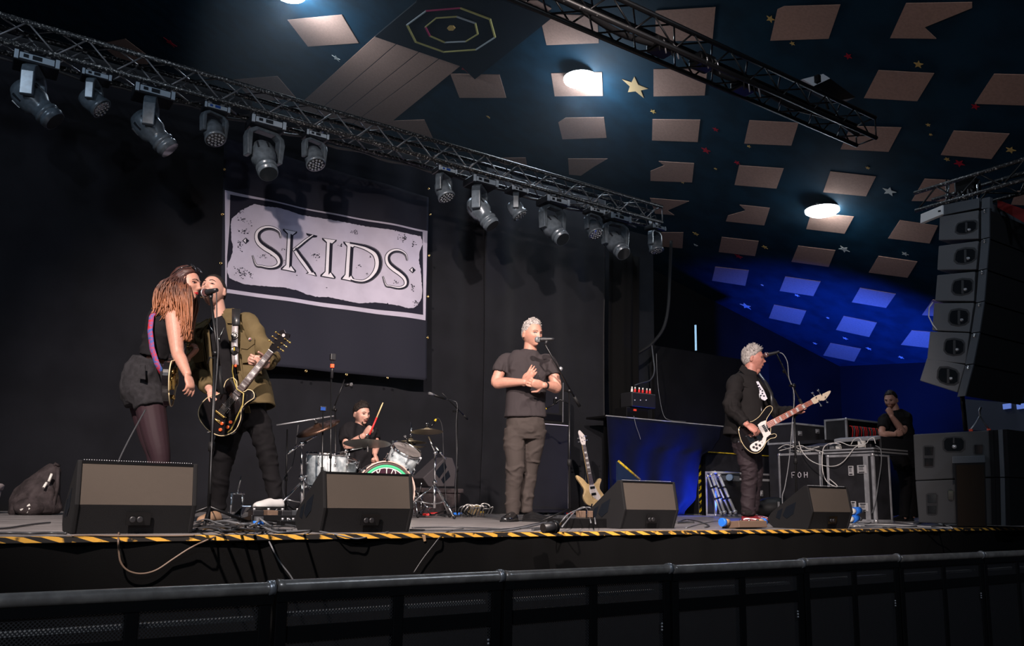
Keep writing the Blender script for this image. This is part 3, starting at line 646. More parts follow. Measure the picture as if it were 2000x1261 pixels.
class Head:
    def __init__(s, c, yaw, pitch=0, roll=0, size=1.0, jaw=1, nose=1):
        f = -FH*math.cos(yaw) + RH*math.sin(yaw); f = (f*math.cos(pitch) + ZU*math.sin(pitch)).normalized()
        l = ZU.cross(f)*-1; l.normalize(); u = l.cross(f); 
        if u.z < 0: u = -u
        x = f.cross(u); R_ = Matrix.Rotation(roll, 3, f)
        x, u = R_ @ x, R_ @ u
        s.M = Matrix(((x.x, f.x, u.x, c.x), (x.y, f.y, u.y, c.y), (x.z, f.z, u.z, c.z), (0, 0, 0, 1))) @ Matrix.Scale(size, 4); s.jaw = jaw; s.nose = nose; s.size = size
    def skin(s, mb):
        n, m = 84, 66; mb.add([s.M @ head_pt(d, s.nose, s.jaw) for d in sphere_dirs(n, m)], grid_faces(n, m))
        for sx in (-1, 1):
            E = Matrix.Rotation(sx*.35, 3, 'Z') @ Matrix.Rotation(-.25, 3, 'X')
            q = MB(); q.ball((sx*.077, -.010, -.010), (.0075, .018, .031), E, 14, 10); q.ball((sx*.081, -.004, .004), (.006, .010, .014), E, 10, 8); mb.join(q.xf(s.M))
    def P(s, x, y, z): return s.M @ V((x, y, z))
    def face(s, par, brow='hair_brown', lip='lip', eyes='open', mouth=0, browz=.021, lid=.0):
        eb = MB()
        for sx in (-1, 1):
            if eyes == 'open':
                c = head_surf(sx*.031, .001); e = MB().ball((c.x, c.y-.0075, c.z), (.0125, .0105, .0060), None, 14, 10).xf(s.M); eo = build('eye', e, 'eye_white', par)
                build('iris', MB().ball((c.x+sx*-.0005, c.y+.0005, c.z), (.0056, .0040, .0056), None, 12, 8).xf(s.M), 'iris', eo)
                lidm = MB().tube([head_surf(sx*(.031+k*.0035), .0085-abs(k)*.0011, .001) for k in (-4, -3, -1.5, 0, 1.5, 3, 4)], .0026, 6).xf(s.M); build('eyelid', lidm, 'mouth_dark', par)
            else:
                build('eyelid', MB().tube([head_surf(sx*(.031+k*.0035), -.001-(1-abs(k)/4)*.003, .0015) for k in (-4, -3, -1.5, 0, 1.5, 3, 4)], .0022, 6).xf(s.M), 'mouth_dark', par)
            build('eyebrow', MB().tube([head_surf(sx*x, browz+dz, .002) for x, dz in ((.012, -.003), (.02, .001), (.03, .004), (.04, .003), (.049, -.003))], [.0014, .0024, .0027, .0022, .001], 7).xf(s.M), brow, par)
        if mouth:
            build('mouth', MB().ball(head_surf(0, -.066, -.008), (.020, .012, .003+.010*mouth), None, 18, 12).xf(s.M), 'mouth_dark', par)
            build('lips', MB().tube([head_surf(.021*math.cos(a), -.066+(.004+.010*mouth)*math.sin(a), .001) for a in [2*math.pi*k/20 for k in range(21)]], .0028, 7).xf(s.M), lip, par)
            build('teeth', MB().box(head_surf(0, -.061, -.0045), (.026, .006, .005)).xf(s.M), 'teeth', par)
        else:
            lp = MB()
            lp.tube([head_surf(.022*k/4, -.0595-.0012*abs(k)/4*2+(.0012 if abs(k) == 1 else 0), .001) for k in range(-4, 5)], [.001, .0016, .0022, .0027, .0024, .0027, .0022, .0016, .001], 7)
            lp.tube([head_surf(.020*k/4, -.0685+.004*(k/4)**2, .001) for k in range(-4, 5)], [.001, .002, .0028, .0033, .0034, .0033, .0028, .002, .001], 7)
            build('lips', lp.xf(s.M), lip, par)
    def hair(s, par, mat, th=.012, front=.078, drop=0, tuft=0, tl=.03, lean=(0, 0, 1), rec=0, seed=1, sides=1.0, name='hair'):
        random.seed(seed); n, m = 72, 56; vs = []; roots = []
        def L(y, x):
            pts = [(-.11, -.068-drop), (-.06, -.060-drop), (-.028, -.030-drop), (-.008, .008), (.02, .020), (.045, .048), (.07, front), (.11, front+.004)]
            for (a, b), (c, d) in zip(pts, pts[1:]):
                if y <= c: t = max(0, (y-a)/(c-a)); v = b+(d-b)*t; break
            else: v = pts[-1][1]
            return v + rec*g2(abs(x), 0, .045, 0, .018, 1)*(1 if y > .03 else 0)
        for d in sphere_dirs(n, m):
            p = head_pt(d, grow=1); k = sm(-.004, .010, p.z-L(p.y, p.x) + .003*noise.noise(p*90))
            up = sm(.0, .07, p.z); t_ = th*(sides*(1-up)+up)
            q = p + d*(t_*k*(1+.35*noise.noise(p*45+V((seed, 0, 0)))) - .006*(1-k)); vs.append(s.M @ q)
            if k > .9 and p.z > .03: roots.append((q, d))
        mb = MB().add(vs, grid_faces(n, m))
        for _ in range(tuft):
            q, d = random.choice(roots); dr = (d*.6 + V(lean) + V([random.uniform(-.4, .4) for _ in range(3)])).normalized(); l = tl*random.uniform(.6, 1.2)
            mb.tube([s.M @ (q-d*.004), s.M @ (q+dr*l*.5), s.M @ (q+dr*l+d*l*.1)], [.007*s.size, .005*s.size, .001], 5)
        return build(name, mb, mat, par)
def catm(rows, k=4):
    out = []
    for i in range(len(rows)-1):
        a = rows[max(i-1, 0)]; b = rows[i]; c = rows[i+1]; d = rows[min(i+2, len(rows)-1)]
        for j in range(k):
            t = j/k; out.append([.5*(2*b[q] + (c[q]-a[q])*t + (2*a[q]-5*b[q]+4*c[q]-d[q])*t*t + (3*b[q]-a[q]-3*c[q]+d[q])*t**3) for q in range(len(b))])
    out.append(list(rows[-1])); return out
def limb(mb, pts, rad, n=16, flat=1.0, up=None, k=5, cap=True):       # smooth tapering limb through joints, round ends
    rows = catm([list(p)+[r] for p, r in zip(pts, rad)], k)
    P = [V(q[:3]) for q in rows]; r = [max(.001, q[3]) for q in rows]
    if cap:
        for e in ((0, 1) if cap is True else (0,)):
            a, b = (P[0], P[1]) if e == 0 else (P[-1], P[-2]); d = (a-b).normalized(); R0 = r[0] if e == 0 else r[-1]
            ex = [(a+d*R0*math.sin(t)*.8, R0*math.cos(t)) for t in (.4, .8, 1.15, 1.45)]
            if e == 0: P = [q[0] for q in ex[::-1]] + P; r = [q[1] for q in ex[::-1]] + r
            else: P += [q[0] for q in ex]; r += [q[1] for q in ex]
    mb.tube(P, r, n, flat, up); return mb
def loft(mb, rings, n=28, k=4):                                     # rings: (centre, half width, half depth, side vector, tilt vector)
    rows = catm([list(c)+[rx, ry]+list(sv) for c, rx, ry, sv in rings], k); R_ = []
    for q in rows: R_.append((V(q[:3]), q[3], q[4], V(q[5:8]).normalized()))
    vs = []
    for i, (c, rx, ry, sv) in enumerate(R_):
        a = R_[max(i-1, 0)][0]; b = R_[min(i+1, len(R_)-1)][0]; d = (b-a).normalized(); x = (sv-d*sv.dot(d)).normalized(); y = d.cross(x)
        for j in range(n):
            t = 2*math.pi*j/n; e = .82; cx = math.copysign(abs(math.cos(t))**e, math.cos(t)); cy = math.copysign(abs(math.sin(t))**e, math.sin(t))
            vs.append(c + x*rx*cx + y*ry*cy)
    m = len(R_); fs = [(i*n+j, i*n+(j+1) % n, (i+1)*n+(j+1) % n, (i+1)*n+j) for i in range(m-1) for j in range(n)]
    mb.add(vs, fs); b = len(mb.v)-len(vs); mb.f += [[b+j for j in reversed(range(n))], [b+(m-1)*n+j for j in range(n)]]; mb.s += [True]*2; mb.m += [0, 0]; return mb
def fuse(name, mb, mat, par, voxel=.006, smooth=3, wr=0, ws=9, wst=(1, 1, 1), seed=0, label=None, zones=None, sf=.5):
    me = bpy.data.meshes.new('tmp'); me.from_pydata(mb.v, [], mb.f); me.update(); o = bpy.data.objects.new('tmp', me); COL.objects.link(o)
    r = o.modifiers.new('r', 'REMESH'); r.mode = 'VOXEL'; r.voxel_size = voxel; r.use_smooth_shade = True
    if smooth: q = o.modifiers.new('s', 'SMOOTH'); q.iterations = smooth; q.factor = sf
    dg = bpy.context.evaluated_depsgraph_get(); m2 = bpy.data.meshes.new_from_object(o.evaluated_get(dg)); bpy.data.objects.remove(o); bpy.data.meshes.remove(me)
    if wr:
        sx, sy, sz = wst; co = [v.co.copy() for v in m2.vertices]; no = [v.normal.copy() for v in m2.vertices]
        for i, v in enumerate(m2.vertices):
            p = co[i]; q = V((p.x*sx, p.y*sy, p.z*sz))*ws + V((seed*7.1, 0, 0)); a = noise.noise(q); b_ = noise.noise(q*2.1+V((3, 1, 2)))
            h = (1-abs(a)*2.2) + .5*(1-abs(b_)*2.2); z = 1
            if zones: z = .45 + sum(math.exp(-((p-c).length/rr)**2)*k for c, rr, k in zones)
            v.co = p + no[i]*(wr*max(-.12, h-.80)*z)
    org = V(par['_o'])
    for v in m2.vertices: v.co -= org
    m2.name = name; m2.materials.clear(); m2.materials.append(M_(mat)); m2.polygons.foreach_set('use_smooth', [True]*len(m2.polygons)); m2.update()
    ob = bpy.data.objects.new(name, m2); COL.objects.link(ob); ob.parent = par; ob['_o'] = tuple(org)
    if label: ob['label'] = label
    return ob
def hand(mb, wr, fd, pn, side, curl=(.5, .5, .5, .5), thumb=(.6, .6, .2), s=1.0, spread=.12):
    fd = V(fd).normalized(); pn = V(pn); pn = (pn - fd*pn.dot(fd)).normalized(); la = fd.cross(pn).normalized()*side; wr = V(wr)
    def at(f, l, p=0): return wr + (fd*f + la*l + pn*p)*s
    limb(mb, [at(-.02, 0), at(.012, 0), at(.05, .001), at(.088, 0)], [.026*s, .030*s, .040*s, .038*s], 16, .46, pn, 4)
    limb(mb, [at(.005, .022, .006), at(.04, .032, .008), at(.07, .034, .004)], [.014*s, .016*s, .010*s], 10, 1)
    for i, (l0, ln, c) in enumerate(zip((.0285, .0095, -.0095, -.0275), (.078, .086, .080, .062), curl)):
        d = (fd + la*spread*(1.5-i)/1.5).normalized(); p = at(.085, l0, .002); pts = [p - d*.012*s, p]; ang = 0
        for j, fr in enumerate((.45, .32, .25)):
            ang += c*(1.0 if j == 0 else 1.15); q = (d*math.cos(ang) + pn*math.sin(ang)).normalized(); p = p + q*ln*fr*s; pts.append(p)
        limb(mb, pts, [.0098*s, .0098*s, .0088*s, .0080*s, .0066*s], 10, 1, None, 3)
    a, b, c = thumb; p = at(.022, .030, .004); d = (la*a + fd*b + pn*c).normalized(); pts = [p, p+d*.036*s]; d2 = (la*a*.4 + fd*(b+.35) + pn*(c+.25)).normalized(); pts += [pts[1]+d2*.028*s, pts[1]+d2*.052*s]
    limb(mb, pts, [.0135*s, .0115*s, .0100*s, .0078*s], 10, 1, None, 3)
class Person:
    def __init__(s, bx, by, label, base=None):
        s.b = atZ(bx, by, 0) if base is None else V(base); s.b.z = 0
        s.t = thing('person', label, 'person', s.b)
    def P(s, x, y, off=0): return atP(x, y, s.b - FH*off, FH)
    def sv(s, yaw, tilt=0): return (RH*math.cos(yaw) + FH*math.sin(yaw))*math.cos(tilt) + ZU*math.sin(tilt)
def shoe(par, heel, toe, mat, name='shoe', w=.046, h=.075, sole='black_rubber', lace=None):
    d = (toe-heel); d.z = 0; L = d.length; d.normalize(); sd = V((-d.y, d.x, 0)); z0 = heel.z
    rows = [(-.02, .030, .055), (.0, .038, .070), (.05, .040, h), (.10, .040, h*.92), (.15, .044, .062), (.20, .047, .050), (.245, .040, .042), (.275, .022, .030)]
    mb = MB(); vs = []; n = 18; k = L/.27
    rows = catm([list(r) for r in rows], 3)
    for f, ww, hh in rows:
        for j in range(n):
            a = 2*math.pi*j/n; x = math.cos(a)*ww*(w/.046); zz = max(0, math.sin(a))**.8*hh + (0.008 if math.sin(a) < 0 else .008)
            vs.append(heel + d*f*k + sd*x + ZU*(zz-heel.z+z0))
    m = len(rows); mb.add(vs, [(i*n+j, i*n+(j+1) % n, (i+1)*n+(j+1) % n, (i+1)*n+j) for i in range(m-1) for j in range(n)])
    b = len(mb.v)-len(vs); mb.f += [[b+j for j in reversed(range(n))], [b+(m-1)*n+j for j in range(n)]]; mb.s += [True]*2; mb.m += [0, 0]
    o = build(name, mb, mat, par)
    so = MB(); out = [heel + d*f*k + sd*ww*(w/.046)*1.06 for f, ww, hh in rows] + [heel + d*f*k - sd*ww*(w/.046)*1.06 for f, ww, hh in rows[::-1]]
    so.prism(out, (0, 0, .016)); build('sole', so, sole, o)
    lb = MB()
    for i in range(4):
        f = .09 + i*.022; c = heel + d*f*k; z = .0765-i*.0055 if h < .08 else h-.001-i*.005
        lb.tube([c + sd*x*.9 + ZU*(z - abs(x)*.25) for x in (-.022, -.01, 0, .01, .022)], .0028, 5)
    build('laces', lb, lace or mat, o); return o
def cuffring(par, name, c, d, r, mat, th=.006, flat=1, w=.012, n=20):
    x, y, z = frame(d); mb = MB(); mb.lathe([(r, -w), (r+th, -w), (r+th, w), (r, w), (r, -w)], Matrix(((x.x, y.x, z.x, c.x), (x.y, y.y, z.y, c.y), (x.z, y.z, z.z, c.z), (0, 0, 0, 1))), n); return build(name, mb, mat, par)

# ---- the man in the grey t-shirt, hands together at the chest
def singer():
    p = Person(1015, 1018, 'grey-haired man in a grey t-shirt and trousers clasping his hands at the centre microphone'); P = p.P; t = p.t; sv = p.sv
    H = Head(P(1039, 651.5, .03), .62, -.12, .03, 1.14, jaw=.75)
    sh0, sh1 = P(985, 701, .0), P(1073, 703, 0.02); e0, e1 = P(969, 747, .07), P(1087, 756, .08); w0, w1 = P(1025, 746, .25), P(1062, 752, .25)
    def torso(mb, g=0, cut=False):
        s0 = sv(.25); lo = [(P(1026, 815), .192+g, .136+g, s0), (P(1026, 800), .184+g, .128+g, s0)] if cut else [(P(1027, 830, -.02), .165+g, .115+g, s0), (P(1026, 812), .178+g, .122+g, s0)]
        loft(mb, lo + [(P(1026, 785), .180+g, .122+g, s0), (P(1028, 750), .186+g, .125+g, s0), (P(1030, 722), .200+g, .128+g, s0), (P(1031, 706), .200+g, .112+g, s0), (P(1032, 697), .165+g, .092+g, s0), (P(1034, 690), .105+g, .075+g, s0), (P(1035, 684), .066+g, .062+g, s0)])
    b = MB(); H.skin(b); torso(b, -.034)
    limb(b, [P(1034, 700, -.01), P(1035, 688, 0), P(1037, 668, .01)], [.078, .066, .062], 20)
    for s_, e_, w_ in ((sh0, e0, w0), (sh1, e1, w1)):
        m = s_.lerp(e_, .5); f = e_.lerp(w_, .3)
        limb(b, [s_, m, e_, f, e_.lerp(w_, .7), w_], [.046, .054, .050, .050, .038, .029], 16)
    hand(b, w0, P(1036, 731, .28)-w0, -RH*.2+FH*.5+ZU*-.2, 1, (.25, .3, .35, .4), (-.2, .9, -.3), 1.05)
    hand(b, w1, P(1036, 747, .30)-w1, FH*1.0+ZU*.3, 1, (.45, .5, .55, .6), (.9, .4, .2), 1.08)
    for x0, y0, x1, y1, x2, y2, o0, o1 in ((1007, 828, 1008, 905, 1001, 990, .02, .05), (1046, 832, 1034, 908, 1027, 985, -.02, -.08)):
        limb(b, [P(x0, y0, o0), P(x1, y1, o1), P(x2, y2, (o0+o1)/2), P(x2, y2+4, (o0+o1)/2)], [.060, .045, .036, .034], 14)
    fuse('body', b, 'skin', t, .0048, 2)
    H.face(t, 'brow_grey', 'lip', 'open', 0)
    H.hair(t, 'hair_grey', .010, .074, 0, 110, .011, (0, .6, .5), rec=.022, seed=3, sides=.5)
    # t-shirt
    m = MB(); torso(m, .009, True)
    for s_, e_, o_ in ((sh0, e0, 0), (sh1, e1, 1)):
        a = s_.lerp(e_, .58); limb(m, [s_ + (P(1032, 712)-s_)*.55, s_ + (P(1032, 712)-s_)*.12, s_.lerp(e_, .28), a], [.062, .070, .076, .072], 18, cap='start')
    fuse('tshirt', m, 'tshirt_grey', t, .008, 2, .020, 5.5, (1, 1, .8), 2, zones=[(P(1030, 790, .1), .10, 1.2), (P(1000, 725, .1), .09, 1.3), (P(1070, 725, .1), .09, 1.2), (P(1000, 770, .1), .09, .8)])
    cr = MB(); pts = []
    for k in range(25):
        a = 2*math.pi*k/24; pts.append(P(1036, 689, .0) + sv(.25)*.078*math.cos(a) + (sv(.25).cross(ZU))*.075*math.sin(a) + ZU*(-.022*max(0, math.sin(a)) + .012*max(0, -math.sin(a))))
    cr.tube(pts, .0075, 8); build('collar', cr, 'tshirt_grey', t)
    # trousers
    m = MB(); loft(m, [(P(1027, 856, -.01), .168, .125, sv(.25)), (P(1027, 835), .182, .132, sv(.25)), (P(1026, 814), .172, .122, sv(.25)), (P(1026, 805), .150, .100, sv(.25))])
    limb(m, [P(1006, 838, .02), P(1005, 870, .04), P(1007, 905, .06), P(1003, 950, .045), P(1001, 1004, .03)], [.104, .102, .088, .076, .064], 20, cap=False)
    limb(m, [P(1047, 838, -.02), P(1043, 870, -.03), P(1036, 908, -.06), P(1031, 950, -.07), P(1028, 1001, -.06)], [.100, .094, .080, .066, .056], 20, cap=False)
    fuse('trousers', m, 'trouser_grey', t, .008, 2, .024, 5, (1, 1, 1.5), 4, zones=[(P(1007, 910, .1), .10, .9), (P(1034, 915), .1, .9), (P(1002, 985), .08, 1.2), (P(1030, 975), .07, 1.1), (P(1030, 845, .1), .08, .9)])
    h = P(1004, 1010, .03); h.z = 0; shoe(t, h, h - FH*.25 - RH*.09, 'shoe_black', w=.054, h=.085)
    h = P(1028, 1008, -.05); h.z = 0; shoe(t, h, h + (RH*.24-FH*.17), 'shoe_black', w=.052, h=.085)
    cuffring(t, 'wristband', w1.lerp(e1, .12), e1-w1, .032, 'black_rubber', .004)
singer()
# ---- the guitarist in the olive jacket, head tipped back at the left microphone
def open_jacket(par, name, rings, a0, a1, mat, wr=.012, ws=7, seed=0, n=40, zones=None):
    rows = catm([list(c)+[rx, ry]+list(sv) for c, rx, ry, sv in rings], 6); g = []
    for i, q in enumerate(rows):
        c = V(q[:3]); sv = V(q[5:8]).normalized(); a = V(rows[max(i-1, 0)][:3]); b = V(rows[min(i+1, len(rows)-1)][:3]); d = (b-a).normalized(); x = (sv-d*sv.dot(d)).normalized(); y = x.cross(d); row = []
        k = i/(len(rows)-1); A0 = a0[0]+(a0[1]-a0[0])*k; A1 = a1[0]+(a1[1]-a1[0])*k
        for j in range(n+1):
            t = math.radians(A0+(A1-A0)*j/n); e = .82; cx = math.copysign(abs(math.cos(t))**e, math.cos(t)); cy = math.copysign(abs(math.sin(t))**e, math.sin(t))
            p = c + x*q[3]*cx + y*q[4]*cy; nn = (x*cx+y*cy).normalized(); h = noise.noise(p*ws+V((seed, 0, 0))); h2 = 1-2*abs(noise.noise(p*ws*1.7+V((seed, 5, 0)))); row.append(p + nn*wr*(h+.6*h2)*(1-k*.6))
        g.append(row)
    return build(name, MB().sheet(g), mat, par, solid=.008)
def sleeve(mb, pts, rad, folds=5, amp=.006):
    rows = catm([list(p)+[r] for p, r in zip(pts, rad)], 8); P = [V(q[:3]) for q in rows]; n = len(P)
    r = [q[3] + amp*math.sin(i/n*math.pi*2*folds)*(1 if i < n*.95 else 0) for i, q in enumerate(rows)]
    limb(mb, P, r, 18, 1, None, 1, cap='start')
def lguitarist():
    p = Person(452, 1020, 'guitarist in an open olive jacket over a black t-shirt, head tipped back singing'); P = p.P; t = p.t; sv = p.sv
    H = Head(P(417, 568, .06), -.14, .36, .08, 1.08, jaw=.8)
    s0 = sv(-.05, -.18)
    sh0, sh1 = P(386, 650, .02), P(483, 631, .0); e0, e1 = P(383, 722, .02), P(524, 700, .10); w0, w1 = P(412, 764, .24), P(516, 711, .235)
    def torso(mb, g=0):
        loft(mb, [(P(478, 800), .150+g, .105+g, sv(0)), (P(470, 770), .155+g, .105+g, sv(0, -.05)), (P(458, 730), .150+g, .10+g, s0), (P(447, 690), .160+g, .105+g, s0), (P(440, 658), .172+g, .105+g, s0), (P(437, 640), .155+g, .085+g, s0), (P(434, 630), .105+g, .07+g, s0), (P(432, 620), .062+g, .058+g, s0)])
    b = MB(); H.skin(b); torso(b, -.036)
    limb(b, [P(434, 640, 0), P(429, 614, .02), P(424, 588, .04)], [.066, .053, .050], 20)
    for s_, e_, w_ in ((sh0, e0, w0), (sh1, e1, w1)): limb(b, [s_, s_.lerp(e_, .5), e_, e_.lerp(w_, .5), w_], [.036, .040, .036, .034, .026], 14)
    hand(b, w0, P(431, 781, .27)-w0, -(FH*-.3+ZU*.8+RH*-.1), -1, (.55, .7, .8, .85), (.5, .8, .4), .98)
    hand(b, w1, P(494, 703, .27)-w1, -FH*1.0-ZU*.1, 1, (.8, .95, 1.0, 1.05), (.8, .5, .6), 1.02)
    for j in ([(462, 800, 0), (437, 890, .06), (428, 945, .04), (424, 1000, .02)], [(500, 800, 0), (518, 872, .01), (530, 925, .03), (540, 982, .06)]): limb(b, [P(*q) for q in j], [.050, .040, .032, .032], 12)
    fuse('body', b, 'skin_pale', t, .0048, 2)
    H.face(t, 'hair_dark', 'lip', 'closed', .5)
    H.hair(t, 'hair_dark', .006, .070, .0, 0, rec=.006, seed=5)
    bun = H.P(0, -.115, .03); build('hair_knot', MB().ball(bun, (.03, .03, .028)), 'hair_dark', t)
    build('earring', MB().lathe([(.006, 0), (.009, .002), (.006, .004)], Matrix.Translation(H.P(.084, -.005, -.045)), 10), 'gold', t)
    m = MB(); torso(m, .008); fuse('tshirt', m, 'tshirt_black', t, .008, 2, .012, 6, seed=3)
    # jacket body, open down the front
    R_ = [(P(478, 800, .02), .215, .150, sv(.05, .10)), (P(474, 770, .01), .210, .145, sv(.05, .03)), (P(461, 725, .0), .200, .140, s0), (P(449, 688), .198, .138, s0), (P(441, 655), .190, .130, s0), (P(438, 638), .165, .108, s0), (P(435, 628), .120, .09, s0), (P(433, 620), .088, .078, s0)]
    jk = open_jacket(t, 'jacket', R_, (138, 124), (438, 434), 'jacket_olive', .010, 7, 2)
    m = MB(); sleeve(m, [sh0+(P(437, 650)-sh0)*.45, sh0, sh0.lerp(e0, .5), e0, e0.lerp(w0, .45), e0.lerp(w0, .85)], [.062, .078, .074, .066, .060, .050], 7, .004)
    sleeve(m, [sh1+(P(437, 645)-sh1)*.45, sh1, sh1.lerp(e1, .5), e1, e1.lerp(w1, .45), e1.lerp(w1, .62)], [.062, .080, .078, .072, .064, .056], 7, .005)
    fuse('sleeves', m, 'jacket_olive', t, .008, 2, .022, 5, seed=6, zones=[(e0, .12, 1.0), (e1, .12, 1.0)])
    cb = MB()                                                # collar wings and front plackets
    for pts in ([(434, 603, .02), (458, 602, .02), (474, 634, .15), (444, 631, .16)], [(413, 626, .03), (405, 622, .05), (373, 642, .12), (397, 641, .17)]):
        cb.prism([P(*q) for q in pts], -FH*.008)
    build('collar', cb, 'jacket_olive', t, bevel=.003)
    cb = MB()
    for pts in ([(444, 631), (457, 633), (470, 700), (484, 780), (489, 806), (478, 806), (462, 720)], [(397, 641), (408, 643), (414, 700), (415, 745), (404, 700)]):
        cb.prism([P(x, y, .15) for x, y in pts], FH*.01)
    build('placket', cb, 'jacket_olive', t, bevel=.002)
    for pts in ([(470, 665), (496, 659), (499, 706), (473, 709)], [(376, 672), (395, 668), (398, 705), (379, 708)]):
        x0 = .15 if pts[0][0] > 450 else .165
        pk = build('chest_pocket', MB().prism([P(x, y, x0) for x, y in pts], -FH*-.012), 'jacket_olive', t, bevel=.003)
        fl = [(pts[0][0]-1, pts[0][1]), (pts[1][0]+1, pts[1][1]), (pts[1][0]+1, pts[1][1]+12), (pts[0][0]+13, pts[0][1]+17), (pts[0][0]-1, pts[0][1]+15)]
        build('pocket_flap', MB().prism([P(x, y, x0+.008) for x, y in fl], FH*.008), 'jacket_olive', pk, bevel=.002)
    build('badge', MB().lathe([(0, .004), (.011, .004), (.012, 0)], Matrix.Translation(P(488, 662, .165)) @ Matrix.Rotation(math.pi/2, 4, 'X'), 14), 'strap_silver', t)
    build('badge_centre', MB().ball(P(488, 662, .172), .005), 'red', t)
    build('necklace', MB().tube([P(405, 625, .07), P(412, 640, .115), P(421, 652, .13), P(428, 659, .135), P(434, 648, .125), P(441, 632, .09), P(444, 620, .06)], .0022, 6), 'silver', t)
    build('pendant', MB().ball(P(428, 662, .137), (.005, .003, .009)), 'silver', t)
    m = MB(); loft(m, [(P(481, 838), .135, .11, sv(0)), (P(479, 815), .158, .122, sv(0)), (P(475, 785), .162, .118, sv(0))])
    limb(m, [P(461, 815, .01), P(448, 850, .03), P(437, 893, .06), P(429, 945, .04), P(425, 996, .02)], [.092, .088, .074, .062, .052], 20, cap='start')
    limb(m, [P(498, 812, -.01), P(509, 840, 0), P(518, 872, .01), P(530, 925, .03), P(539, 976, .06)], [.092, .086, .072, .060, .050], 20, cap='start')
    fuse('trousers', m, 'trouser_black', t, .008, 2, .018, 5, (1, 1, 1.5), 4)
    h = P(424, 1012, .04); h.z = 0; shoe(t, h, h - FH*.19 - RH*.05, 'shoe_tan', w=.05)
    h = P(547, 990, .04); h.z = .105; shoe(t, h, h - FH*.17 - RH*.13 + ZU*0, 'shoe_white', w=.048, lace='shoe_tan')
lguitarist()

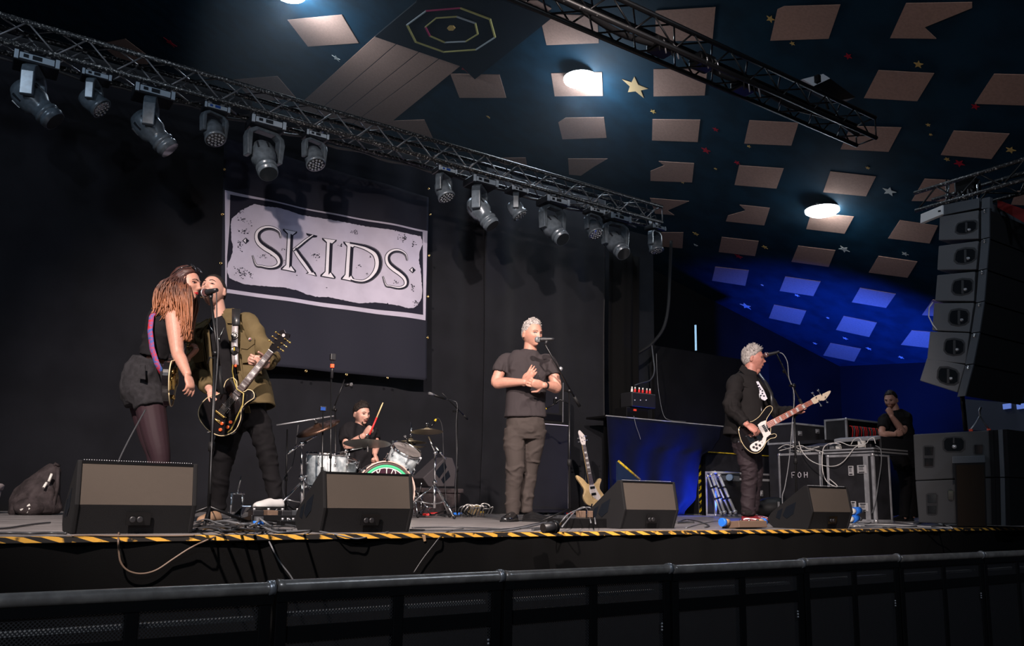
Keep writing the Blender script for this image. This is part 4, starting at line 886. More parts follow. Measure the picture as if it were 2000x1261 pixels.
# ---- the woman leaning to the same microphone
def woman():
    p = Person(300, 1022, 'long-haired woman in a black sleeveless top and grey denim shorts leaning to the microphone'); P = p.P; t = p.t; sv = p.sv
    H = Head(P(362, 556, .0), 1.40, .02, -.04, 1.06, jaw=1.15, nose=.95)
    sh = P(339, 618, .10); shb = P(322, 615, -.16); e = P(347, 688, .14); w = P(366, 731, .22)
    sd = sv(1.15)
    def torso(mb, g=0, low=True):
        R_ = [(P(291, 760), .140+g, .115+g, sd), (P(295, 730), .135+g, .10+g, sd), (P(306, 700), .110+g, .078+g, sd), (P(314, 672), .110+g, .084+g, sd), (P(320, 642), .120+g, .090+g, sd), (P(324, 622), .120+g, .078+g, sd), (P(329, 606), .085+g, .07+g, sd), (P(334, 597), .052+g, .052+g, sd)]
        loft(mb, R_ if low else R_[2:])
    b = MB(); H.skin(b); torso(b, -.036)
    limb(b, [P(330, 612), P(342, 594, .0), P(356, 574, 0)], [.058, .045, .045], 18)
    limb(b, [sh, sh.lerp(e, .4), e, e.lerp(w, .35), w], [.056, .055, .043, .041, .028], 16)
    e2 = P(335, 688, -.22); w2 = P(366, 700, -.20); limb(b, [shb, shb.lerp(e2, .5), e2, w2], [.055, .046, .038, .028], 14)
    hand(b, w, P(372, 752, .24)-w, -RH*.8+FH*.4, 1, (.35, .45, .5, .55), (.4, .9, .4), .95)
    hand(b, w2, P(376, 690, -.2)-w2, -RH*.8+ZU*.3, -1, (.7, .8, .9, .9), (.5, .8, .4), .92)
    legs = ([(293, 790, .06), (304, 850, .12), (314, 900, .14), (312, 960, .08), (308, 1008, .06)], [(281, 785, -.08), (296, 850, -.02), (306, 900, .02), (290, 960, -.08), (280, 1005, -.10)])
    for j in legs: limb(b, [P(*q) for q in j], [.075, .070, .050, .042, .032], 14)
    fuse('body', b, 'skin', t, .0048, 2)
    H.face(t, 'hair_brown', 'lip_red', 'open', 0)
    H.hair(t, 'hair_auburn', .014, .072, .02, 0, seed=9)
    random.seed(11); mb = MB()                                # long wavy locks from crown to shoulders
    for i in range(1500):
        a = random.uniform(-2.75, 2.75); el = random.uniform(.15, 1.5); d = V((math.sin(a)*math.cos(el), -math.cos(a)*math.cos(el), math.sin(el)))
        if d.y > .45: continue
        q0 = head_pt(d, grow=1); p0 = H.M @ (q0 + d*.008)
        side = q0.x; out = (H.M.to_3x3() @ V((d.x, min(d.y, .1), 0))).normalized()
        front = abs(a) > 1.6
        ex = random.uniform(345, 374) if (front and side > 0) or (front and random.random() < .5) else random.uniform(296, 352); 
        ey = random.uniform(632, 668) if front else (random.uniform(600, 626) + max(0, (345-ex))*.05)
        off = .13*(1 if side > 0 else -1)*random.uniform(.3, 1.1); p3 = P(ex, ey, off); mid = p0.lerp(p3, .45) + out*.045 + V((0, 0, .03))
        m2 = p0.lerp(p3, .78) + out*.02; ph = random.random()*6; pts = []
        if q0.z > .05: drop = [p0, H.M @ (V((d.x*.088, min(q0.y, .02)-.01, .02+.02*random.random())) )]
        else: drop = [p0]
        ctl = drop + [mid, m2, p3]; rows = catm([list(c) for c in ctl], 7)
        for j, r in enumerate(rows): u = j/len(rows); pts.append(V(r) + (RH*math.sin(u*9+ph*.4) + FH*math.cos(u*7+ph))*.013*u)
        n_ = len(pts); mb.tube(pts, [.001+.0027*math.sin(math.pi*min(1, (k+1)/n_*.93)) for k in range(n_)], 5)
    build('long_hair', mb, 'hair_auburn', t)
    sg = MB()
    for sx in (-1, 1): sg.tube([H.P(sx*.060, .062, .108), H.P(sx*.088, .01, .088), H.P(sx*.094, -.04, .045)], [.004, .004, .003], 7)
    for sx in (-1, 1): sg.lathe([(.0, .0), (.024, .001), (.027, .004), (.024, .007), (0, .006)], H.M @ Matrix.Translation((sx*.034, .066, .108)) @ Matrix.Rotation(-.85, 4, 'X'), 18)
    sg.tube([H.P(-.016, .070, .112), H.P(0, .074, .112), H.P(.016, .070, .112)], .004, 6)
    build('sunglasses', sg, 'shoe_black', t)
    m = MB(); R_ = None; torso(m, .012, False); limb(m, [P(322, 622), sh.lerp(P(322, 622), .25)], [.06, .062], 16, cap='start'); limb(m, [P(322, 622), shb], [.06, .060], 14, cap='start')
    fuse('sleeveless_top', m, 'tshirt_black', t, .008, 2, .016, 6, seed=3)
    m = MB(); loft(m, [(P(287, 790), .140, .125, sd), (P(285, 760), .165, .138, sd), (P(289, 728), .155, .124, sd), (P(297, 704), .132, .106, sd)])
    limb(m, [P(292, 770, .06), P(295, 797, .08)], [.108, .106], 18, cap='start'); limb(m, [P(280, 765, -.08), P(281, 789, -.08)], [.106, .104], 18, cap='start')
    fuse('shorts', m, 'denim_grey', t, .007, 2, .016, 6, seed=8)
    build('shorts_pocket', MB().prism([P(*q, .195) for q in [(273, 712), (283, 712), (284, 741), (270, 739)]], FH*.01), 'denim_grey', t, bevel=.002)
    m = MB()
    for j in legs: limb(m, [P(*q) for q in j], [.100, .084, .061, .053, .039], 16)
    fuse('tights', m, 'tights', t, .007, 2)
    for j in legs: h = P(j[4][0], 1012, j[4][2]); h.z = 0; shoe(t, h, h + RH*.2 - FH*.08, 'shoe_black')
woman()

# ---- the bass player in profile
def bassman():
    p = Person(1462, 1020, 'spiky grey-haired bass player in a charcoal jacket standing side-on at right'); P = p.P; t = p.t; sv = p.sv
    H = Head(P(1471, 700, .0), 1.25, -.03, .0, 1.14, jaw=.62, nose=1.1)
    sd = sv(1.1); sh = P(1437, 747, .16); s2 = P(1472, 747, -.18); e = P(1429, 797, .26); w = P(1459, 829, .42); e2 = P(1518, 806, -.10); w2 = P(1553, 803, .20)
    def torso(mb, g=0):
        loft(mb, [(P(1456, 868), .150+g, .130+g, sd), (P(1457, 845), .165+g, .150+g, sd), (P(1459, 812), .175+g, .170+g, sd), (P(1460, 780), .175+g, .160+g, sd), (P(1459, 755), .180+g, .145+g, sd), (P(1461, 740), .150+g, .11+g, sd), (P(1465, 730), .080+g, .075+g, sd)])
    b = MB(); H.skin(b); torso(b, -.036)
    limb(b, [P(1460, 745), P(1465, 728), P(1468, 708)], [.080, .072, .066], 20)
    limb(b, [P(1474, 726, .0), P(1480, 722, .0)], [.045, .035], 14)
    limb(b, [sh, sh.lerp(e, .5), e, e.lerp(w, .5), w], [.04, .042, .038, .036, .03], 14); limb(b, [s2, s2.lerp(e2, .5), e2, e2.lerp(w2, .5), w2], [.04, .042, .038, .036, .03], 14)
    hand(b, w, P(1474, 839, .44)-w, FH*.9-ZU*.5, 1, (.35, .45, .55, .6), (.5, .9, .2), 1.05)
    hand(b, w2, P(1564, 796, .24)-w2, -FH*.9-RH*.1, 1, (.7, .8, .9, 1.0), (.4, .7, .5), 1.05)
    legs = ([(1455, 865, .09), (1463, 922, .13), (1461, 1000, .10), (1461, 1012, .10)], [(1462, 862, -.08), (1474, 920, -.06), (1470, 995, -.10), (1470, 1008, -.1)])
    for j in legs: limb(b, [P(*q) for q in j], [.055, .045, .036, .034], 12)
    fuse('body', b, 'skin_ruddy', t, .0052, 2)
    H.face(t, 'brow_grey', 'lip', 'open', 0)
    H.hair(t, 'hair_grey', .020, .066, .01, 60, .018, (0, .6, .5), seed=4, sides=.5)
    m = MB(); torso(m, .008); fuse('tshirt', m, 'tshirt_black', t, .008, 2, .008, 6, seed=3)
    R_ = [(P(1453, 853, .0), .225, .205, sd), (P(1455, 825), .215, .205, sd), (P(1457, 795), .210, .200, sd), (P(1457, 768), .208, .185, sd), (P(1458, 748), .190, .160, sd), (P(1461, 735), .135, .115, sd), (P(1464, 726), .095, .095, sd)]
    open_jacket(t, 'jacket', R_, (102, 118), (438, 424), 'jacket_charcoal', .012, 6, 2)
    m = MB(); sleeve(m, [sh+(P(1458, 752)-sh)*.4, sh, sh.lerp(e, .5), e, e.lerp(w, .5), e.lerp(w, .92)], [.07, .088, .086, .078, .066, .054], 8, .005)
    sleeve(m, [s2+(P(1459, 752)-s2)*.4, s2, s2.lerp(e2, .5), e2, e2.lerp(w2, .5), e2.lerp(w2, .95)], [.07, .086, .08, .07, .06, .052], 7, .005)
    fuse('sleeves', m, 'jacket_charcoal', t, .008, 2, .026, 5, seed=6, zones=[(e, .14, 1.2), (e2, .12, 1.0)])
    cb = MB()
    for pts, o in (([(1449, 712), (1457, 716), (1476, 742), (1471, 752), (1456, 733), (1443, 722)], .13), ([(1480, 735), (1492, 757), (1509, 772), (1507, 786), (1497, 772), (1486, 752)], .02)): cb.prism([P(x, y, o) for x, y in pts], -FH*.012)
    build('collar', cb, 'jacket_charcoal', t, bevel=.003)
    build('zip', MB().tube([P(1475, 740, .12), P(1483, 770, .19), P(1487, 800, .20), P(1486, 815, .20)], .004, 6), 'steel', t)
    fl = MB().prism([P(x, y, .215) for x, y in [(1447, 746), (1470, 748), (1476, 756), (1460, 757), (1446, 752)]], FH*.02); build('pocket_flap', fl, 'jacket_charcoal', t, bevel=.004)
    pr = MB(); random.seed(5)
    fr = lambda x, y, o: P(x, y, .135+o)
    pts = [(1477, 745), (1481, 744), (1492, 762), (1499, 778), (1494, 782), (1487, 779), (1482, 766)]
    pr.prism([fr(x, y, .05) for x, y in pts], FH*.03); build('shirt_print', pr, 'print_white', t)
    wm = MB()
    for x, y in ((1481, 752), (1485, 760), (1489, 768), (1486, 772), (1492, 773), (1483, 757), (1489, 763)): wm.prism([fr(x+dx, y+dy, .053) for dx, dy in ((-1.6, -1), (1.5, -1.6), (1.8, 1), (-1, 1.6))], FH*.003)
    build('shirt_print_marks', wm, 'print_dark', t)
    m = MB(); loft(m, [(P(1458, 885), .135, .125, sd), (P(1457, 862), .162, .150, sd), (P(1457, 842), .165, .155, sd)])
    limb(m, [P(1456, 872, .08), P(1460, 900, .12), P(1464, 925, .13), P(1462, 965, .11), P(1461, 1003, .10)], [.112, .100, .086, .076, .068], 20, cap='start')
    limb(m, [P(1464, 868, -.07), P(1471, 895, -.07), P(1476, 920, -.06), P(1472, 960, -.09), P(1470, 998, -.10)], [.108, .096, .082, .072, .064], 20, cap='start')
    fuse('trousers', m, 'trouser_plum', t, .008, 2, .024, 5, (1, 1, 2.2), 4, zones=[(P(1462, 925, .2), .12, 1), (P(1462, 995, .1), .1, 1)])
    cuffring(t, 'turn_up', P(1461, 1001, .1), ZU, .066, 'jacket_charcoal', .006, 1, .028); cuffring(t, 'turn_up', P(1470, 996, -.1), ZU, .062, 'jacket_charcoal', .006, 1, .026)
    for x, o in ((1452, .10), (1462, -.10)): h = P(x, 1016, o); h.z = .0; shoe(t, h, h + RH*.27 - FH*.06, 'shoe_red', w=.048)
    cuffring(t, 'wristwatch', w.lerp(e, .1), w-e, .031, 'steel', .005, 1, .008)
bassman()

# ---- the drummer
def drummer():
    base = atY(700, 900, 3.75); base.z = 0
    p = Person(0, 0, 'drummer in a black t-shirt raising a red-handled stick behind the kit', base); P = p.P; t = p.t; sv = p.sv
    H = Head(P(706, 808, .06), .80, -.12, .05, 1.0, jaw=.8)
    s0 = sv(.45); sh0, sh1 = P(675, 838, .08), P(726, 842, -.08); e0 = P(680, 872, .16); w0 = P(711, 850, .30); e1 = P(734, 870, -.02); w1 = P(732, 885, .12)
    def torso(mb, g=0):
        loft(mb, [(P(706, 925, -.05), .170+g, .120+g, s0), (P(705, 905, -.03), .170+g, .120+g, s0), (P(702, 880), .165+g, .115+g, s0), (P(700, 858, .02), .175+g, .115+g, s0), (P(700, 844, .03), .185+g, .105+g, s0), (P(701, 835, .04), .150+g, .09+g, s0), (P(703, 828, .05), .075+g, .065+g, s0)])
    b = MB(); H.skin(b); torso(b, -.036); limb(b, [P(702, 838, .03), P(703, 828, .04), P(705, 815, .05)], [.065, .056, .054], 16)
    limb(b, [sh0, sh0.lerp(e0, .5), e0, e0.lerp(w0, .4), w0], [.040, .050, .046, .045, .028], 14); limb(b, [sh1, sh1.lerp(e1, .5), e1, w1], [.040, .050, .042, .028], 14)
    hand(b, w0, P(720, 838, .33)-w0, FH*.6+RH*.8, 1, (1.2, 1.3, 1.35, 1.35), (.5, .6, .7), 1.05)
    hand(b, w1, P(735, 895, .16)-w1, FH*.3-RH*.8, 1, (1.1, 1.2, 1.25, 1.3), (.5, .7, .7), 1.05)
    for j in ([(690, 925, .0), (672, 935, .40), (668, 1000, .38)], [(720, 925, 0), (752, 930, .38), (756, 1000, .36)]): limb(b, [P(*q) for q in j], [.085, .062, .04], 12)
    fuse('body', b, 'skin_pale', t, .0055, 2)
    H.face(t, 'hair_dark', 'lip', 'open', .55)
    H.hair(t, 'hair_dark', .016, .064, .0, 40, .010, (0, .3, .6), seed=8, sides=.3)
    bd = MB(); bd.tube([head_surf(.027*math.cos(a), -.076+.028*math.sin(a), .0015) for a in [math.pi+math.pi*k/14 for k in range(15)]], .0075, 8); bd.tube([head_surf(.024*k/4, -.050-.006*abs(k)/4, .001) for k in range(-4, 5)], .004, 7)
    build('beard', bd.xf(H.M), 'hair_dark', t)
    m = MB(); torso(m, .010)
    for s_, e_ in ((sh0, e0), (sh1, e1)): limb(m, [s_+(P(701, 850)-s_)*.5, s_+(P(701, 850)-s_)*.1, s_.lerp(e_, .3), s_.lerp(e_, .62)], [.064, .072, .076, .070], 16, cap='start')
    fuse('tshirt', m, 'tshirt_black', t, .009, 2, .022, 5, seed=3)
    m = MB(); loft(m, [(P(706, 940, -.05), .19, .14, s0), (P(706, 918, -.05), .185, .135, s0)])
    for j in ([(690, 928, .0), (672, 936, .40), (668, 998, .38)], [(720, 928, 0), (752, 932, .38), (756, 998, .36)]): limb(m, [P(*q) for q in j], [.105, .080, .058], 16)
    fuse('trousers', m, 'trouser_black', t, .009, 2, .012, 5)
    for x, o in ((664, .38), (756, .36)): h = P(x, 1003, o); h.z = .02; shoe(t, h, h - FH*.25, 'shoe_black')
    cuffring(t, 'wristband', w0.lerp(e0, .14), w0-e0, .031, 'black_rubber', .003, 1, .006)
    a, c = P(727, 836, .36), P(748, 786, .36); st = thing('drumstick', 'wooden drumstick with a red grip held up by the drummer', 'drumstick', a)
    build('shaft', MB().tube([a.lerp(c, .42), a.lerp(c, .9), a.lerp(c, .97), c], [.008, .0068, .0045, .006], 8), 'stick_wood', st); build('grip', MB().tube([a-(c-a)*.25, a.lerp(c, .42)], .0088, 8), 'red', st)
    q = thing('drum_stool', 'round black drum stool under the drummer', 'stool', (base.x, base.y, 0)); c = V((P(706, 940, -.05).x, P(706, 940, -.05).y, 0))
    build('seat', MB().lathe([(.16, .36), (.17, .39), (.15, .41)], Matrix.Translation(c), 24), 'black_plastic', q); build('post', MB().rod(c, c+ZU*.36, .015), 'chrome', q)

drummer()

# ---- the technician at the desk
def technician():
    D = atD(1757, 1010, 11.1); D.z = 0
    p = Person(0, 0, 'bearded technician in a black t-shirt standing at the desk with a fist at his chin', D); P = p.P; t = p.t; sv = p.sv
    H = Head(P(1740, 781, .0), -.75, -.25, .0, 1.06, jaw=.8)
    s0 = sv(-.45); sh1, sh0 = P(1770, 817, .02), P(1728, 816, .10); e1 = P(1763, 842, .16); w1 = P(1741, 812, .26); e0 = P(1722, 846, .22); w0 = P(1748, 848, .26)
    def torso(mb, g=0):
        loft(mb, [(P(1768, 900, 0), .160+g, .120+g, s0), (P(1764, 880, 0), .165+g, .125+g, s0), (P(1758, 850), .170+g, .125+g, s0), (P(1752, 828), .185+g, .12+g, s0), (P(1750, 814), .185+g, .105+g, s0), (P(1749, 806), .13+g, .08+g, s0), (P(1748, 801), .07+g, .06+g, s0)])
    b = MB(); H.skin(b); torso(b, -.036); limb(b, [P(1749, 808), P(1747, 797), P(1743, 788)], [.068, .06, .058], 16)
    limb(b, [sh1, sh1.lerp(e1, .5), e1, e1.lerp(w1, .4), w1], [.042, .052, .050, .046, .03], 14); limb(b, [sh0, e0, e0.lerp(w0, .5), w0], [.042, .046, .04, .03], 14)
    hand(b, w1, P(1737, 802, .26)-w1, FH*1.0, -1, (1.3, 1.35, 1.4, 1.4), (.4, .7, .7), 1.05); hand(b, w0, P(1762, 845, .24)-w0, FH, 1, (.3, .3, .35, .35), (.4, .9, .2), 1.05)
    legs = ([(1762, 900, .08), (1769, 945, .1), (1766, 1000, .08), (1766, 1010, .08)], [(1774, 900, -.08), (1779, 945, -.08), (1783, 998, -.1), (1783, 1008, -.1)])
    for j in legs: limb(b, [P(*q) for q in j], [.055, .045, .036, .034], 12)
    fuse('body', b, 'skin_pale', t, .006, 2); H.face(t, 'hair_dark', 'lip', 'open', 0); H.hair(t, 'hair_dark', .010, .076, .0, 30, .010, (0, .2, .6), rec=.02, seed=6, sides=.5)
    bd = MB(); n, m = 48, 36; vs = []
    for d in sphere_dirs(n, m):
        q = head_pt(d, grow=0); k = sm(-.030, -.048, q.z)*sm(.02, .04, q.y+.0)*(1 if (abs(q.x) > .024 or q.z < -.075) else .2); vs.append(H.M @ (q + d*(.006*k - .006*(1-k))))
    build('beard', MB().add(vs, grid_faces(n, m)), 'stubble', t)
    m = MB(); torso(m, .011)
    for s_, e_ in ((sh0, e0), (sh1, e1)): limb(m, [s_+(P(1751, 822)-s_)*.5, s_+(P(1751, 822)-s_)*.1, s_.lerp(e_, .35), s_.lerp(e_, .68)], [.068, .076, .08, .074], 16, cap='start')
    fuse('tshirt', m, 'tshirt_black', t, .009, 2, .020, 5, seed=9)
    m = MB(); loft(m, [(P(1770, 915), .150, .13, s0), (P(1767, 895), .170, .135, s0), (P(1765, 878), .168, .13, s0)])
    for j in legs: limb(m, [P(*q) for q in j[:3]]+[P(j[2][0], 1009, j[2][2])], [.105, .078, .060, .056], 16, cap='start')
    fuse('trousers', m, 'trouser_black', t, .009, 2, .014, 5)
    for x, o in ((1762, .08), (1780, -.1)): h = P(x, 1014, o); h.z = 0; shoe(t, h, h - RH*.2 - FH*.1, 'shoe_black')
technician()
# ================================================================== instruments
def outline(pts, k=4): q = [tuple(p) for p in pts]; n = len(q); o = []
def closed(pts, k=5):                                       # smooth closed outline through points
    n = len(pts); out = []
    for i in range(n):
        a, b, c, d = pts[i-1], pts[i], pts[(i+1) % n], pts[(i+2) % n]
        for j in range(k):
            t = j/k; out.append(tuple(.5*(2*b[q] + (c[q]-a[q])*t + (2*a[q]-5*b[q]+4*c[q]-d[q])*t*t + (3*b[q]-a[q]-3*c[q]+d[q])*t**3) for q in (0, 1)))
    return out
def slab(mb, pts, F, z0, z1):                                # F maps local x,y,z to world
    a = [F(x, y, z0) for x, y in pts]; mb.prism(a, F(0, 0, z1)-F(0, 0, z0)); return mb
class Axes:                                                  # guitar frame: o, x along the neck, z out of the face
    def __init__(s, o, tip, nz): s.o = V(o); s.x = (V(tip)-s.o).normalized(); z = V(nz); s.z = (z-s.x*z.dot(s.x)).normalized(); s.y = s.z.cross(s.x)
    def __call__(s, x, y, z=0): return s.o + s.x*x + s.y*y + s.z*z
    def M(s, x=0, y=0, z=0): p = s(x, y, z); return Matrix(((s.x.x, s.y.x, s.z.x, p.x), (s.x.y, s.y.y, s.z.y, p.y), (s.x.z, s.y.z, s.z.z, p.z), (0, 0, 0, 1)))
def tuner(F, par, x, y, sy, mat='chrome', big=1.0, leaf=False):
    mb = MB(); mb.rod(F(x, y, .0), F(x, y, .018), .004*big); mb.rod(F(x, y, -.008), F(x, y+sy*.030*big, -.008), .003*big)
    mb.ball(F(x, y+sy*.038*big, -.008), (.010*big, .010*big, .007*big), None, 10, 8); return build('tuning_peg', mb, mat, par)
def neck_parts(t, F, x0, x1, w0, w1, mat, frets, scale, inlay_at, inw, nstr, bridge_x, head_ang=0, block=True, th=.022):
    mb = MB(); mb.prism([F(x0, -w0, 0), F(x1, -w1, 0), F(x1, w1, 0), F(x0, w0, 0)], -F.z*th); nk = build('neck', mb, mat[0], t, bevel=.004)
    mb = MB(); mb.prism([F(x0, -w0, .005), F(x1, -w1, .005), F(x1, w1, .005), F(x0, w0, .005)], -F.z*.0048); fb = build('fingerboard', mb, mat[1], t)
    xs = [x1 - scale*(1-2**(-k/12)) for k in range(frets+1)]
    mb = MB()
    for x in xs[1:]:
        if x < x0: break
        w = w1+(w0-w1)*(x1-x)/(x1-x0); mb.box(F(x, 0, .0058), (.0022, w*1.96, .0024), F.M().to_3x3())
    build('frets', mb, 'steel', fb)
    for k in inlay_at:
        x = (xs[k]+xs[k-1])/2; w = (w1+(w0-w1)*(x1-x)/(x1-x0))*inw; l = abs(xs[k-1]-xs[k])*.55 if block else .010
        if x > x0: build('inlay', MB().box(F(x, 0, .0055), (l, w*1.6, .0012), F.M().to_3x3()), 'inlay', fb)
    build('nut', MB().box(F(x1+.002, 0, .006), (.005, w1*2, .008), F.M().to_3x3()), 'inlay', t)
    mb = MB()
    for i in range(nstr):
        u = (i/(nstr-1)-.5)*2; mb.rod(F(bridge_x, u*w0*.80, .014), F(x1+.003, u*w1*.78, .011), .0011 if nstr > 4 else .0016, 5)
    build('strings', mb, 'steel', t)

# ---- black single-cutaway guitar of the man in the olive jacket
def black_guitar():
    b0 = atP(452, 1020, V((0, 0, 0)), V((0, 0, 1))); base = atZ(452, 1020, 0)
    pl = lambda x, y, o: atP(x, y, base - FH*o, FH)
    o = pl(434, 805, .30); tip = pl(566, 640, .30); F = Axes(o, tip, -FH*.98 + ZU*.08 - RH*.05)
    t = thing('electric_guitar', 'glossy black single-cutaway guitar with cream edge binding held by the man in the olive jacket', 'guitar', o)
    B = closed([(-.155, 0), (-.13, -.105), (-.05, -.158), (.04, -.140), (.10, -.098), (.16, -.100), (.215, -.118), (.245, -.085), (.235, -.045), (.205, -.03), (.205, .03), (.23, .06), (.235, .10), (.19, .125), (.13, .105), (.08, .110), (.02, .155), (-.06, .160), (-.125, .115)])
    B = [(x*1.0, y*1.0) for x, y in B]
    mb = MB(); slab(mb, B, F, -.045, .0); build('body', mb, 'guitar_black', t, bevel=.006)
    for z in (.001,): build('binding', MB().tube([F(x, y, z) for x, y in B+B[:1]], .0030, 6), 'cream', t)
    pk = closed([(.0, -.035), (.02, -.085), (.09, -.088), (.17, -.06), (.17, -.035), (.08, -.033)]); build('scratchplate', slab(MB(), pk, F, .004, .007), 'guitar_black', t)
    for x in (.135, .035): build('pickup', MB().box(F(x, 0, .006), (.036, .075, .012), F.M().to_3x3()), 'chrome', t, bevel=.003)
    build('bridge', MB().box(F(-.02, 0, .008), (.014, .085, .012), F.M().to_3x3()), 'gold', t, bevel=.002); build('tailpiece', MB().rod(F(-.065, -.048, .010), F(-.065, .048, .010), .007), 'gold', t)
    for x, y in ((-.10, -.075), (-.055, -.105), (-.06, -.055), (-.015, -.10)): build('control_knob', MB().lathe([(.013, 0), (.012, .012), (.009, .013)], F.M(x, y, .002), 14), 'knob_amber', t)
    neck_parts(t, F, .16, .545, .028, .0215, ('rosewood', 'rosewood'), 22, .628, (3, 5, 7, 9, 12), .8, 6, -.02)
    hd = [(.548, -.021), (.57, -.030), (.60, -.032), (.70, -.044), (.725, -.030), (.712, 0), (.725, .030), (.70, .044), (.60, .032), (.57, .030), (.548, .021)]
    hs = build('headstock', slab(MB(), hd, F, -.014, .002), 'guitar_black', t, bevel=.002); build('headstock_inlay', MB().lathe([(0, 0), (.012, .001)], F.M(.69, 0, .004), 16), 'strap_silver', hs)
    for i in range(3):
        for sy in (-1, 1): tuner(F, hs, .60+i*.038, sy*.028, sy, 'gold')
    build('strap_button', MB().ball(F(-.165, 0, -.02), .010), 'chrome', t)
    # strap
    P = lambda x, y, of: atP(x, y, base - FH*of, FH)
    st = thing('guitar_strap', 'dark clear-and-leather strap with badges over the olive jacket', 'strap', P(458, 680, .18))
    pts = [P(462, 603, .02), P(461, 615, .115), P(459, 640, .185), P(458, 670, .195), P(459, 700, .20), P(460, 712, .21)]
    w = .023; g = [[p - RH*w, p, p + RH*w] for p in pts]; build('webbing', MB().sheet(g), 'strap_silver', st, solid=.004)
    build('leather_end', MB().prism([P(x, y, .206) for x, y in [(453, 605), (469, 606), (469, 640), (453, 640)]], FH*.006) if False else MB().sheet([[P(453, 634, .19), P(468, 634, .19)], [P(453, 603, .10), P(469, 603, .10)]]), 'leather_strap', st, solid=.005)
    bd = build('round_patch', MB().lathe([(0, .004), (.026, .004), (.028, 0)], Matrix.Translation(P(458.5, 655, .204)) @ Matrix.Rotation(math.pi/2, 4, 'X') @ Matrix.Rotation(.0, 4, 'Y'), 24), 'leather_strap', st)
    build('patch_ring', MB().tube([P(458.5, 655, .212) + RH*.021*math.cos(a) + ZU*.021*math.sin(a) for a in [2*math.pi*k/20 for k in range(21)]], .0022, 6), 'inlay', bd)
    for a in (0, .8, 1.6, 2.4): build('patch_spoke', MB().rod(P(458.5, 655, .212) + (RH*math.cos(a)+ZU*math.sin(a))*.014, P(458.5, 655, .212) - (RH*math.cos(a)+ZU*math.sin(a))*.014, .0018), 'inlay', bd)
    b2 = build('half_patch', MB().lathe([(0, .004), (.030, .004), (.032, 0)], Matrix.Translation(P(459, 684, .208)) @ Matrix.Rotation(math.pi/2, 4, 'X'), 24), 'leather_strap', st)
    c = P(459, 684, .218); build('patch_wedge', MB().prism([c] + [c + RH*.025*math.cos(a) + ZU*.025*math.sin(a) for a in (1.75, 2.1, 2.5, 2.9, 3.3)], FH*.002), 'yellow', b2)
    build('patch_wedge', MB().prism([c+RH*.004] + [c + RH*.004 + RH*.025*math.cos(a) + ZU*.025*math.sin(a) for a in (1.2, .8, .3, -.2, -.6)], FH*.002), 'grey_bag', b2)
    build('red_light', MB().ball(P(460, 714, .22), .008), 'red_led', st)
    tag(build('guitar_lead', MB().tube([pl(438, 850, .28), pl(452, 838, .34), pl(474, 790, .34), pl(476, 768, .33), pl(463, 760, .33), pl(457, 742, .3), pl(454, 725, .26), pl(455, 712, .22)], .0045, 7), 'yellow_lead'), 'thin yellowish guitar lead looping around the black guitar body', 'cable')
black_guitar()
# ---- the woman's guitar, seen almost edge-on
def womans_guitar():
    base = atZ(300, 1022, 0); pl = lambda x, y, o: atP(x, y, base - FH*o, FH)
    o = pl(337, 745, .20); tip = pl(365, 664, -.30); F = Axes(o, tip, RH*.97 + FH*.22)
    t = thing('electric_guitar', 'black guitar with gold tuners seen edge-on against the woman in shorts', 'guitar', o)
    B = closed([(-.15, 0), (-.12, -.11), (-.04, -.155), (.05, -.13), (.11, -.11), (.18, -.12), (.215, -.08), (.20, -.03), (.20, .03), (.22, .08), (.18, .12), (.12, .105), (.06, .125), (-.03, .16), (-.12, .11)])
    build('body', slab(MB(), B, F, -.045, 0), 'guitar_black', t, bevel=.006); build('binding', MB().tube([F(x, y, .001) for x, y in B+B[:1]], .004, 6), 'cream', t)
    for x in (.12, .03): build('pickup', MB().box(F(x, 0, .008), (.036, .075, .014), F.M().to_3x3()), 'gold', t, bevel=.003)
    build('bridge', MB().box(F(-.03, 0, .010), (.016, .085, .016), F.M().to_3x3()), 'gold', t, bevel=.002)
    for x, y in ((-.09, .07), (-.05, .10), (-.08, -.07), (-.04, -.10)): build('control_knob', MB().lathe([(.013, 0), (.012, .016), (.009, .017)], F.M(x, y, .002), 12), 'gold', t)
    neck_parts(t, F, .18, .545, .028, .0215, ('rosewood', 'rosewood'), 22, .628, (3, 5, 7, 9), .8, 6, -.03)
    hs = build('headstock', slab(MB(), [(.548, -.021), (.60, -.035), (.72, -.040), (.72, .040), (.60, .035), (.548, .021)], F, -.014, .002), 'guitar_black', t, bevel=.002)
    for i in range(3):
        for sy in (-1, 1): tuner(F, hs, .60+i*.04, sy*.03, sy, 'gold')
    pts = [pl(326, 604, .10), pl(305, 604, .12), pl(296, 618, .16), pl(293, 645, .185), pl(297, 680, .20), pl(306, 708, .21), pl(316, 728, .21)]; g = []
    for i, p in enumerate(pts):
        a = pts[max(i-1, 0)]; b = pts[min(i+1, len(pts)-1)]; d = (b-a).normalized(); s = d.cross(FH).normalized(); g.append([p-s*.017, p, p+s*.017])
    tag(build('guitar_strap', MB().sheet(g), 'strap_blue', solid=.004), 'blue guitar strap patterned with red down the woman\'s back', 'strap')
    tag(build('strap_lock', MB().tube([pl(316, 726, .21), pl(319, 742, .22), pl(330, 752, .22)], .014, 8), 'leather_strap'), 'black leather strap tail joining the edge-on guitar', 'strap')
womans_guitar()
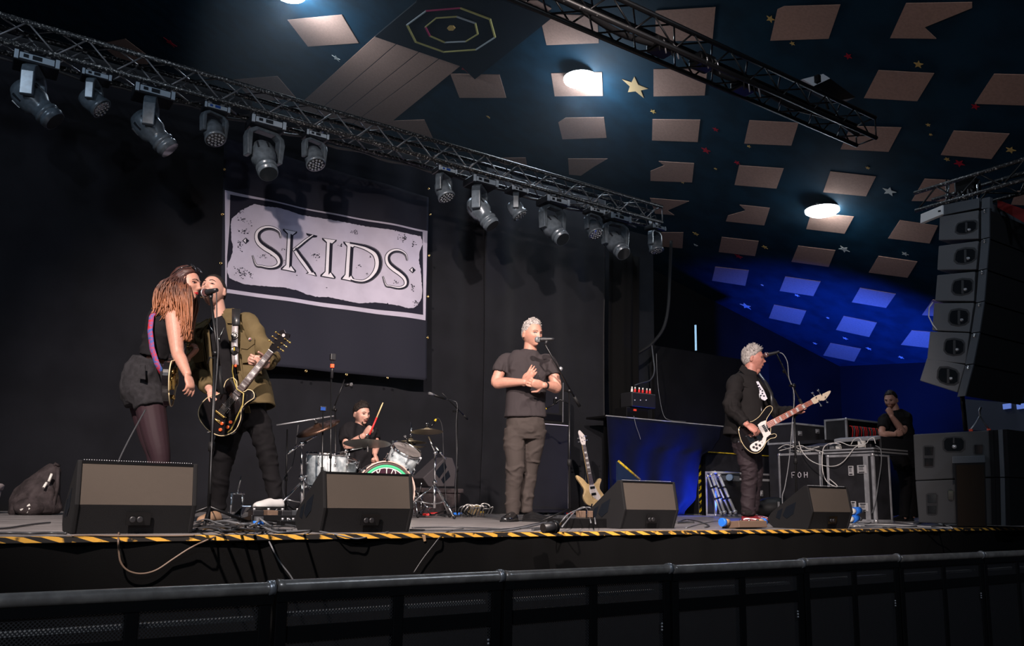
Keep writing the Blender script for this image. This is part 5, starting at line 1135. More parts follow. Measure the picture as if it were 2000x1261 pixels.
# ---- the bass player's instrument: black body, white scratchplate, red-brown neck
def player_bass():
    base = atZ(1462, 1020, 0); pl = lambda x, y, o: atP(x, y, base - FH*o, FH)
    o = pl(1468, 850, .36); tip = pl(1588, 787, .30); F = Axes(o, tip, -FH*.985 + ZU*.10 + RH*.05)
    t = thing('bass_guitar', 'black bass with white scratchplate, cream binding and red-brown neck played at right', 'bass guitar', o)
    zx = lambda x, y: (1400+x/5.045, 650+y/5.045)
    def loc(zp, off=0): p = atP(*zx(*zp), F.o + F.z*off, F.z) - F.o; return (p.dot(F.x), p.dot(F.y))
    BZ = [(215,945),(222,1000),(240,1060),(275,1120),(330,1170),(385,1185),(430,1165),(465,1120),(490,1070),(530,1040),(575,1030),(588,1005),(565,992),(535,1000),(528,985),(530,930),(490,900),(490,850),(520,800),(545,760),(545,730),(520,718),(485,735),(450,780),(410,830),(350,870),(300,880),(250,900)]
    B = closed([loc(q) for q in BZ], 3)
    build('body', slab(MB(), B, F, -.045, 0), 'guitar_black', t, bevel=.006); build('binding', MB().tube([F(x, y, .001) for x, y in B+B[:1]], .0030, 6), 'cream', t)
    PZ = [(402,905),(470,864),(482,870),(488,930),(505,955),(530,985),(528,1000),(490,1030),(478,1080),(440,1135),(395,1168),(350,1160),(326,1130),(330,1105),(370,1075),(450,1040),(450,1000)]
    build('scratchplate', slab(MB(), closed([loc(q) for q in PZ], 2), F, .001, .005), 'pickguard_white', t)
    def at(zp, z=.006): x, y = loc(zp, z); return F(x, y, z)
    def loc_rect(c, w, h, mat, nm, z=.009, th=.012): x, y = loc(c); return build(nm, MB().box(F(x, y, z), (w, h, th), F.M().to_3x3()), mat, t, bevel=.002)
    loc_rect((470, 940), .030, .075, 'black_plastic', 'pickup'); loc_rect((405, 1025), .045, .085, 'chrome', 'pickup_cover', .011, .018); loc_rect((330, 1040), .060, .085, 'chrome', 'bridge', .010, .014)
    for q in ((360, 1125), (385, 1098), (390, 1135), (420, 1108)): x, y = loc(q); build('control_knob', MB().lathe([(.013, 0), (.011, .014), (.008, .015)], F.M(x, y, .004), 14), 'black_plastic', t)
    x, y = loc((440, 1080)); build('selector_switch', MB().rod(F(x, y, .004), F(x+.004, y+.004, .026), .003), 'steel', t)
    x, y = loc((222, 1068)); build('strap_button', MB().ball(F(x, y, -.02), .010), 'chrome', t)
    xn, yn = loc((495, 912)); xe, ye = loc((935, 680))
    ang = math.atan2(ye-yn, xe-xn); G = Axes(F(xn, yn, .008), F(xe, ye, .008), F.z); L = math.hypot(xe-xn, ye-yn)
    neck_parts(t, G, 0, L, .033, .025, ('maple_red', 'maple_red'), 20, L/(1-2**(-20/12)), (3, 5, 7, 9, 12, 15), 1.0, 4, -.20)
    hd = closed([(L+.0, -.024), (L+.04, -.034), (L+.09, -.030), (L+.13, -.046), (L+.19, -.026), (L+.245, .006), (L+.22, .020), (L+.15, .022), (L+.10, .034), (L+.04, .034), (L, .024)], 3)
    hs = build('headstock', slab(MB(), hd, G, -.016, .0), 'maple_head', t, bevel=.002)
    for i, (x, sy) in enumerate(((.06, 1), (.13, 1), (.07, -1), (.15, -1))): tuner(G, hs, L+x, sy*.02, sy, 'chrome', 1.5)
    tag(build('guitar_strap', MB().sheet([[pl(1476, 724, .0), pl(1484, 728, .0)], [pl(1492, 745, .12), pl(1500, 748, .12)], [pl(1504, 768, .20), pl(1510, 768, .20)], [pl(1506, 792, .26), pl(1512, 793, .26)]]), 'leather_strap', solid=.004), 'black strap across the bass player\'s chest', 'strap')
player_bass()
# ---- natural-wood bass on its stand by the loudspeaker cabinet
def stand_bass():
    Y = 4.6; a = atY(1158, 972, Y); a.z = max(a.z, .32); o = a; tip = atY(1139, 862, Y+.10); F = Axes(o, tip, V((-.25, -1, .22)))
    t = thing('bass_guitar', 'natural-wood bass with white headstock resting upright on a stand by the tall black cabinet', 'bass guitar', o)
    B = closed([(-.20, 0), (-.17, -.12), (-.08, -.165), (.02, -.12), (.08, -.13), (.15, -.17), (.17, -.13), (.11, -.06), (.13, 0), (.12, .05), (.20, .11), (.26, .19), (.22, .20), (.12, .15), (.04, .12), (-.05, .16), (-.15, .12)])
    build('body', slab(MB(), B, F, -.04, 0), 'natural_wood', t, bevel=.006); build('scratchplate', slab(MB(), closed([(.10, -.03), (.10, .03), (.0, .05), (-.08, -.0), (-.13, -.07), (-.08, -.10), (.0, -.07)]), F, .001, .005), 'pickguard_white', t)
    for x in (.06, -.03): build('pickup', MB().box(F(x, 0, .01), (.035, .075, .012), F.M().to_3x3()), 'chrome', t, bevel=.002)
    neck_parts(t, F, .10, .66, .032, .024, ('natural_wood', 'rosewood'), 20, .82, (3, 5, 7, 9, 12), .9, 4, -.10)
    hs = build('headstock', slab(MB(), closed([(.66, -.022), (.71, -.040), (.78, -.042), (.82, -.02), (.87, .02), (.84, .045), (.76, .04), (.70, .036), (.66, .022)], 3), F, -.014, .0), 'pickguard_white', t, bevel=.002)
    for x, sy in ((.71, 1), (.76, 1), (.72, -1), (.78, -1)): tuner(F, hs, x, sy*.02, sy, 'chrome', 1.3)
    s = thing('instrument_stand', 'black folding stand holding the natural-wood bass', 'stand', (o.x, o.y, 0)); mb = MB(); c = V((o.x+.02, o.y+.14, 0))
    mb.rod(c+V((0, 0, .1)), c+V((-.03, .03, .75)), .011); build('upright', mb, 'black_metal', s)
    for dx, dy in ((-.22, -.22), (.24, -.20), (.0, .28)): build('leg', MB().rod(c+V((0, 0, .12)), c+V((dx, dy, .01)), .010), 'black_metal', s)
    for dx in (-.10, .12): build('cradle_arm', MB().tube([c+V((0, 0, .14)), c+V((dx, -.05, .13)), c+V((dx, -.20, .11)), c+V((dx, -.22, .16))], .010), 'black_rubber', s)
stand_bass()

# ================================================================== microphones and stands
def mic(nm, lab, tip, tail, r=.026, mesh='mic_mesh', pencil=False, cable=None):
    t = thing(nm, lab, 'microphone', tip.lerp(tail, .5)); d = (tail-tip).normalized(); L = (tail-tip).length; x, y, z = frame(d); M = Matrix(((x.x, y.x, z.x, tip.x), (x.y, y.y, z.y, tip.y), (x.z, y.z, z.z, tip.z), (0, 0, 0, 1)))
    if pencil: build('capsule', MB().lathe([(0, 0), (r*.8, .002), (r, .01), (r, L*.3)], M, 16), mesh, t); build('handle', MB().lathe([(r*.95, L*.3), (r*.9, L*.9), (r*.5, L)], M, 16), 'black_metal', t)
    else:
        build('grille_ball', MB().lathe([(0, 0), (r*.55, .004), (r*.9, .014), (r, .026), (r*.94, .042), (r*.8, .052)], M, 20), mesh, t)
        build('grille_band', MB().lathe([(r*.99, .022), (r*1.06, .023), (r*1.06, .029), (r*.99, .030)], M, 20), 'steel', t)
        build('handle', MB().lathe([(r*.8, .050), (r*.72, .062), (r*.56, L*.8), (r*.45, L)], M, 16), 'black_plastic', t)
    return t
def tripod(lab, foot, top, boom=None, r=.010, clutch=None, legs=.32, kind='tripod', mat='black_metal', yaw=.4, arm=None, nm='microphone_stand', group=None, cat='microphone stand'):
    t = thing(nm, lab, cat, foot, group); mb = MB(); build('upright', MB().rod(foot+ZU*.03, top, r, 10), mat, t); mid = foot.lerp(top, .45)
    build('clutch', MB().tube([mid-(top-foot).normalized()*.03, mid+(top-foot).normalized()*.03], r*1.8, 12), 'black_rubber', t)
    if kind == 'tripod':
        for k in range(3): a = yaw + k*2*math.pi/3; build('leg', MB().rod(foot+ZU*.12, foot+V((math.cos(a)*legs, math.sin(a)*legs, .012)), r*.85, 8), mat, t)
    else: build('round_base', MB().lathe([(.13, 0), (.13, .012), (.10, .022), (.02, .03)], Matrix.Translation(foot), 28), mat, t)
    if boom:
        a, b = boom; bo = build('boom', MB().rod(a, b, r*.75, 8), mat, t)
        build('counter_weight', MB().tube([b.lerp(a, .0), b.lerp(a, .16)], r*1.5, 10), 'black_rubber', bo)
        build('boom_knob', MB().ball(top, r*2.2), mat, t); build('wing_screw', MB().box(top+RH*-.035, (.03, .012, .02)), mat, t)
    return t
def cable(lab, pts, r=.004, mat='cable', nm='cable', k=6, group=None):
    rows = catm([list(p) for p in pts], k); return tag(build(nm, MB().tube([V(q) for q in rows], r, 7), mat), lab, 'cable', group)
# left vocal stand
b = atZ(452, 1020, 0); pl = lambda x, y, o: atP(x, y, b - FH*o, FH)
ft = atZ(405, 1018, 0); ft = pl(407, 1018, .62); ft.z = 0
top = atP(421, 655, ft, FH); tp = atP(421, 690, ft, FH)
t = tripod('straight black microphone stand in front of the man in the olive jacket', ft, tp, None, .012, legs=.30, yaw=.2)
up = atP(412, 583, ft - FH*.02, FH); lo = atP(434, 770, ft, FH); build('boom', MB().rod(up, atP(432, 745, ft, FH), .009), 'black_metal', t); build('boom_grip', MB().tube([atP(428, 715, ft, FH), lo], [.014, .016], 12), 'black_rubber', t); build('clamp', MB().ball(atP(421, 690, ft, FH), .024), 'black_metal', t); build('t_handle', MB().tube([atP(418, 700, ft, FH), atP(410, 697, ft, FH), atP(405, 710, ft, FH)], .006), 'black_metal', t)
build('mic_clip', MB().tube([up, atP(412, 575, ft, FH)], [.010, .016], 10), 'black_plastic', t)
m1 = mic('vocal_microphone', 'dark reddish vocal microphone between the two faces on the left stand', atP(395, 573, ft+FH*.02, FH), atP(424, 566, ft-FH*.06, FH), .029, 'mic_red')
cable('black cable running from the left vocal microphone down its stand', [atP(422, 566, ft-FH*.06, FH), atP(423, 580, ft-FH*.05, FH), atP(424, 640, ft-FH*.03, FH), atP(426, 690, ft-FH*.04, FH), atP(421, 760, ft-FH*.05, FH), atP(414, 860, ft-FH*.05, FH), atP(411, 960, ft-FH*.05, FH), atZ(413, 1012, .01), atZ(430, 1022, .01)])
# centre vocal stand
b = atZ(1015, 1018, 0); C0 = lambda x, y, o: atP(x, y, b - FH*o, FH)
ft = C0(1112, 1000, .10); ft.z = 0; kn = C0(1112, 763, .12)
t = tripod('black boom microphone stand rising to the grey-haired singer\'s mouth', ft, kn, (C0(1065, 673, .38), C0(1132, 793, .04)), .010, legs=.30, yaw=.9)
build('mic_clip', MB().tube([C0(1065, 673, .38), C0(1068, 665, .38)], [.010, .018], 10), 'black_plastic', t); build('boom_joint', MB().ball(C0(1095, 720, .22), .020), 'steel', t)
mic('vocal_microphone', 'black wireless vocal microphone with silver grille at the grey-haired man\'s mouth', C0(1044, 663, .36), C0(1083, 662, .40), .028)
# right vocal stand
b = atZ(1462, 1020, 0); C1 = lambda x, y, o: atP(x, y, b - FH*o, FH)
ft = C1(1557, 1016, .25); ft.z = 0; kn = C1(1550, 753, .25)
t = tripod('black boom microphone stand in front of the bass player at right', ft, kn, (C1(1517, 692, .10), C1(1570, 797, .30)), .011, legs=.34, yaw=.5)
build('upper_joint', MB().ball(C1(1532, 725, .12), .022), 'black_metal', t); build('mic_clip', MB().tube([C1(1516, 692, .10), C1(1514, 687, .10)], [.012, .018], 10), 'black_plastic', t)
mic('vocal_microphone', 'vocal microphone with a red-tinted grille pointing at the bass player', C1(1491, 694, .10), C1(1522, 687, .12), .028, 'mic_red')
cable('white-grey cable looping from the right vocal microphone down its stand', [C1(1521, 688, .11), C1(1530, 692, .12), C1(1538, 708, .14), C1(1541, 738, .2), C1(1551, 770, .28), C1(1547, 830, .30), C1(1541, 900, .30), C1(1533, 950, .30), C1(1528, 970, .30), C1(1530, 1010, .30)], .005, 'cable_grey')

# ================================================================== drum kit
DY = 3.3
def dk(x, y, Y=DY): return atY(x, y, Y)
def shell(lab, c, axis, r, L, parent_lab=None, lugs=8, hoop='chrome', nm='tom_drum', headmat='skin_head', skel='pearl', legs=None):
    t = thing(nm, lab, 'drum', c); x, y, z = frame(axis); M = Matrix(((x.x, y.x, z.x, c.x), (x.y, y.y, z.y, c.y), (x.z, y.z, z.z, c.z), (0, 0, 0, 1)))
    build('shell', MB().lathe([(r*.97, -L/2), (r, -L/2+.004), (r, L/2-.004), (r*.97, L/2)], M, 40), skel, t)
    for e in (-1, 1):
        build('hoop', MB().lathe([(r*1.0, e*L/2-.012), (r*1.045, e*L/2-.012), (r*1.045, e*L/2+.014), (r*1.0, e*L/2+.014), (r*1.0, e*L/2-.012)], M, 40), hoop, t)
        build('drum_head', MB().lathe([(0, e*(L/2+.002)), (r*1.0, e*(L/2+.002))], M, 40), headmat, t)
    for k in range(lugs):
        a = 2*math.pi*k/lugs; p = M @ V((math.cos(a)*(r+.012), math.sin(a)*(r+.012), 0)); 
        for e in (-1, 1):
            mb = MB(); mb.rod(M @ V((math.cos(a)*(r+.018), math.sin(a)*(r+.018), e*(L/2+.010))), M @ V((math.cos(a)*(r+.018), math.sin(a)*(r+.018), e*L*.20)), .004, 6)
            mb.ball(M @ V((math.cos(a)*(r+.010), math.sin(a)*(r+.010), e*L*.20)), (.014, .014, .014), None, 8, 6); mb.box(M @ V((math.cos(a)*(r+.016), math.sin(a)*(r+.016), e*(L/2+.006))), (.022, .022, .022), (M.to_3x3() @ Matrix.Rotation(a, 3, 'Z'))); build('lug', mb, 'chrome', t)
    return t, M
# bass drum, facing the hall and slightly left
bc = dk(747, 958, DY-.05); bc.z = .262; ax = V((-.30, -1, .0)).normalized()
t, M = shell('white pearl bass drum with round green-ringed logo head half hidden by the floor monitor', bc, ax, .275, .40, lugs=8, hoop='hoop_wood', nm='bass_drum')
build('logo_ring', MB().lathe([(.248, .209), (.248, .211), (.222, .211), (.222, .209), (.248, .209)], M, 48), 'green_print', t); build('logo_disc', MB().prism([M @ V((.215*math.cos(k*.1309), .215*math.sin(k*.1309), .206)) for k in range(48)], (M.to_3x3() @ V((0, 0, .004)))), 'plum_print', t)
build('logo_edge', MB().lathe([(.222, .2108), (.222, .212), (.213, .212), (.213, .2108), (.222, .2108)], M, 48), 'inlay', t); build('logo_rim', MB().lathe([(.268, .208), (.268, .209), (.247, .209), (.247, .208), (.268, .208)], M, 48), 'hoop_dark', t)
def glyph(ch):
    S = [[(.9, .85), (.6, 1), (.25, .95), (.15, .75), (.5, .52), (.85, .3), (.75, .06), (.4, 0), (.1, .15)]]
    return {'S': S, 'K': [[(.15, 0), (.15, 1)], [(.85, 1), (.2, .48), (.9, 0)]], 'I': [[(.5, 0), (.5, 1)], [(.3, 0), (.7, 0)], [(.3, 1), (.7, 1)]], 'D': [[(.15, 0), (.15, 1), (.5, 1), (.85, .75), (.85, .25), (.5, 0), (.15, 0)]], 'F': [[(.15, 0), (.15, 1), (.85, 1)], [(.15, .5), (.65, .5)]], 'O': [[(.5, 0), (.15, .3), (.15, .7), (.5, 1), (.85, .7), (.85, .3), (.5, 0)]], 'H': [[(.15, 0), (.15, 1)], [(.85, 0), (.85, 1)], [(.15, .5), (.85, .5)]], 'C': [[(.85, .8), (.5, 1), (.15, .7), (.15, .3), (.5, 0), (.85, .2)]]}[ch]
def write(mb, text, F, h, r, gap=1.1):                        # F(u, v) -> world
    for i, ch in enumerate(text):
        for st in glyph(ch): mb.tube([F(i*h*gap*.8 + a*h*.7, b*h) for a, b in st], r, 5)
mb = MB(); txt = 'SKIDS'
xax = M.to_3x3() @ V((1, 0, 0)); lf = V((ax.y, -ax.x, 0)) * 1; lf = V((-ax.y, ax.x, 0)); cface = bc + ax*.213
for i, ch in enumerate(txt):
    a = math.radians(90 - (i-2)*22); rr = .176
    ctr = cface + lf*rr*math.cos(a) + ZU*rr*math.sin(a); ux = lf*math.sin(a) - ZU*math.cos(a); uy = lf*math.cos(a) + ZU*math.sin(a)
    for st in glyph(ch): mb.tube([ctr + ux*(p-.5)*.052 + uy*(q-.5)*.070 for p, q in st], .0055, 5)
build('logo_letters', mb, 'inlay', t)
shell('white pearl rack tom mounted right of the bass drum', dk(787, 895, DY+.05), V((.15, -.55, .84)), .150, .20, lugs=6, nm='rack_tom')
shell('white pearl floor tom at the left of the kit beside the chrome cymbal arm', dk(638, 918, DY-.15), V((.0, -.05, 1)), .185, .30, lugs=8, nm='floor_tom')
shell('white pearl snare drum at the drummer\'s knees', dk(664, 912, DY+.22), V((.05, -.2, .97)), .165, .15, lugs=8, nm='snare_drum')
def cymbal(lab, c, nrm, r, mat='cymbal', parent=None):
    t = thing('cymbal', lab, 'cymbal', c, 'cymbals of the drum kit'); x, y, z = frame(nrm); M = Matrix(((x.x, y.x, z.x, c.x), (x.y, y.y, z.y, c.y), (x.z, y.z, z.z, c.z), (0, 0, 0, 1)))
    build('plate', MB().lathe([(r, 0), (r*.6, .016), (r*.2, .026), (r*.15, .040), (r*.05, .048), (0, .049), (0, .046), (r*.14, .037), (r*.2, .023), (r*.6, .013), (r, -.002)], M, 48), mat, t)
    build('felt', MB().lathe([(.018, .05), (.018, .066), (.006, .07), (.006, .09)], M, 12), 'black_rubber', t); build('wing_nut', MB().ball(c+V(nrm).normalized()*.085, (.014, .007, .010)), 'chrome', t); return t
cymbal('large dark brown crash cymbal tilted steeply at the left of the kit', dk(622, 836, DY-.35), V((-.46, -.12, .88)), .205, 'cymbal_brown')
cymbal('wide ride cymbal in front of the drummer\'s raised arm', dk(717, 866, DY-.25), V((.05, .12, 1)), .225, 'cymbal_dark')
cymbal('bright crash cymbal at right with a small clip microphone above it', dk(834, 843, DY-.05), V((.02, .10, 1)), .165)
h1 = cymbal('upper hi-hat cymbal behind the rack tom', dk(802, 864, DY+.25), V((0, .04, 1)), .165)
def cstand(lab, foot, pts, mat='chrome', legs=.30, yaw=.3, r=.012):
    t = thing('cymbal_stand', lab, 'cymbal stand', foot, 'chrome cymbal stands'); top = pts[0]; build('lower_tube', MB().rod(foot+ZU*.1, foot.lerp(top, .55), r*1.25), mat, t); build('upper_tube', MB().rod(foot.lerp(top, .5), top, r*.9), mat, t)
    build('collar', MB().tube([foot.lerp(top, .53), foot.lerp(top, .57)], r*2), mat, t)
    for a, b in zip(pts, pts[1:]): build('boom_arm', MB().rod(a, b, r*.75), mat, t)
    for p in pts[:-1]: build('tilter', MB().ball(p, r*1.9), mat, t); build('wing_bolt', MB().box(p+RH*.03+ZU*.01, (.03, .01, .022)), mat, t)
    for k in range(3):
        a = yaw + k*2.094; e = foot+V((math.cos(a)*legs, math.sin(a)*legs, .02)); lg = build('leg', MB().tube([foot+ZU*.34, foot.lerp(e, .55)+ZU*.16, e], r*.8), mat, t); build('brace', MB().rod(foot+ZU*.14, foot.lerp(e, .55)+ZU*.16, r*.55), mat, t); build('rubber_foot', MB().ball(e, .018), 'black_rubber', lg)
    return t
f = atZ(590, 1008, 0); f = V((dk(590, 990, DY-.4).x, DY-.4, 0)); cstand('chrome boom stand at far left of the kit holding the dark brown cymbal', f, [dk(589, 866, DY-.4), dk(561, 886, DY-.45)], yaw=1.2); 
tt = bpy.data.objects['cymbal_stand']; build('boom_arm', MB().rod(dk(589, 866, DY-.4), dk(619, 850, DY-.35), .009), 'chrome', tt)
f = V((dk(675, 1000, DY-.2).x, DY-.2, 0)); cstand('chrome stand with a long arm reaching to the ride cymbal', f, [dk(675, 880, DY-.2), dk(634, 893, DY-.22)]); tt = bpy.data.objects['cymbal_stand.001']; build('boom_arm', MB().rod(dk(675, 880, DY-.2), dk(708, 873, DY-.25), .009), 'chrome', tt); build('cymbal_post', MB().rod(dk(718, 882, DY-.25), dk(718, 858, DY-.25), .006), 'chrome', tt)
f = V((dk(848, 1000, DY-.1).x, DY-.1, 0)); cstand('chrome double-braced boom stand at the right of the kit', f, [dk(850, 884, DY-.1), dk(837, 852, DY-.06)], yaw=.6, legs=.36); tt = bpy.data.objects['cymbal_stand.002']; build('boom_arm', MB().rod(dk(850, 872, DY-.1), dk(871, 897, DY-.1), .011), 'chrome', tt)
f = V((dk(802, 1000, DY+.2).x, DY+.2, 0)); cstand('hi-hat stand behind the rack tom with its thin rod rising above', f, [dk(803, 868, DY+.25), dk(803, 824, DY+.25)], r=.009)
# lower hi-hat cymbal and pedals
hh = cymbal('lower hi-hat cymbal just under the upper one', dk(802, 871, DY+.25), V((0, .04, -1)), .165)
def pedal(lab, x, y, Y):
    c = V((dk(x, y, Y).x, Y, 0)); t = thing('drum_pedal', lab, 'pedal', c); build('base_plate', MB().box(c+V((0, 0, .012)), (.09, .30, .012)), 'chrome', t); build('footboard', MB().box(c+V((0, -.02, .07)), (.075, .28, .012), Matrix.Rotation(-.3, 3, 'X')), 'chrome', t, bevel=.003)
    for s in (-1, 1): build('post', MB().rod(c+V((s*.045, .13, .01)), c+V((s*.045, .13, .22)), .009), 'chrome', t)
    build('axle', MB().rod(c+V((-.06, .13, .21)), c+V((.06, .13, .21)), .009), 'chrome', t); build('beater', MB().rod(c+V((0, .13, .21)), c+V((0, .05, .36)), .005), 'chrome', t)
pedal('chrome bass drum pedal lying on the floor between the guitarist\'s feet', 470, 1000, 2.7)
pedal('chrome hi-hat pedal by the legs of the right-hand stand', 826, 1000, DY+.35)
# overhead and kit microphones
f = V((dk(893, 1000, DY+.5).x, DY+.5, 0)); Yq = DY+.5
tripod('thin tall microphone stand right of the drum kit, boom leaning left', f, dk(893, 803, Yq), (dk(863, 767, Yq-.1), dk(913, 818, Yq+.05)), .008, legs=.28)
mic('overhead_microphone', 'slim overhead microphone right of the kit pointing left', dk(837, 767, Yq-.15), dk(871, 779, Yq-.1), .015, pencil=True)
cable('thin cable drooping from the right overhead microphone', [dk(871, 779, Yq-.1), dk(884, 782, Yq), dk(893, 790, Yq-.02), dk(891, 830, Yq-.02), dk(892, 900, Yq-.02), dk(889, 960, Yq-.02), dk(890, 1000, Yq-.1)], .004)
Yl = DY+.3; f = V((dk(655, 1000, Yl).x, Yl, 0))
tripod('tall thin microphone stand left of the kit, steep boom', f, dk(655, 800, Yl), (dk(673, 741, Yl-.1), dk(650, 802, Yl)), .008, legs=.28)
mic('overhead_microphone', 'slim overhead microphone at the top of the steep left boom', dk(689, 750, Yl-.15), dk(673, 752, Yl-.1), .018, pencil=True)
Yk = DY-.5; f = V((dk(645, 1000, Yk-.1).x, Yk-.1, 0)); t = tripod('black thin stand rising in front of the kit with a red-lit camera on top', f, dk(647, 740, Yk), None, .007, legs=.25)
build('camera_head', MB().box(dk(650, 697, Yk), (.05, .04, .06)), 'black_plastic', t, bevel=.006); build('camera_mount', MB().rod(dk(648, 738, Yk), dk(650, 705, Yk), .014), 'black_plastic', t); build('record_light', MB().box(dk(649, 714, Yk-.02), (.028, .02, .03)), 'red_led', t)
f = V((dk(628, 1000, Yk).x, Yk, 0)); t = tripod('short thin stand holding a small action camera left of the drummer', f, dk(631, 804, Yk), None, .007, legs=.25)
build('action_camera', MB().box(dk(631, 798, Yk), (.06, .03, .045)), 'black_plastic', t, bevel=.006); build('camera_screen', MB().box(dk(631, 798, Yk-.018), (.044, .004, .030)), 'lcd_blue', t)
f = V((dk(558, 1000, DY).x, DY, 0)); t = tripod('plain black stand with a horizontal bar left of the kit', f, dk(561, 838, DY), None, .007, legs=.22); build('cross_bar', MB().rod(dk(540, 830, DY), dk(652, 812, DY-.1), .007), 'steel', t)
cable('thin cable hanging from the horizontal bar left of the kit', [dk(583, 826, DY), dk(580, 850, DY), dk(572, 905, DY), dk(556, 930, DY), dk(553, 960, DY), dk(566, 985, DY)], .004)
for lab, a, b in (('small clip microphone over the right crash cymbal', (852, 818), (842, 833)), ('small clip microphone at the rack tom rim', (790, 850), (797, 862)), ('small microphone over the floor tom rim', (624, 883), (634, 893))):
    mic('clip_microphone', lab, dk(*a, DY), dk(*b, DY), .012, 'yellow' if 'crash' in lab else 'mic_mesh', pencil=True)
cable('thin cable arching down from the clip microphone over the crash cymbal', [dk(850, 819, DY), dk(857, 817, DY), dk(864, 835, DY), dk(866, 880, DY), dk(868, 920, DY), dk(872, 990, DY)], .003)
# ================================================================== loudspeakers
def wedge(bx, by, lab, depth=.0, W=.56, H=.355, rotz=0, c=None, mat='wedge_lit_brown', rivets=True):
    p = atZ(bx, by, 0) if c is None else V(c)                 # bottom corner nearest the hall, left side
    t = thing('floor_monitor', lab, 'stage monitor', (p.x+W/2, p.y+.2, 0), 'floor monitors along the stage edge' if c is None else None)
    Rz = Matrix.Translation(p) @ Matrix.Rotation(rotz, 4, 'Z')
    prof = [(0, .0), (-.055, H*.40), (-.015, H), (.02, H), (.36, H*.36), (.40, H*.22), (.38, .03), (.34, 0)]
    f = lambda y, z, x: Rz @ V((x, y, z))
    for e in (0, W-.022): build('side_panel', MB().prism([f(y, z, e) for y, z in prof], f(0, 0, e+.022)-f(0, 0, e)), 'wood_cab', t, bevel=.006)
    x0, x1 = .022, W-.022
    def quad(nm, a, b, mat, th=.012, inset=0.0):
        d = V((0, b[0]-a[0], b[1]-a[1])).normalized(); n = V((0, -d.z, d.y)) * th
        A, B = [f(*a, x0), f(*a, x1), f(*b, x1), f(*b, x0)], None; return build(nm, MB().prism(A, Rz.to_3x3() @ n), mat, t)
    q = lambda a: (a[0]+.006, a[1])
    quad('lower_panel', (.008, .0), (-.045, H*.40), 'wood_cab', -.012); quad('upper_panel', (-.045, H*.40), (-.008, H-.004), mat, -.012)  # upper panel paler than the lower: light from above is in the colour
    quad('top_strip', (-.012, H-.004), (.02, H-.004), 'black_metal', -.012); quad('front_grille', (.02, H-.006), (.352, H*.36), 'wood_cab', -.012); quad('toe_panel', (.352, H*.36), (.375, .03), 'wood_cab', -.012); quad('bottom_panel', (.36, .004), (0.01, .004), 'wood_cab', -.01)
    mb = MB()
    for i in range(46): x = .03+(W-.06)*i/45; mb.ball(f(.004, H+.002, x), (.0035, .0035, .0025), None, 6, 4)
    if rivets: build('grille_rivets', mb, 'steel', t, kind='stuff')
    hb = MB(); hb.prism([f(y, z, -.003) for y, z in [(.10, H*.62), (.20, H*.50), (.24, H*.30), (.20, H*.22), (.13, H*.34)]], f(0, 0, .001)-f(0, 0, -.003)); build('handle_recess', hb, 'dark_disc', t, bevel=.003)  # flat dark plates; the hollow's shade is only in their colour
    hb = MB(); hb.prism([f(y, z, -.003) for y, z in [(.235, H*.47), (.29, H*.40), (.31, H*.24), (.27, H*.20)]], f(0, 0, .001)-f(0, 0, -.003)); build('handle_recess', hb, 'dark_disc', t, bevel=.003)
    build('socket_plate', MB().prism([f(-.022+.0, H*.12, W*.42), f(-.022, H*.12, W*.62), f(-.043, H*.30, W*.62), f(-.043, H*.30, W*.42)], Rz.to_3x3() @ V((0, -.006, 0))), 'black_metal', t)
    for k in (.47, .53): build('socket', MB().lathe([(.012, 0), (.016, .002), (.016, .012), (.010, .014)], Matrix.Translation(f(-.036, H*.20, W*k)) @ Matrix.Rotation(math.pi/2, 4, 'X'), 14), 'black_plastic', t)
    return t
wedge(137, 1043, 'nearest floor monitor at far left in front of the woman, backpack behind it')
wedge(622, 1040, 'floor monitor in front of the drum kit', H=.342, rivets=False)
wedge(1210, 1032.5, 'floor monitor right of the man in the grey t-shirt, by the natural-wood bass')
wedge(1577, 1033, 'rightmost floor monitor beside the bass player\'s pedals')
# loudspeaker standing on a grey case behind the kit
Yc = 4.7
a = atY(823, 950, Yc); b = atY(905, 950, Yc); zt = atY(865, 953, Yc).z
t = thing('equipment_case', 'grey-brown lidded equipment case on the floor right of the drum kit', 'case', ((a.x+b.x)/2, Yc+.2, 0)); build('box', MB().bb((a.x+.03, Yc, 0), (b.x-.03, Yc+.42, zt-.06)), 'grey_bag', t, bevel=.015); build('lid', MB().bb((a.x, Yc-.02, zt-.06), (b.x, Yc+.44, zt)), 'grey_bag', t, bevel=.015)
def tilted_speaker():
    t = thing('stage_speaker', 'small tilted loudspeaker resting on the grey case right of the drums', 'speaker', ((a.x+b.x)/2, Yc+.2, zt)); q = [(826, 933), (870, 892), (884, 894), (891, 915), (888, 950), (838, 950)]
    build('cabinet', MB().prism([atY(x, y, Yc+.03) for x, y in q], (0, .32, 0)), 'stage_grey', t, bevel=.01)
    build('horn_recess', MB().prism([atY(x, y, Yc+.024) for x, y in [(850, 922), (868, 900), (873, 912), (858, 934)]], (0, .012, 0)), 'dark_disc', t, bevel=.004)
    build('horn_recess', MB().prism([atY(x, y, Yc+.024) for x, y in [(862, 936), (876, 918), (880, 930), (866, 944)]], (0, .012, 0)), 'dark_disc', t, bevel=.004)
tilted_speaker()
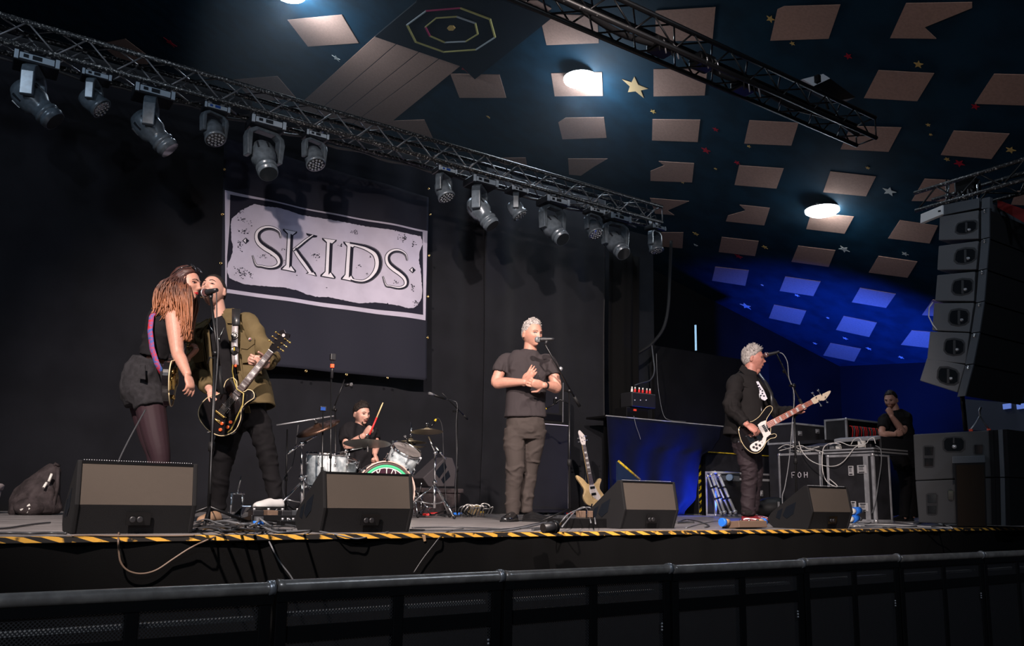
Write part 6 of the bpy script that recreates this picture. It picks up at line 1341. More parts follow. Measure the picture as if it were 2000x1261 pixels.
# tall loudspeaker cabinet behind the singer
def tall_cab():
    Y = 4.9; x0, x1 = atY(1058, 900, Y).x, atY(1112, 900, Y).x; zt = atY(1110, 828, Y).z
    t = thing('speaker_cabinet', 'tall black loudspeaker cabinet with a white edge trim behind the man in the grey t-shirt', 'speaker cabinet', ((x0+x1)/2, Y+.2, 0))
    x0 -= .25
    build('cabinet', MB().bb((x0, Y, .03), (x1, Y+.40, zt)), 'wood_cab', t, bevel=.01); build('front_grille', MB().bb((x0+.03, Y-.008, .07), (x1-.035, Y, zt-.04)), 'drape', t)
    mb = MB(); mb.bb((x1-.022, Y-.012, .06), (x1-.012, Y-.004, zt-.02)); mb.bb((x0+.02, Y-.012, zt-.028), (x1-.012, Y-.004, zt-.018)); build('edge_trim', mb, 'print_white', t)
    for x in (x0+.06, x1-.06): build('castor', MB().rod((x-.02, Y+.05, .025), (x+.02, Y+.05, .025), .025, 14), 'black_rubber', t)
    a = thing('guitar_amplifier', 'black amplifier head on top of the tall cabinet', 'amplifier', ((x0+x1)/2-.05, Y+.2, zt)); zz = atY(1100, 744, Y).z; xa = x1-.10
    build('cabinet', MB().bb((x0+.05, Y+.02, zt), (xa, Y+.32, zz)), 'wood_cab', a, bevel=.01); build('edge_trim', MB().bb((xa-.012, Y+.008, zt+.02), (xa-.006, Y+.022, zz-.02)), 'steel', a); build('front_panel', MB().bb((x0+.08, Y+.012, zt+.03), (xa-.03, Y+.02, zt+.12)), 'black_metal', a)
    m = thing('stand_clamp', 'cluster of black clamps and a small yellow knob beside the singer\'s stand', 'clamp', C0(1090, 800, .0)); build('arm', MB().tube([C0(1062, 800, .05), C0(1080, 790, .05), C0(1094, 780, .08), C0(1112, 788, .08)], .010), 'black_metal', m); build('knob', MB().ball(C0(1066, 798, .06), .012), 'yellow', m); build('bracket', MB().box(C0(1085, 783, .06), (.05, .03, .07)), 'black_metal', m, bevel=.006); build('clip', MB().ball(C0(1086, 777, .08), .014), 'steel', m)
tall_cab()
# hanging line array: its side towards us, its dark front to the right
def line_array():
    X = 8.0; pts = [  # side outline of each box in pixels: back-top, front-top, front-bottom, back-bottom
     [(1835, 423), (1911, 410), (1911, 466), (1833, 469)], [(1833, 480), (1911, 470), (1906, 526), (1830, 527)], [(1830, 537), (1904, 530), (1902, 588), (1826, 587)],
     [(1824, 592), (1902, 591), (1893, 648), (1820, 645)], [(1816, 647), (1893, 650), (1886, 710), (1810, 703)], [(1810, 699), (1885, 712), (1869, 766), (1796, 743)]]
    horn = [(1864, 1910, 432, 455), (1862, 1908, 485, 514), (1857, 1902, 545, 575), (1851, 1894, 604, 635), (1842, 1885, 662, 693), (1829, 1874, 718, 750)]
    wing = [(1927, 408), (1927, 466), (1922, 527), (1917, 590), (1908, 650), (1896, 712), (1880, 775)]
    names = ['top', 'second', 'third', 'fourth', 'fifth', 'lowest']; n = V((-1, 0, 0))
    for i, q in enumerate(pts):
        P3 = [atX(x, y, X) for x, y in q]; c = sum(P3, V((0, 0, 0)))/4
        t = thing('line_array_speaker', names[i] + ' grey box of the curved hanging loudspeaker column at right', 'speaker', c, 'boxes of the hanging loudspeaker column')
        a, b = P3[1], P3[2]; fy = .10
        build('cabinet', MB().prism(P3, (1.15, 0, 0)), 'array_grey', t, bevel=.008)
        w0, w1 = atX(*wing[i], X), atX(*wing[i+1], X)
        build('front_grille', MB().prism([a + V((.0, -.02, -.01)), b + V((.0, -.02, .005)), w1 + V((0, -.005, .012)), w0 + V((0, -.005, -.004))], (1.15, 0, 0)), 'wood_cab', t)
        d0, d1 = w0 + V((-.012, .045, -.006)), w1 + V((-.012, .045, .006))
        build('rigging_strip', MB().prism([d0, w0+V((-.012, -.03, 0)), w1+V((-.012, -.03, .008)), d1], (.02, 0, 0)), 'array_strip', t)
        for k in (0, 1): build('rigging_pin', MB().ball(w0.lerp(w1, .06+.06*k) + V((-.03, .0, 0)), .012), 'chrome', t)
        x0, x1, y0, y1 = horn[i]; sl = (P3[0].z-P3[1].z)*.0
        oc = [(.12, 0), (.5, -.10), (.88, 0), (1, .22), (.98, .8), (.8, 1.0), (.45, 1.08), (.14, .98), (.0, .75), (.03, .25)]
        dy = (q[1][1]-q[0][1])/(q[1][0]-q[0][0])
        pxo = [(x0+(x1-x0)*u, y0+(y1-y0)*v + dy*((x1-x0)*(u-.5))) for u, v in oc]; cxp = (x0+x1)/2; cyp = (y0+y1)/2
        hr = build('handle_rim', MB().prism([atX(x, y, X-.004) for x, y in pxo], (.012, 0, 0)), 'array_rim', t, bevel=.003)
        inn = [(cxp+(x-cxp)*.84, cyp+(y-cyp)*.80) for x, y in pxo]; build('handle_recess', MB().prism([atX(x, y, X-.008) for x, y in inn], (.006, 0, 0)), 'lens', hr)
        build('handle_bar', MB().prism([atX(x, y, X-.014) for x, y in [(cxp-2, y0+2), (cxp+2, y0+2), (cxp+2, y1-2), (cxp-2, y1-2)]], (.012, 0, 0)), 'array_rim', hr); build('handle_bolt', MB().ball(atX(cxp+6, cyp+5, X-.008), .016), 'steel', hr)
    t = thing('flying_frame', 'steel flying frame with a pale bar on top of the hanging loudspeaker column', 'rigging frame', atX(1880, 400, X))
    build('side_plate', MB().prism([atX(x, y, X) for x, y in [(1841, 400), (1912, 386), (1912, 406), (1841, 420)]], (1.15, 0, 0)), 'array_strip', t, bevel=.004)
    build('pale_bar', MB().prism([atX(x, y, X-.02) for x, y in [(1798, 418), (1841, 400), (1841, 418), (1797, 436)]], (.05, 0, 0)), 'bar_white', t, bevel=.004)
    build('corner_block', MB().prism([atX(x, y, X-.01) for x, y in [(1918, 387), (1933, 384), (1933, 406), (1917, 408)]], (.06, 0, 0)), 'array_strip', t, bevel=.003)
    build('bar_slot', MB().prism([atX(x, y, X-.024) for x, y in [(1832, 411), (1837, 410), (1837, 413), (1832, 414)]], (.004, 0, 0)), 'dark_disc', t)
    build('red_rear_bar', MB().prism([atX(x, y, X+.3) for x, y in [(1948, 390), (2010, 412), (2010, 440), (1948, 405)]], (.05, 0, 0)), 'red_dull', t)
    # short truss over the column, running towards the hall
    t = thing('lighting_truss', 'short dark truss running towards the hall above the hanging loudspeaker column', 'truss', atX(1785, 378, X)); s = .30
    a0 = atX(1786, 377, X); a1 = atX(1793, 414, X); L = 2.2
    for x in (X+.0, X+.34):
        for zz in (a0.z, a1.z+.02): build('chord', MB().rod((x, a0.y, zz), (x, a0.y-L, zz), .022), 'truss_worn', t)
    for x in (X, X+.34):
        for i in range(10):
            y0 = a0.y-.02-i*.21; build('brace', MB().rod((x, y0, a0.z if i % 2 else a1.z+.02), (x, y0-.21, a1.z+.02 if i % 2 else a0.z), .009), 'truss_unlit', t)
    for i in range(10): y0 = a0.y-.02-i*.21; build('brace', MB().rod((X if i % 2 else X+.34, y0, a1.z+.02), (X+.34 if i % 2 else X, y0-.21, a1.z+.02), .009), 'truss_unlit', t)
    t = thing('chain_hoist', 'tangle of chain and shackles on the truss over the hanging loudspeaker column', 'hoist', atX(1865, 392, X+.15)); random.seed(2)
    for i in range(7):
        x = 1845+i*11; build('shackle', MB().tube([atX(x, 398, X+.1), atX(x+random.uniform(-7, 7), 380, X+.1), atX(x+random.uniform(-9, 9), 362, X+.1), atX(x+3, 352, X+.1)], .010, 7), 'chrome' if i % 3 == 0 else 'truss_worn', t)
    build('hoist_body', MB().box(atX(1890, 365, X+.17), (.16, .2, .14)), 'black_metal', t, bevel=.02)
    build('rear_lead', MB().tube([atX(1822, 590, X-.02), atX(1815, 600, X-.02), atX(1814, 618, X-.02), atX(1822, 634, X-.02), atX(1830, 644, X-.02)], .006), 'cable_white', t)
line_array()
# ground stack at the right
def subs():
    X = 8.55; g = 'stacked bass loudspeakers at the right'
    for nm, q, hs in (('upper grey bass loudspeaker of the ground stack, big oval port near its top', [(1783, 848), (1932, 840), (1936, 931), (1787, 938)], [(1802, 869, 24, 44), (1900, 866, 22, 22)]), ('lower grey bass loudspeaker of the ground stack standing on the stage', [(1787, 939), (1936, 933), (1938, 1028), (1794, 1022)], [(1808, 962, 24, 44), (1850, 955, 14, 24)])):
        P3 = [atX(x, y, X) for x, y in q]
        if 'lower' in nm: 
            for k in (2, 3): P3[k].z = .03
        t = thing('bass_speaker', nm, 'speaker', (X+.5, P3[0].y-.3, min(p.z for p in P3)), g); build('cabinet', MB().prism(P3, (1.1, 0, 0)), 'sub_grey', t, bevel=.012)
        for x, y, w_, h_ in hs:
            o = [(x, y+4), (x+4, y), (x+w_-4, y), (x+w_, y+4), (x+w_-1, y+h_-3), (x+w_-5, y+h_), (x+5, y+h_), (x+1, y+h_-3)]
            r = build('handle_rim', MB().prism([atX(a, b, X-.004) for a, b in o], (.01, 0, 0)), 'array_rim', t, bevel=.003); cx, cy = x+w_/2, y+h_/2
            for s0, s1 in ((-.42, -.06), (.08, .42)) if h_ > 30 else ((-.38, .38),): build('handle_recess', MB().prism([atX(a, b, X-.008) for a, b in [(cx-w_*.36, cy+h_*s0), (cx+w_*.36, cy+h_*s0), (cx+w_*.33, cy+h_*s1), (cx-w_*.33, cy+h_*s1)]], (.006, 0, 0)), 'lens', r)
        if 'upper' in nm:
            o = [(1840+ (1886-1840)*u, 853+30*v) for u, v in [(.12, 0), (.5, -.06), (.88, 0), (1, .25), (.98, .8), (.82, 1), (.18, 1), (.02, .8), (0, .25)]]
            r = build('port_rim', MB().prism([atX(a, b, X-.004) for a, b in o], (.012, 0, 0)), 'array_rim', t, bevel=.003); build('port_recess', MB().prism([atX(1863+(a-1863)*.84, 868+(b-868)*.82, X-.008) for a, b in o], (.006, 0, 0)), 'lens', r)
            build('port_bar', MB().prism([atX(a, b, X-.014) for a, b in [(1861, 854), (1864, 854), (1864, 866), (1861, 866)]], (.01, 0, 0)), 'array_rim', r); build('port_bolt', MB().ball(atX(1864, 872, X-.01), .022), 'steel', r)
        for yy in (0, 1):
            z0, z1 = P3[1], P3[2]; build('corner_strip', MB().prism([z0+V((-.01, -.04-.09*yy, 0)), z0+V((-.01, -.0-.09*yy, 0)), z1+V((-.01, 0-.09*yy, 0)), z1+V((-.01, -.04-.09*yy, 0))], (.03, 0, 0)), 'array_strip' if yy else 'wood_cab', t)
        a, b = P3[1], P3[2]; build('front_grille', MB().prism([a+V((0, -.17, 0)), a, b, b+V((0, -.17, 0))], (1.1, 0, 0)), 'wood_cab', t)
    t = thing('bridle_chain', 'short lifting chain with two red hooks on the ground stack', 'chain', atX(1914, 840, X+.3)); a, b, c = atX(1896, 838, X+.1), atX(1914, 812, X+.3), atX(1931, 837, X+.5)
    build('chain', MB().tube([a, a.lerp(b, .5)+V((0, 0, -.01)), b, c.lerp(b, .5)+V((0, 0, -.01)), c], .008), 'steel', t); build('hook', MB().tube([a, a+V((0, 0, -.03))], .020), 'hook_red', t); build('hook', MB().tube([c, c+V((0, 0, -.03))], .020), 'hook_red', t); build('ring', MB().tube([b, b+V((0, 0, .06)), b+V((.03, 0, .09))], .012), 'steel', t)
    t = thing('lifting_chain', 'dark chain hanging from the loudspeaker column down behind the ground stack', 'chain', atX(1885, 838, 8.4)); build('chain', MB().rod(atX(1879, 772, 8.4), atX(1886, 840, 8.55), .022), 'black_metal', t)
    # dark front-fill speaker standing before the stack
    n_ = FH; fl = atZ(1864, 1030, 0); q = lambda x, y, o=0: atP(x, y, fl - n_*o, n_)
    def slab_(a, b, c, d, dep, o=0): m = MB(); P4 = [q(x, y, o) for x, y in (a, b, c, d)]; back = [p + (p-CAMP).normalized()*dep for p in P4]; m.add(P4+back, [(3, 2, 1, 0), (4, 5, 6, 7), (0, 1, 5, 4), (1, 2, 6, 5), (2, 3, 7, 6), (3, 0, 4, 7)], False); return m
    t = thing('front_fill_speaker', 'black boxy loudspeaker with a dark brown grille at the stage edge before the ground stack', 'speaker', fl)
    build('cabinet', slab_((1864, 904), (1924, 903), (1928, 1031), (1868, 1030), .32), 'wood_cab', t); build('grille', slab_((1868, 908), (1922, 907), (1925, 1027), (1871, 1027), .01, .012), 'grille_dark', t); build('top_tray', slab_((1860, 891), (1924, 889), (1925, 903), (1860, 905), .34, .01), 'array_strip', t, bevel=.006)
    x1 = fl.x+.5; Y = .3
    t = thing('speaker_cabinet', 'large black loudspeaker at the right edge of the photo beside the ground stack', 'speaker cabinet', (x1, Y+.2, 0)); z2 = atY(1950, 845, .75).z; xa = atY(1953, 900, .75).x
    build('cabinet', MB().bb((xa, .75, 0), (xa+1.2, 1.6, z2)), 'wood_cab', t, bevel=.012); build('front_grille', MB().bb((xa+.05, .74, .05), (xa+1.15, .75, z2-.05)), 'grille_dark', t)
subs()

# ================================================================== flight cases, desk, table
def flight_case(nm, lab, x0, x1, yt, yb, Y, depth, cat='flight case', z0=0, group=None, catches=(), edge=.030, castors=False, lid=None):
    A = atY(x0, yb, Y); B = atY(x1, yb, Y); zt = atY((x0+x1)/2, yt, Y).z; zb = z0 if z0 is not None else A.z
    t = thing(nm, lab, cat, ((A.x+B.x)/2, Y+depth/2, zb), group); e = edge; h0 = zb+(.11 if castors else 0)
    build('panels', MB().bb((A.x+.004, Y+.004, h0+.004), (B.x-.004, Y+depth-.004, zt-.004)), 'case_black', t)
    mb = MB()
    for y in (Y, Y+depth-e):
        for z in (h0, zt-e): build('edge_rail', MB().bb((A.x, y, z), (B.x, y+e, z+e)), 'alu', t, bevel=.004)
        for x in (A.x, B.x-e): build('edge_rail', MB().bb((x, y, h0+e), (x+e, y+e, zt-e)), 'alu', t, bevel=.004)
    for x in (A.x, B.x-e):
        for z in (h0, zt-e): build('edge_rail', MB().bb((x, Y+e, z), (x+e, Y+depth-e, z+e)), 'alu', t, bevel=.004)
    for x in (A.x+e/2, B.x-e/2):
        for z in (h0+e/2, zt-e/2): build('ball_corner', MB().ball((x, Y+e/2, z), e*.85, None, 12, 8), 'steel', t)
    if lid: zl = atY((x0+x1)/2, lid, Y).z; build('lid_joint', MB().bb((A.x, Y-.004, zl-.018), (B.x, Y+.01, zl+.018)), 'alu', t, bevel=.003)
    for cx, cy, w_, h_ in catches:
        c = atY(cx, cy, Y); k = build('butterfly_latch', MB().box(c+V((0, -.006, 0)), (w_, .012, h_)), 'alu', t, bevel=.004); build('latch_wing', MB().box(c+V((0, -.014, 0)), (w_*.45, .010, h_*.5)), 'steel', k, bevel=.003); build('latch_well', MB().box(c+V((0, -.013, -h_*.3)), (w_*.7, .004, h_*.14)), 'case_black', k)
    if castors:
        for x in (A.x+.08, B.x-.08): cs = build('castor', MB().rod((x-.018, Y+.08, zb+.05), (x+.018, Y+.08, zb+.05), .05, 18), 'blue_grey', t); build('castor_fork', MB().box((x, Y+.08, zb+.09), (.055, .05, .04)), 'steel', cs)
    return t, A, B, zt
# black hazard-edged riser behind everything
t, A, B, zt = flight_case('stage_riser', 'black box with a hazard-striped left edge behind the bass player', 1366, 1525, 886, 1004, 5.35, .6, 'riser', edge=.012)
build('hazard_strip', MB().bb((A.x-.004, 5.335, .02), (A.x+.085, 5.35, zt)), 'hazard_yellow', t); build('hazard_top', MB().bb((A.x, 5.335, zt-.012), (B.x, 5.35, zt+.004)), 'yellow', t)
t, A, B, zt = flight_case('flight_case', 'grey-lidded flight case behind the bass player\'s legs', 1398, 1528, 923, 1003, 4.6, .2, lid=936, catches=[(1487, 963, .06, .09)])
build('lid_panel', MB().bb((A.x+.03, 4.59, zt-.14), (A.x+.55, 4.6, zt-.03)), 'array_strip', t)
def side_case(nm, lab, x0, x1, yt, X, width, catches=(), edge=.030, zb=0, cat='flight case', centre=None):
    ya, yb_ = atX(x0, yt, X).y, atX(x1, yt, X).y; zt = atX((x0+x1)/2, yt, X).z                # far and near end of the face turned to the camera
    t = thing(nm, lab, cat, (X+width/2, (ya+yb_)/2, zb)); e = edge; B_ = lambda a, b: MB().bb(a, b)
    build('panels', B_((X+.004, yb_+.004, zb+.004), (X+width-.004, ya-.004, zt-.004)), 'case_black', t)
    for z in (zb, zt-e):
        for x in (X, X+width-e): build('edge_rail', B_((x, yb_, z), (x+e, ya, z+e)), 'alu', t, bevel=.004)
        for y in (yb_, ya-e): build('edge_rail', B_((X+e, y, z), (X+width-e, y+e, z+e)), 'alu', t, bevel=.004)
    for x in (X, X+width-e):
        for y in (yb_, ya-e): build('edge_rail', B_((x, y, zb+e), (x+e, y+e, zt-e)), 'alu', t, bevel=.004)
    for y in (yb_+e/2, ya-e/2):
        for z in (zb+e/2, zt-e/2): build('ball_corner', MB().ball((X+e/2, y, z), e*.85, None, 12, 8), 'steel', t)
    if centre: c = atX(centre, yt, X).y; build('centre_rail', B_((X-.006, c-.03, zb+.03), (X+.004, c+.03, zt-e)), 'alu', t)
    for cx, cy, w_, h_ in catches:
        c = atX(cx, cy, X); k = build('butterfly_latch', MB().box(c+V((-.008, 0, 0)), (.014, w_, h_)), 'latch', t, bevel=.004); build('latch_wing', MB().box(c+V((-.018, 0, h_*.1)), (.010, w_*.5, h_*.4)), 'steel', k, bevel=.003)
        for dz in (-.36, .36): build('latch_well', MB().box(c+V((-.015, 0, h_*dz)), (.006, w_*.6, h_*.12)), 'case_black', k)
    return t, yb_, ya, zt
FX = atZ(1602, 1014, 0).x
t, y0_, y1_, zfoh = side_case('flight_case', 'black flight case with the chalked letters FOH', 1519, 1602, 884, 9.45, .6)
mb = MB(); p0 = atX(1546, 933, 9.44); hgt = (atX(1546, 922, 9.44)-p0).z
write(mb, 'FOH', lambda u, v: p0 + V((-.004, -u*1.25, v)), hgt, .0055, 1.3); build('chalk_lettering', mb, 'print_white', t)
for i, (x, y, m) in enumerate(((1545, 880, 0), (1560, 881, 1), (1578, 880, 0))): c = atX(x, y, 9.55); c.z = zfoh+.024; tag(build('power_plug', MB().box(c, (.05, .06, .045)), 'white_plastic' if m else 'cable_grey', bevel=.008), ['grey plug leftmost among the leads on the FOH case', 'pale plug in the middle of the leads on the FOH case', 'grey plug rightmost among the leads on the FOH case'][i], 'plug')
y0f = y0_
DX = 9.15
t, y0_, y1_, zt = side_case('flight_case', 'large black flight case under the mixing desk with silver butterfly latches', 1613, 1705, 886, DX, .35, catches=[(1663, 919, .07, .12), (1684, 916, .12, .10), (1668, 988, .07, .12), (1687, 990, .12, .10)], edge=.035, centre=1690)
mz = zt; z1 = mz+.065
t = thing('desk_tray', 'aluminium-edged table tray on the flight case carrying the mixing desk', 'tray', (DX+.5, (y0_+y1_)/2, mz)); xr_ = atY(1769, 884, y0_).x
build('board', MB().bb((DX-.015, y0_-.015, mz+.002), (xr_, y1_+.02, z1)), 'case_black', t, bevel=.008)
for z in (mz+.006, z1-.022): build('side_rail', MB().bb((DX-.028, y0_-.02, z), (DX-.015, y1_+.02, z+.020)), 'alu', t, bevel=.003); build('front_rail', MB().bb((DX-.028, y0_-.030, z), (xr_, y0_-.015, z+.020)), 'steel', t, bevel=.003)
for x in (xr_-.08, xr_-.6): build('leg', MB().bb((x, y1_-.10, 0), (x+.05, y1_-.05, mz)), 'black_metal', t)
d0 = atX(1633, 860, DX+.10); d1 = atX(1722, 850, DX+.10); t = thing('mixing_desk', 'grey mixing desk with a pale sloping top in front of the technician', 'mixing desk', (DX+.5, (d0.y+y0_)/2, z1))
build('chassis', MB().prism([V((x, y0_+.12, z)) for x, z in [(DX+.16, z1), (DX+.85, z1), (DX+.85, z1+.12), (DX+.16, z1+.10)]], (0, d0.y-y0_-.12, 0)), 'case_black', t, bevel=.01)
build('rear_panel', MB().prism([V((x, y0_+.02, z)) for x, z in [(DX+.08, z1+.09), (DX+.22, z1+.115), (DX+.22, z1+.16), (DX+.08, z1+.135)]], (0, d0.y-y0_-.0, 0)), 'desk_grey', t, bevel=.01)
build('side_cheek', MB().prism([V((x, y0_+.01, z)) for x, z in [(DX+.2, z1), (DX+.9, z1), (DX+.9, z1+.13), (DX+.2, z1+.15)]], (0, .03, 0)), 'black_plastic', t, bevel=.006)
u = atX(1683, 866, DX+.04); tag(build('white_adaptor', MB().box((DX+.04, u.y, z1+.045), (.05, .08, .09)), 'white_plastic', bevel=.006), 'white mains adaptor standing among leads on the desk tray', 'adaptor')
# rack with red and black leads
def patch_rack():
    Y = 3.4; t, A, B, zt = flight_case('patch_rack', 'open grey rack case full of red, black and yellow plugs by the technician', 1655, 1722, 820, 862, Y, .4, 'rack', z0=None, edge=.03)
    build('patch_panel', MB().bb((A.x+.03, Y-.006, A.z+.02), (B.x-.03, Y, zt-.03)), 'black_metal', t); random.seed(4)
    for i in range(18):
        x = A.x+.06+(B.x-A.x-.14)*i/17; z = zt-.14; m = ['red', 'cable_grey', 'red', 'red', 'cable'][i % 5]
        if i > 15: m = 'yellow'
        build('patch_lead', MB().tube([V((x, Y-.01, z+.02)), V((x, Y-.05, z+.015)), V((x+.01, Y-.06, z-.05)), V((x+random.uniform(-.02, .02), Y-.05, A.z+.03))], .0075 if m != 'yellow' else .016, 6), m, t)
    s = thing('case_stack_table', 'low black table carrying the rack case', 'table', ((A.x+B.x)/2, Y+.2, 0)); build('top', MB().bb((A.x-.6, Y-.02, A.z-.05), (B.x+.2, Y+.5, A.z)), 'case_black', s)
    for x in (A.x-.55, B.x+.1): build('leg', MB().bb((x, Y+.4, 0), (x+.05, Y+.45, A.z-.05)), 'black_metal', s)
patch_rack()
t, A, B, zt = flight_case('flight_case', 'shallow aluminium-framed case with silver catches on the cases behind the microphone stand', 1550, 1637, 829, 866, 3.9, .5, z0=None, catches=[(1562, 846, .09, .07), (1596, 842, .09, .07), (1625, 845, .07, .05)])
s = thing('flight_case', 'tall black case standing under the shallow aluminium-framed one', 'flight case', ((A.x+B.x)/2, 4.2, 0)); build('panels', MB().bb((A.x, 3.92, 0), (B.x, 4.38, A.z)), 'case_black', s, bevel=.008); build('edge_rail', MB().bb((A.x, 3.905, A.z-.04), (B.x, 3.92, A.z-.01)), 'alu', s)
t = thing('amplifier_box', 'black sloping box on the FOH case beside the desk', 'equipment box', (9.8, y0f+.2, zfoh)); q0 = V((9.62, y0f, zfoh)); build('body', MB().prism([V((x, q0.y, z)) for x, z in [(9.62, q0.z), (10.0, q0.z), (10.0, q0.z+.16), (9.62, q0.z+.09)]], (0, .42, 0)), 'case_black', t, bevel=.01); build('trim_line', MB().bb((9.61, q0.y, q0.z+.088), (9.62, q0.y+.42, q0.z+.094)), 'alu', t)
# draped table at the back with its blue-lit cloth and distribution box
def draped_table():
    Y = 4.9; a = atY(1213, 820, Y); b = atY(1412, 828, Y); zt = (a.z+b.z)/2+.01
    t = thing('draped_table', 'long table under a dark cloth lit blue at its lower right', 'table', ((a.x+b.x)/2, Y+.3, 0))
    ek = [(0, 1411, 828), (.12, 1409, 848), (.24, 1398, 870), (.36, 1372, 888), (.5, 1366, 915), (.8, 1360, 965), (1.0, 1336, 1000)]
    def edge(v):
        for (v0, x0, y0), (v1, x1, y1) in zip(ek, ek[1:]):
            if v <= v1+1e-6: k = (v-v0)/(v1-v0); k = k*k*(3-2*k); return atY(x0, y0, Y-.04).x*(1-k) + atY(x1, y1, Y-.04).x*k
    build('tabletop', MB().bb((a.x-.3, Y, zt-.03), (b.x, Y+.45, zt)), 'black_metal', t, bevel=.004); build('front_edge', MB().bb((a.x-.3, Y-.012, zt-.012), (b.x, Y, zt+.002)), 'alu', t); g = []
    for i in range(91):
        u = i/90; row = []
        for j in range(31):
            v = j/30; xe = edge(v); x = (a.x-.3) + (xe-(a.x-.3))*u
            y = Y-.02 - (.010+.022*v)*math.sin(u*22+math.sin(v*3)*1.2+v*2.5*u) - .03*v*math.sin(u*9+1) - .05*v; row.append(V((x, y, zt-.014-(zt-.03)*v)))
        g.append(row)
    build('table_cloth', MB().sheet(g), 'cloth_blue', t, solid=.004)
    for x in (a.x, b.x-.1): build('leg', MB().bb((x, Y+.35, 0), (x+.05, Y+.4, zt-.03)), 'black_metal', t)
    z = zt; d = thing('power_distribution_box', 'black power distribution box with a row of red plugs standing on the draped table', 'distribution box', (a.x+.3, Y+.2, z)); p = atY(1224, 815, Y+.02); q = atY(1279, 770, Y+.02)
    build('box', MB().bb((p.x, Y+.02, z+.002), (q.x-.14, Y+.3, z+.16)), 'black_metal', d, bevel=.01); build('upper_box', MB().bb((p.x+.09, Y, z+.17), (q.x, Y+.26, q.z-.0)), 'black_plastic', d, bevel=.015)
    build('spacer', MB().bb((p.x+.12, Y+.08, z+.15), (q.x-.18, Y+.2, z+.18)), 'black_metal', d)
    for i, x in enumerate((1234, 1240, 1248, 1255, 1263, 1269)):
        c = atY(x, 762, Y+.06); c = V((c.x, Y+.06, q.z)); pl_ = build('plug', MB().tube([c, c+V((0, -.005, .055))], [.020, .015], 12), 'red' if i else 'white_plastic', d); build('plug_collar', MB().tube([c+V((0, -.005, .055)), c+V((0, -.006, .085))], .011), 'white_plastic', pl_)
    for x in (1240, 1251, 1262): build('indicator', MB().ball(atY(x, 781, Y-.005), .008), 'white_plastic', d)
    build('red_switch', MB().box(V((p.x+.16, Y+.012, z+.12)), (.05, .012, .03)), 'hook_red', d)
    return zt
ztab = draped_table()
t = thing('par_lamp', 'small blue lamp glowing behind the bass player under the table edge', 'lamp', atY(1388, 860, 5.2)); c = atY(1388, 856, 5.2); build('lens_ring', MB().tube([c+V((.10*math.cos(a), 0, .045*math.sin(a))) for a in [2*math.pi*k/16 for k in range(17)]], .012), 'blue_glow', t); build('body', MB().box(c+V((0, .10, 0)), (.22, .16, .12)), 'black_plastic', t, bevel=.02)
Yw = 6.15; W0 = lambda x, y, Y=4.95: atY(x, y, Y)
cable('thick black cable swagged across the grey plywood wall', [W0(1208, 676, 5.6), W0(1215, 687, 5.6), W0(1235, 693, 5.6), W0(1258, 682, 5.6), W0(1276, 668, 5.6), W0(1296, 640, 5.6), W0(1305, 600, 5.6), W0(1308, 540, 5.6), W0(1311, 470, 5.4)], .028, 'black_rubber')
cable('bundle of thin cables dropping from the swag to the red plugs', [W0(1273, 674, 5.5), W0(1276, 700, 5.4), W0(1278, 725, 5.3), W0(1270, 742, 5.2), W0(1252, 748, 5.0), W0(1240, 752, 4.96)], .012)
cable('thin pale cable dropping down the wall to the draped table', [W0(1282, 690, 5.6), W0(1284, 740, 5.5), W0(1289, 780, 5.3), W0(1296, 810, 5.0), W0(1308, 820, 4.93), W0(1340, 823, 4.93)], .004, 'cable_grey')
cable('short thin cable hanging over the front of the draped table', [W0(1238, 812, 4.82), W0(1242, 830, 4.78), W0(1249, 850, 4.78), W0(1251, 858, 4.78)], .004, 'cable_grey')
# ramp leaning at the curtain edge
t = thing('folded_ramp', 'blue board with a yellow edge leaning behind the third floor monitor', 'ramp', atY(1225, 940, 4.4)); q = [atY(x, y, 4.3) for x, y in [(1208, 900), (1250, 936), (1250, 960), (1208, 960)]]; q[2].z = 0; q[3].z = 0; build('board', MB().prism(q, (0, .05, 0)), 'ramp_navy', t); build('yellow_edge', MB().tube([q[0], q[1]], .016), 'yellow', t)
# leaning aluminium frames behind the bass player
t = thing('folded_stand', 'folded aluminium frame with four long rails leaning on the grey-lidded case', 'folding frame', atY(1420, 1005, 4.45))
for (x0, y0, x1, y1, r) in ((1381, 926, 1409, 1006, .014), (1388, 923, 1416, 1004, .020), (1393, 926, 1428, 1006, .014), (1403, 925, 1437, 1003, .022)): 
    a = atY(x0, y0, 4.55); b = atY(x1, y1, 4.25); b.z = max(.03, b.z); rl = build('rail', MB().rod(a, b, r*1.1, 8), 'alu', t)
    for k in (.05, .35, .62, .95): build('rail_clamp', MB().tube([a.lerp(b, k-.02), a.lerp(b, k+.02)], r*1.7), 'black_metal' if k in (.35, .62) else 'steel', rl)
build('castor', MB().rod(atY(1424, 932, 4.45), atY(1427, 932, 4.50), .05, 16), 'blue_grey', t); build('cross_bar', MB().rod(atY(1389, 922, 4.55), atY(1443, 924, 4.55), .018), 'alu', t)
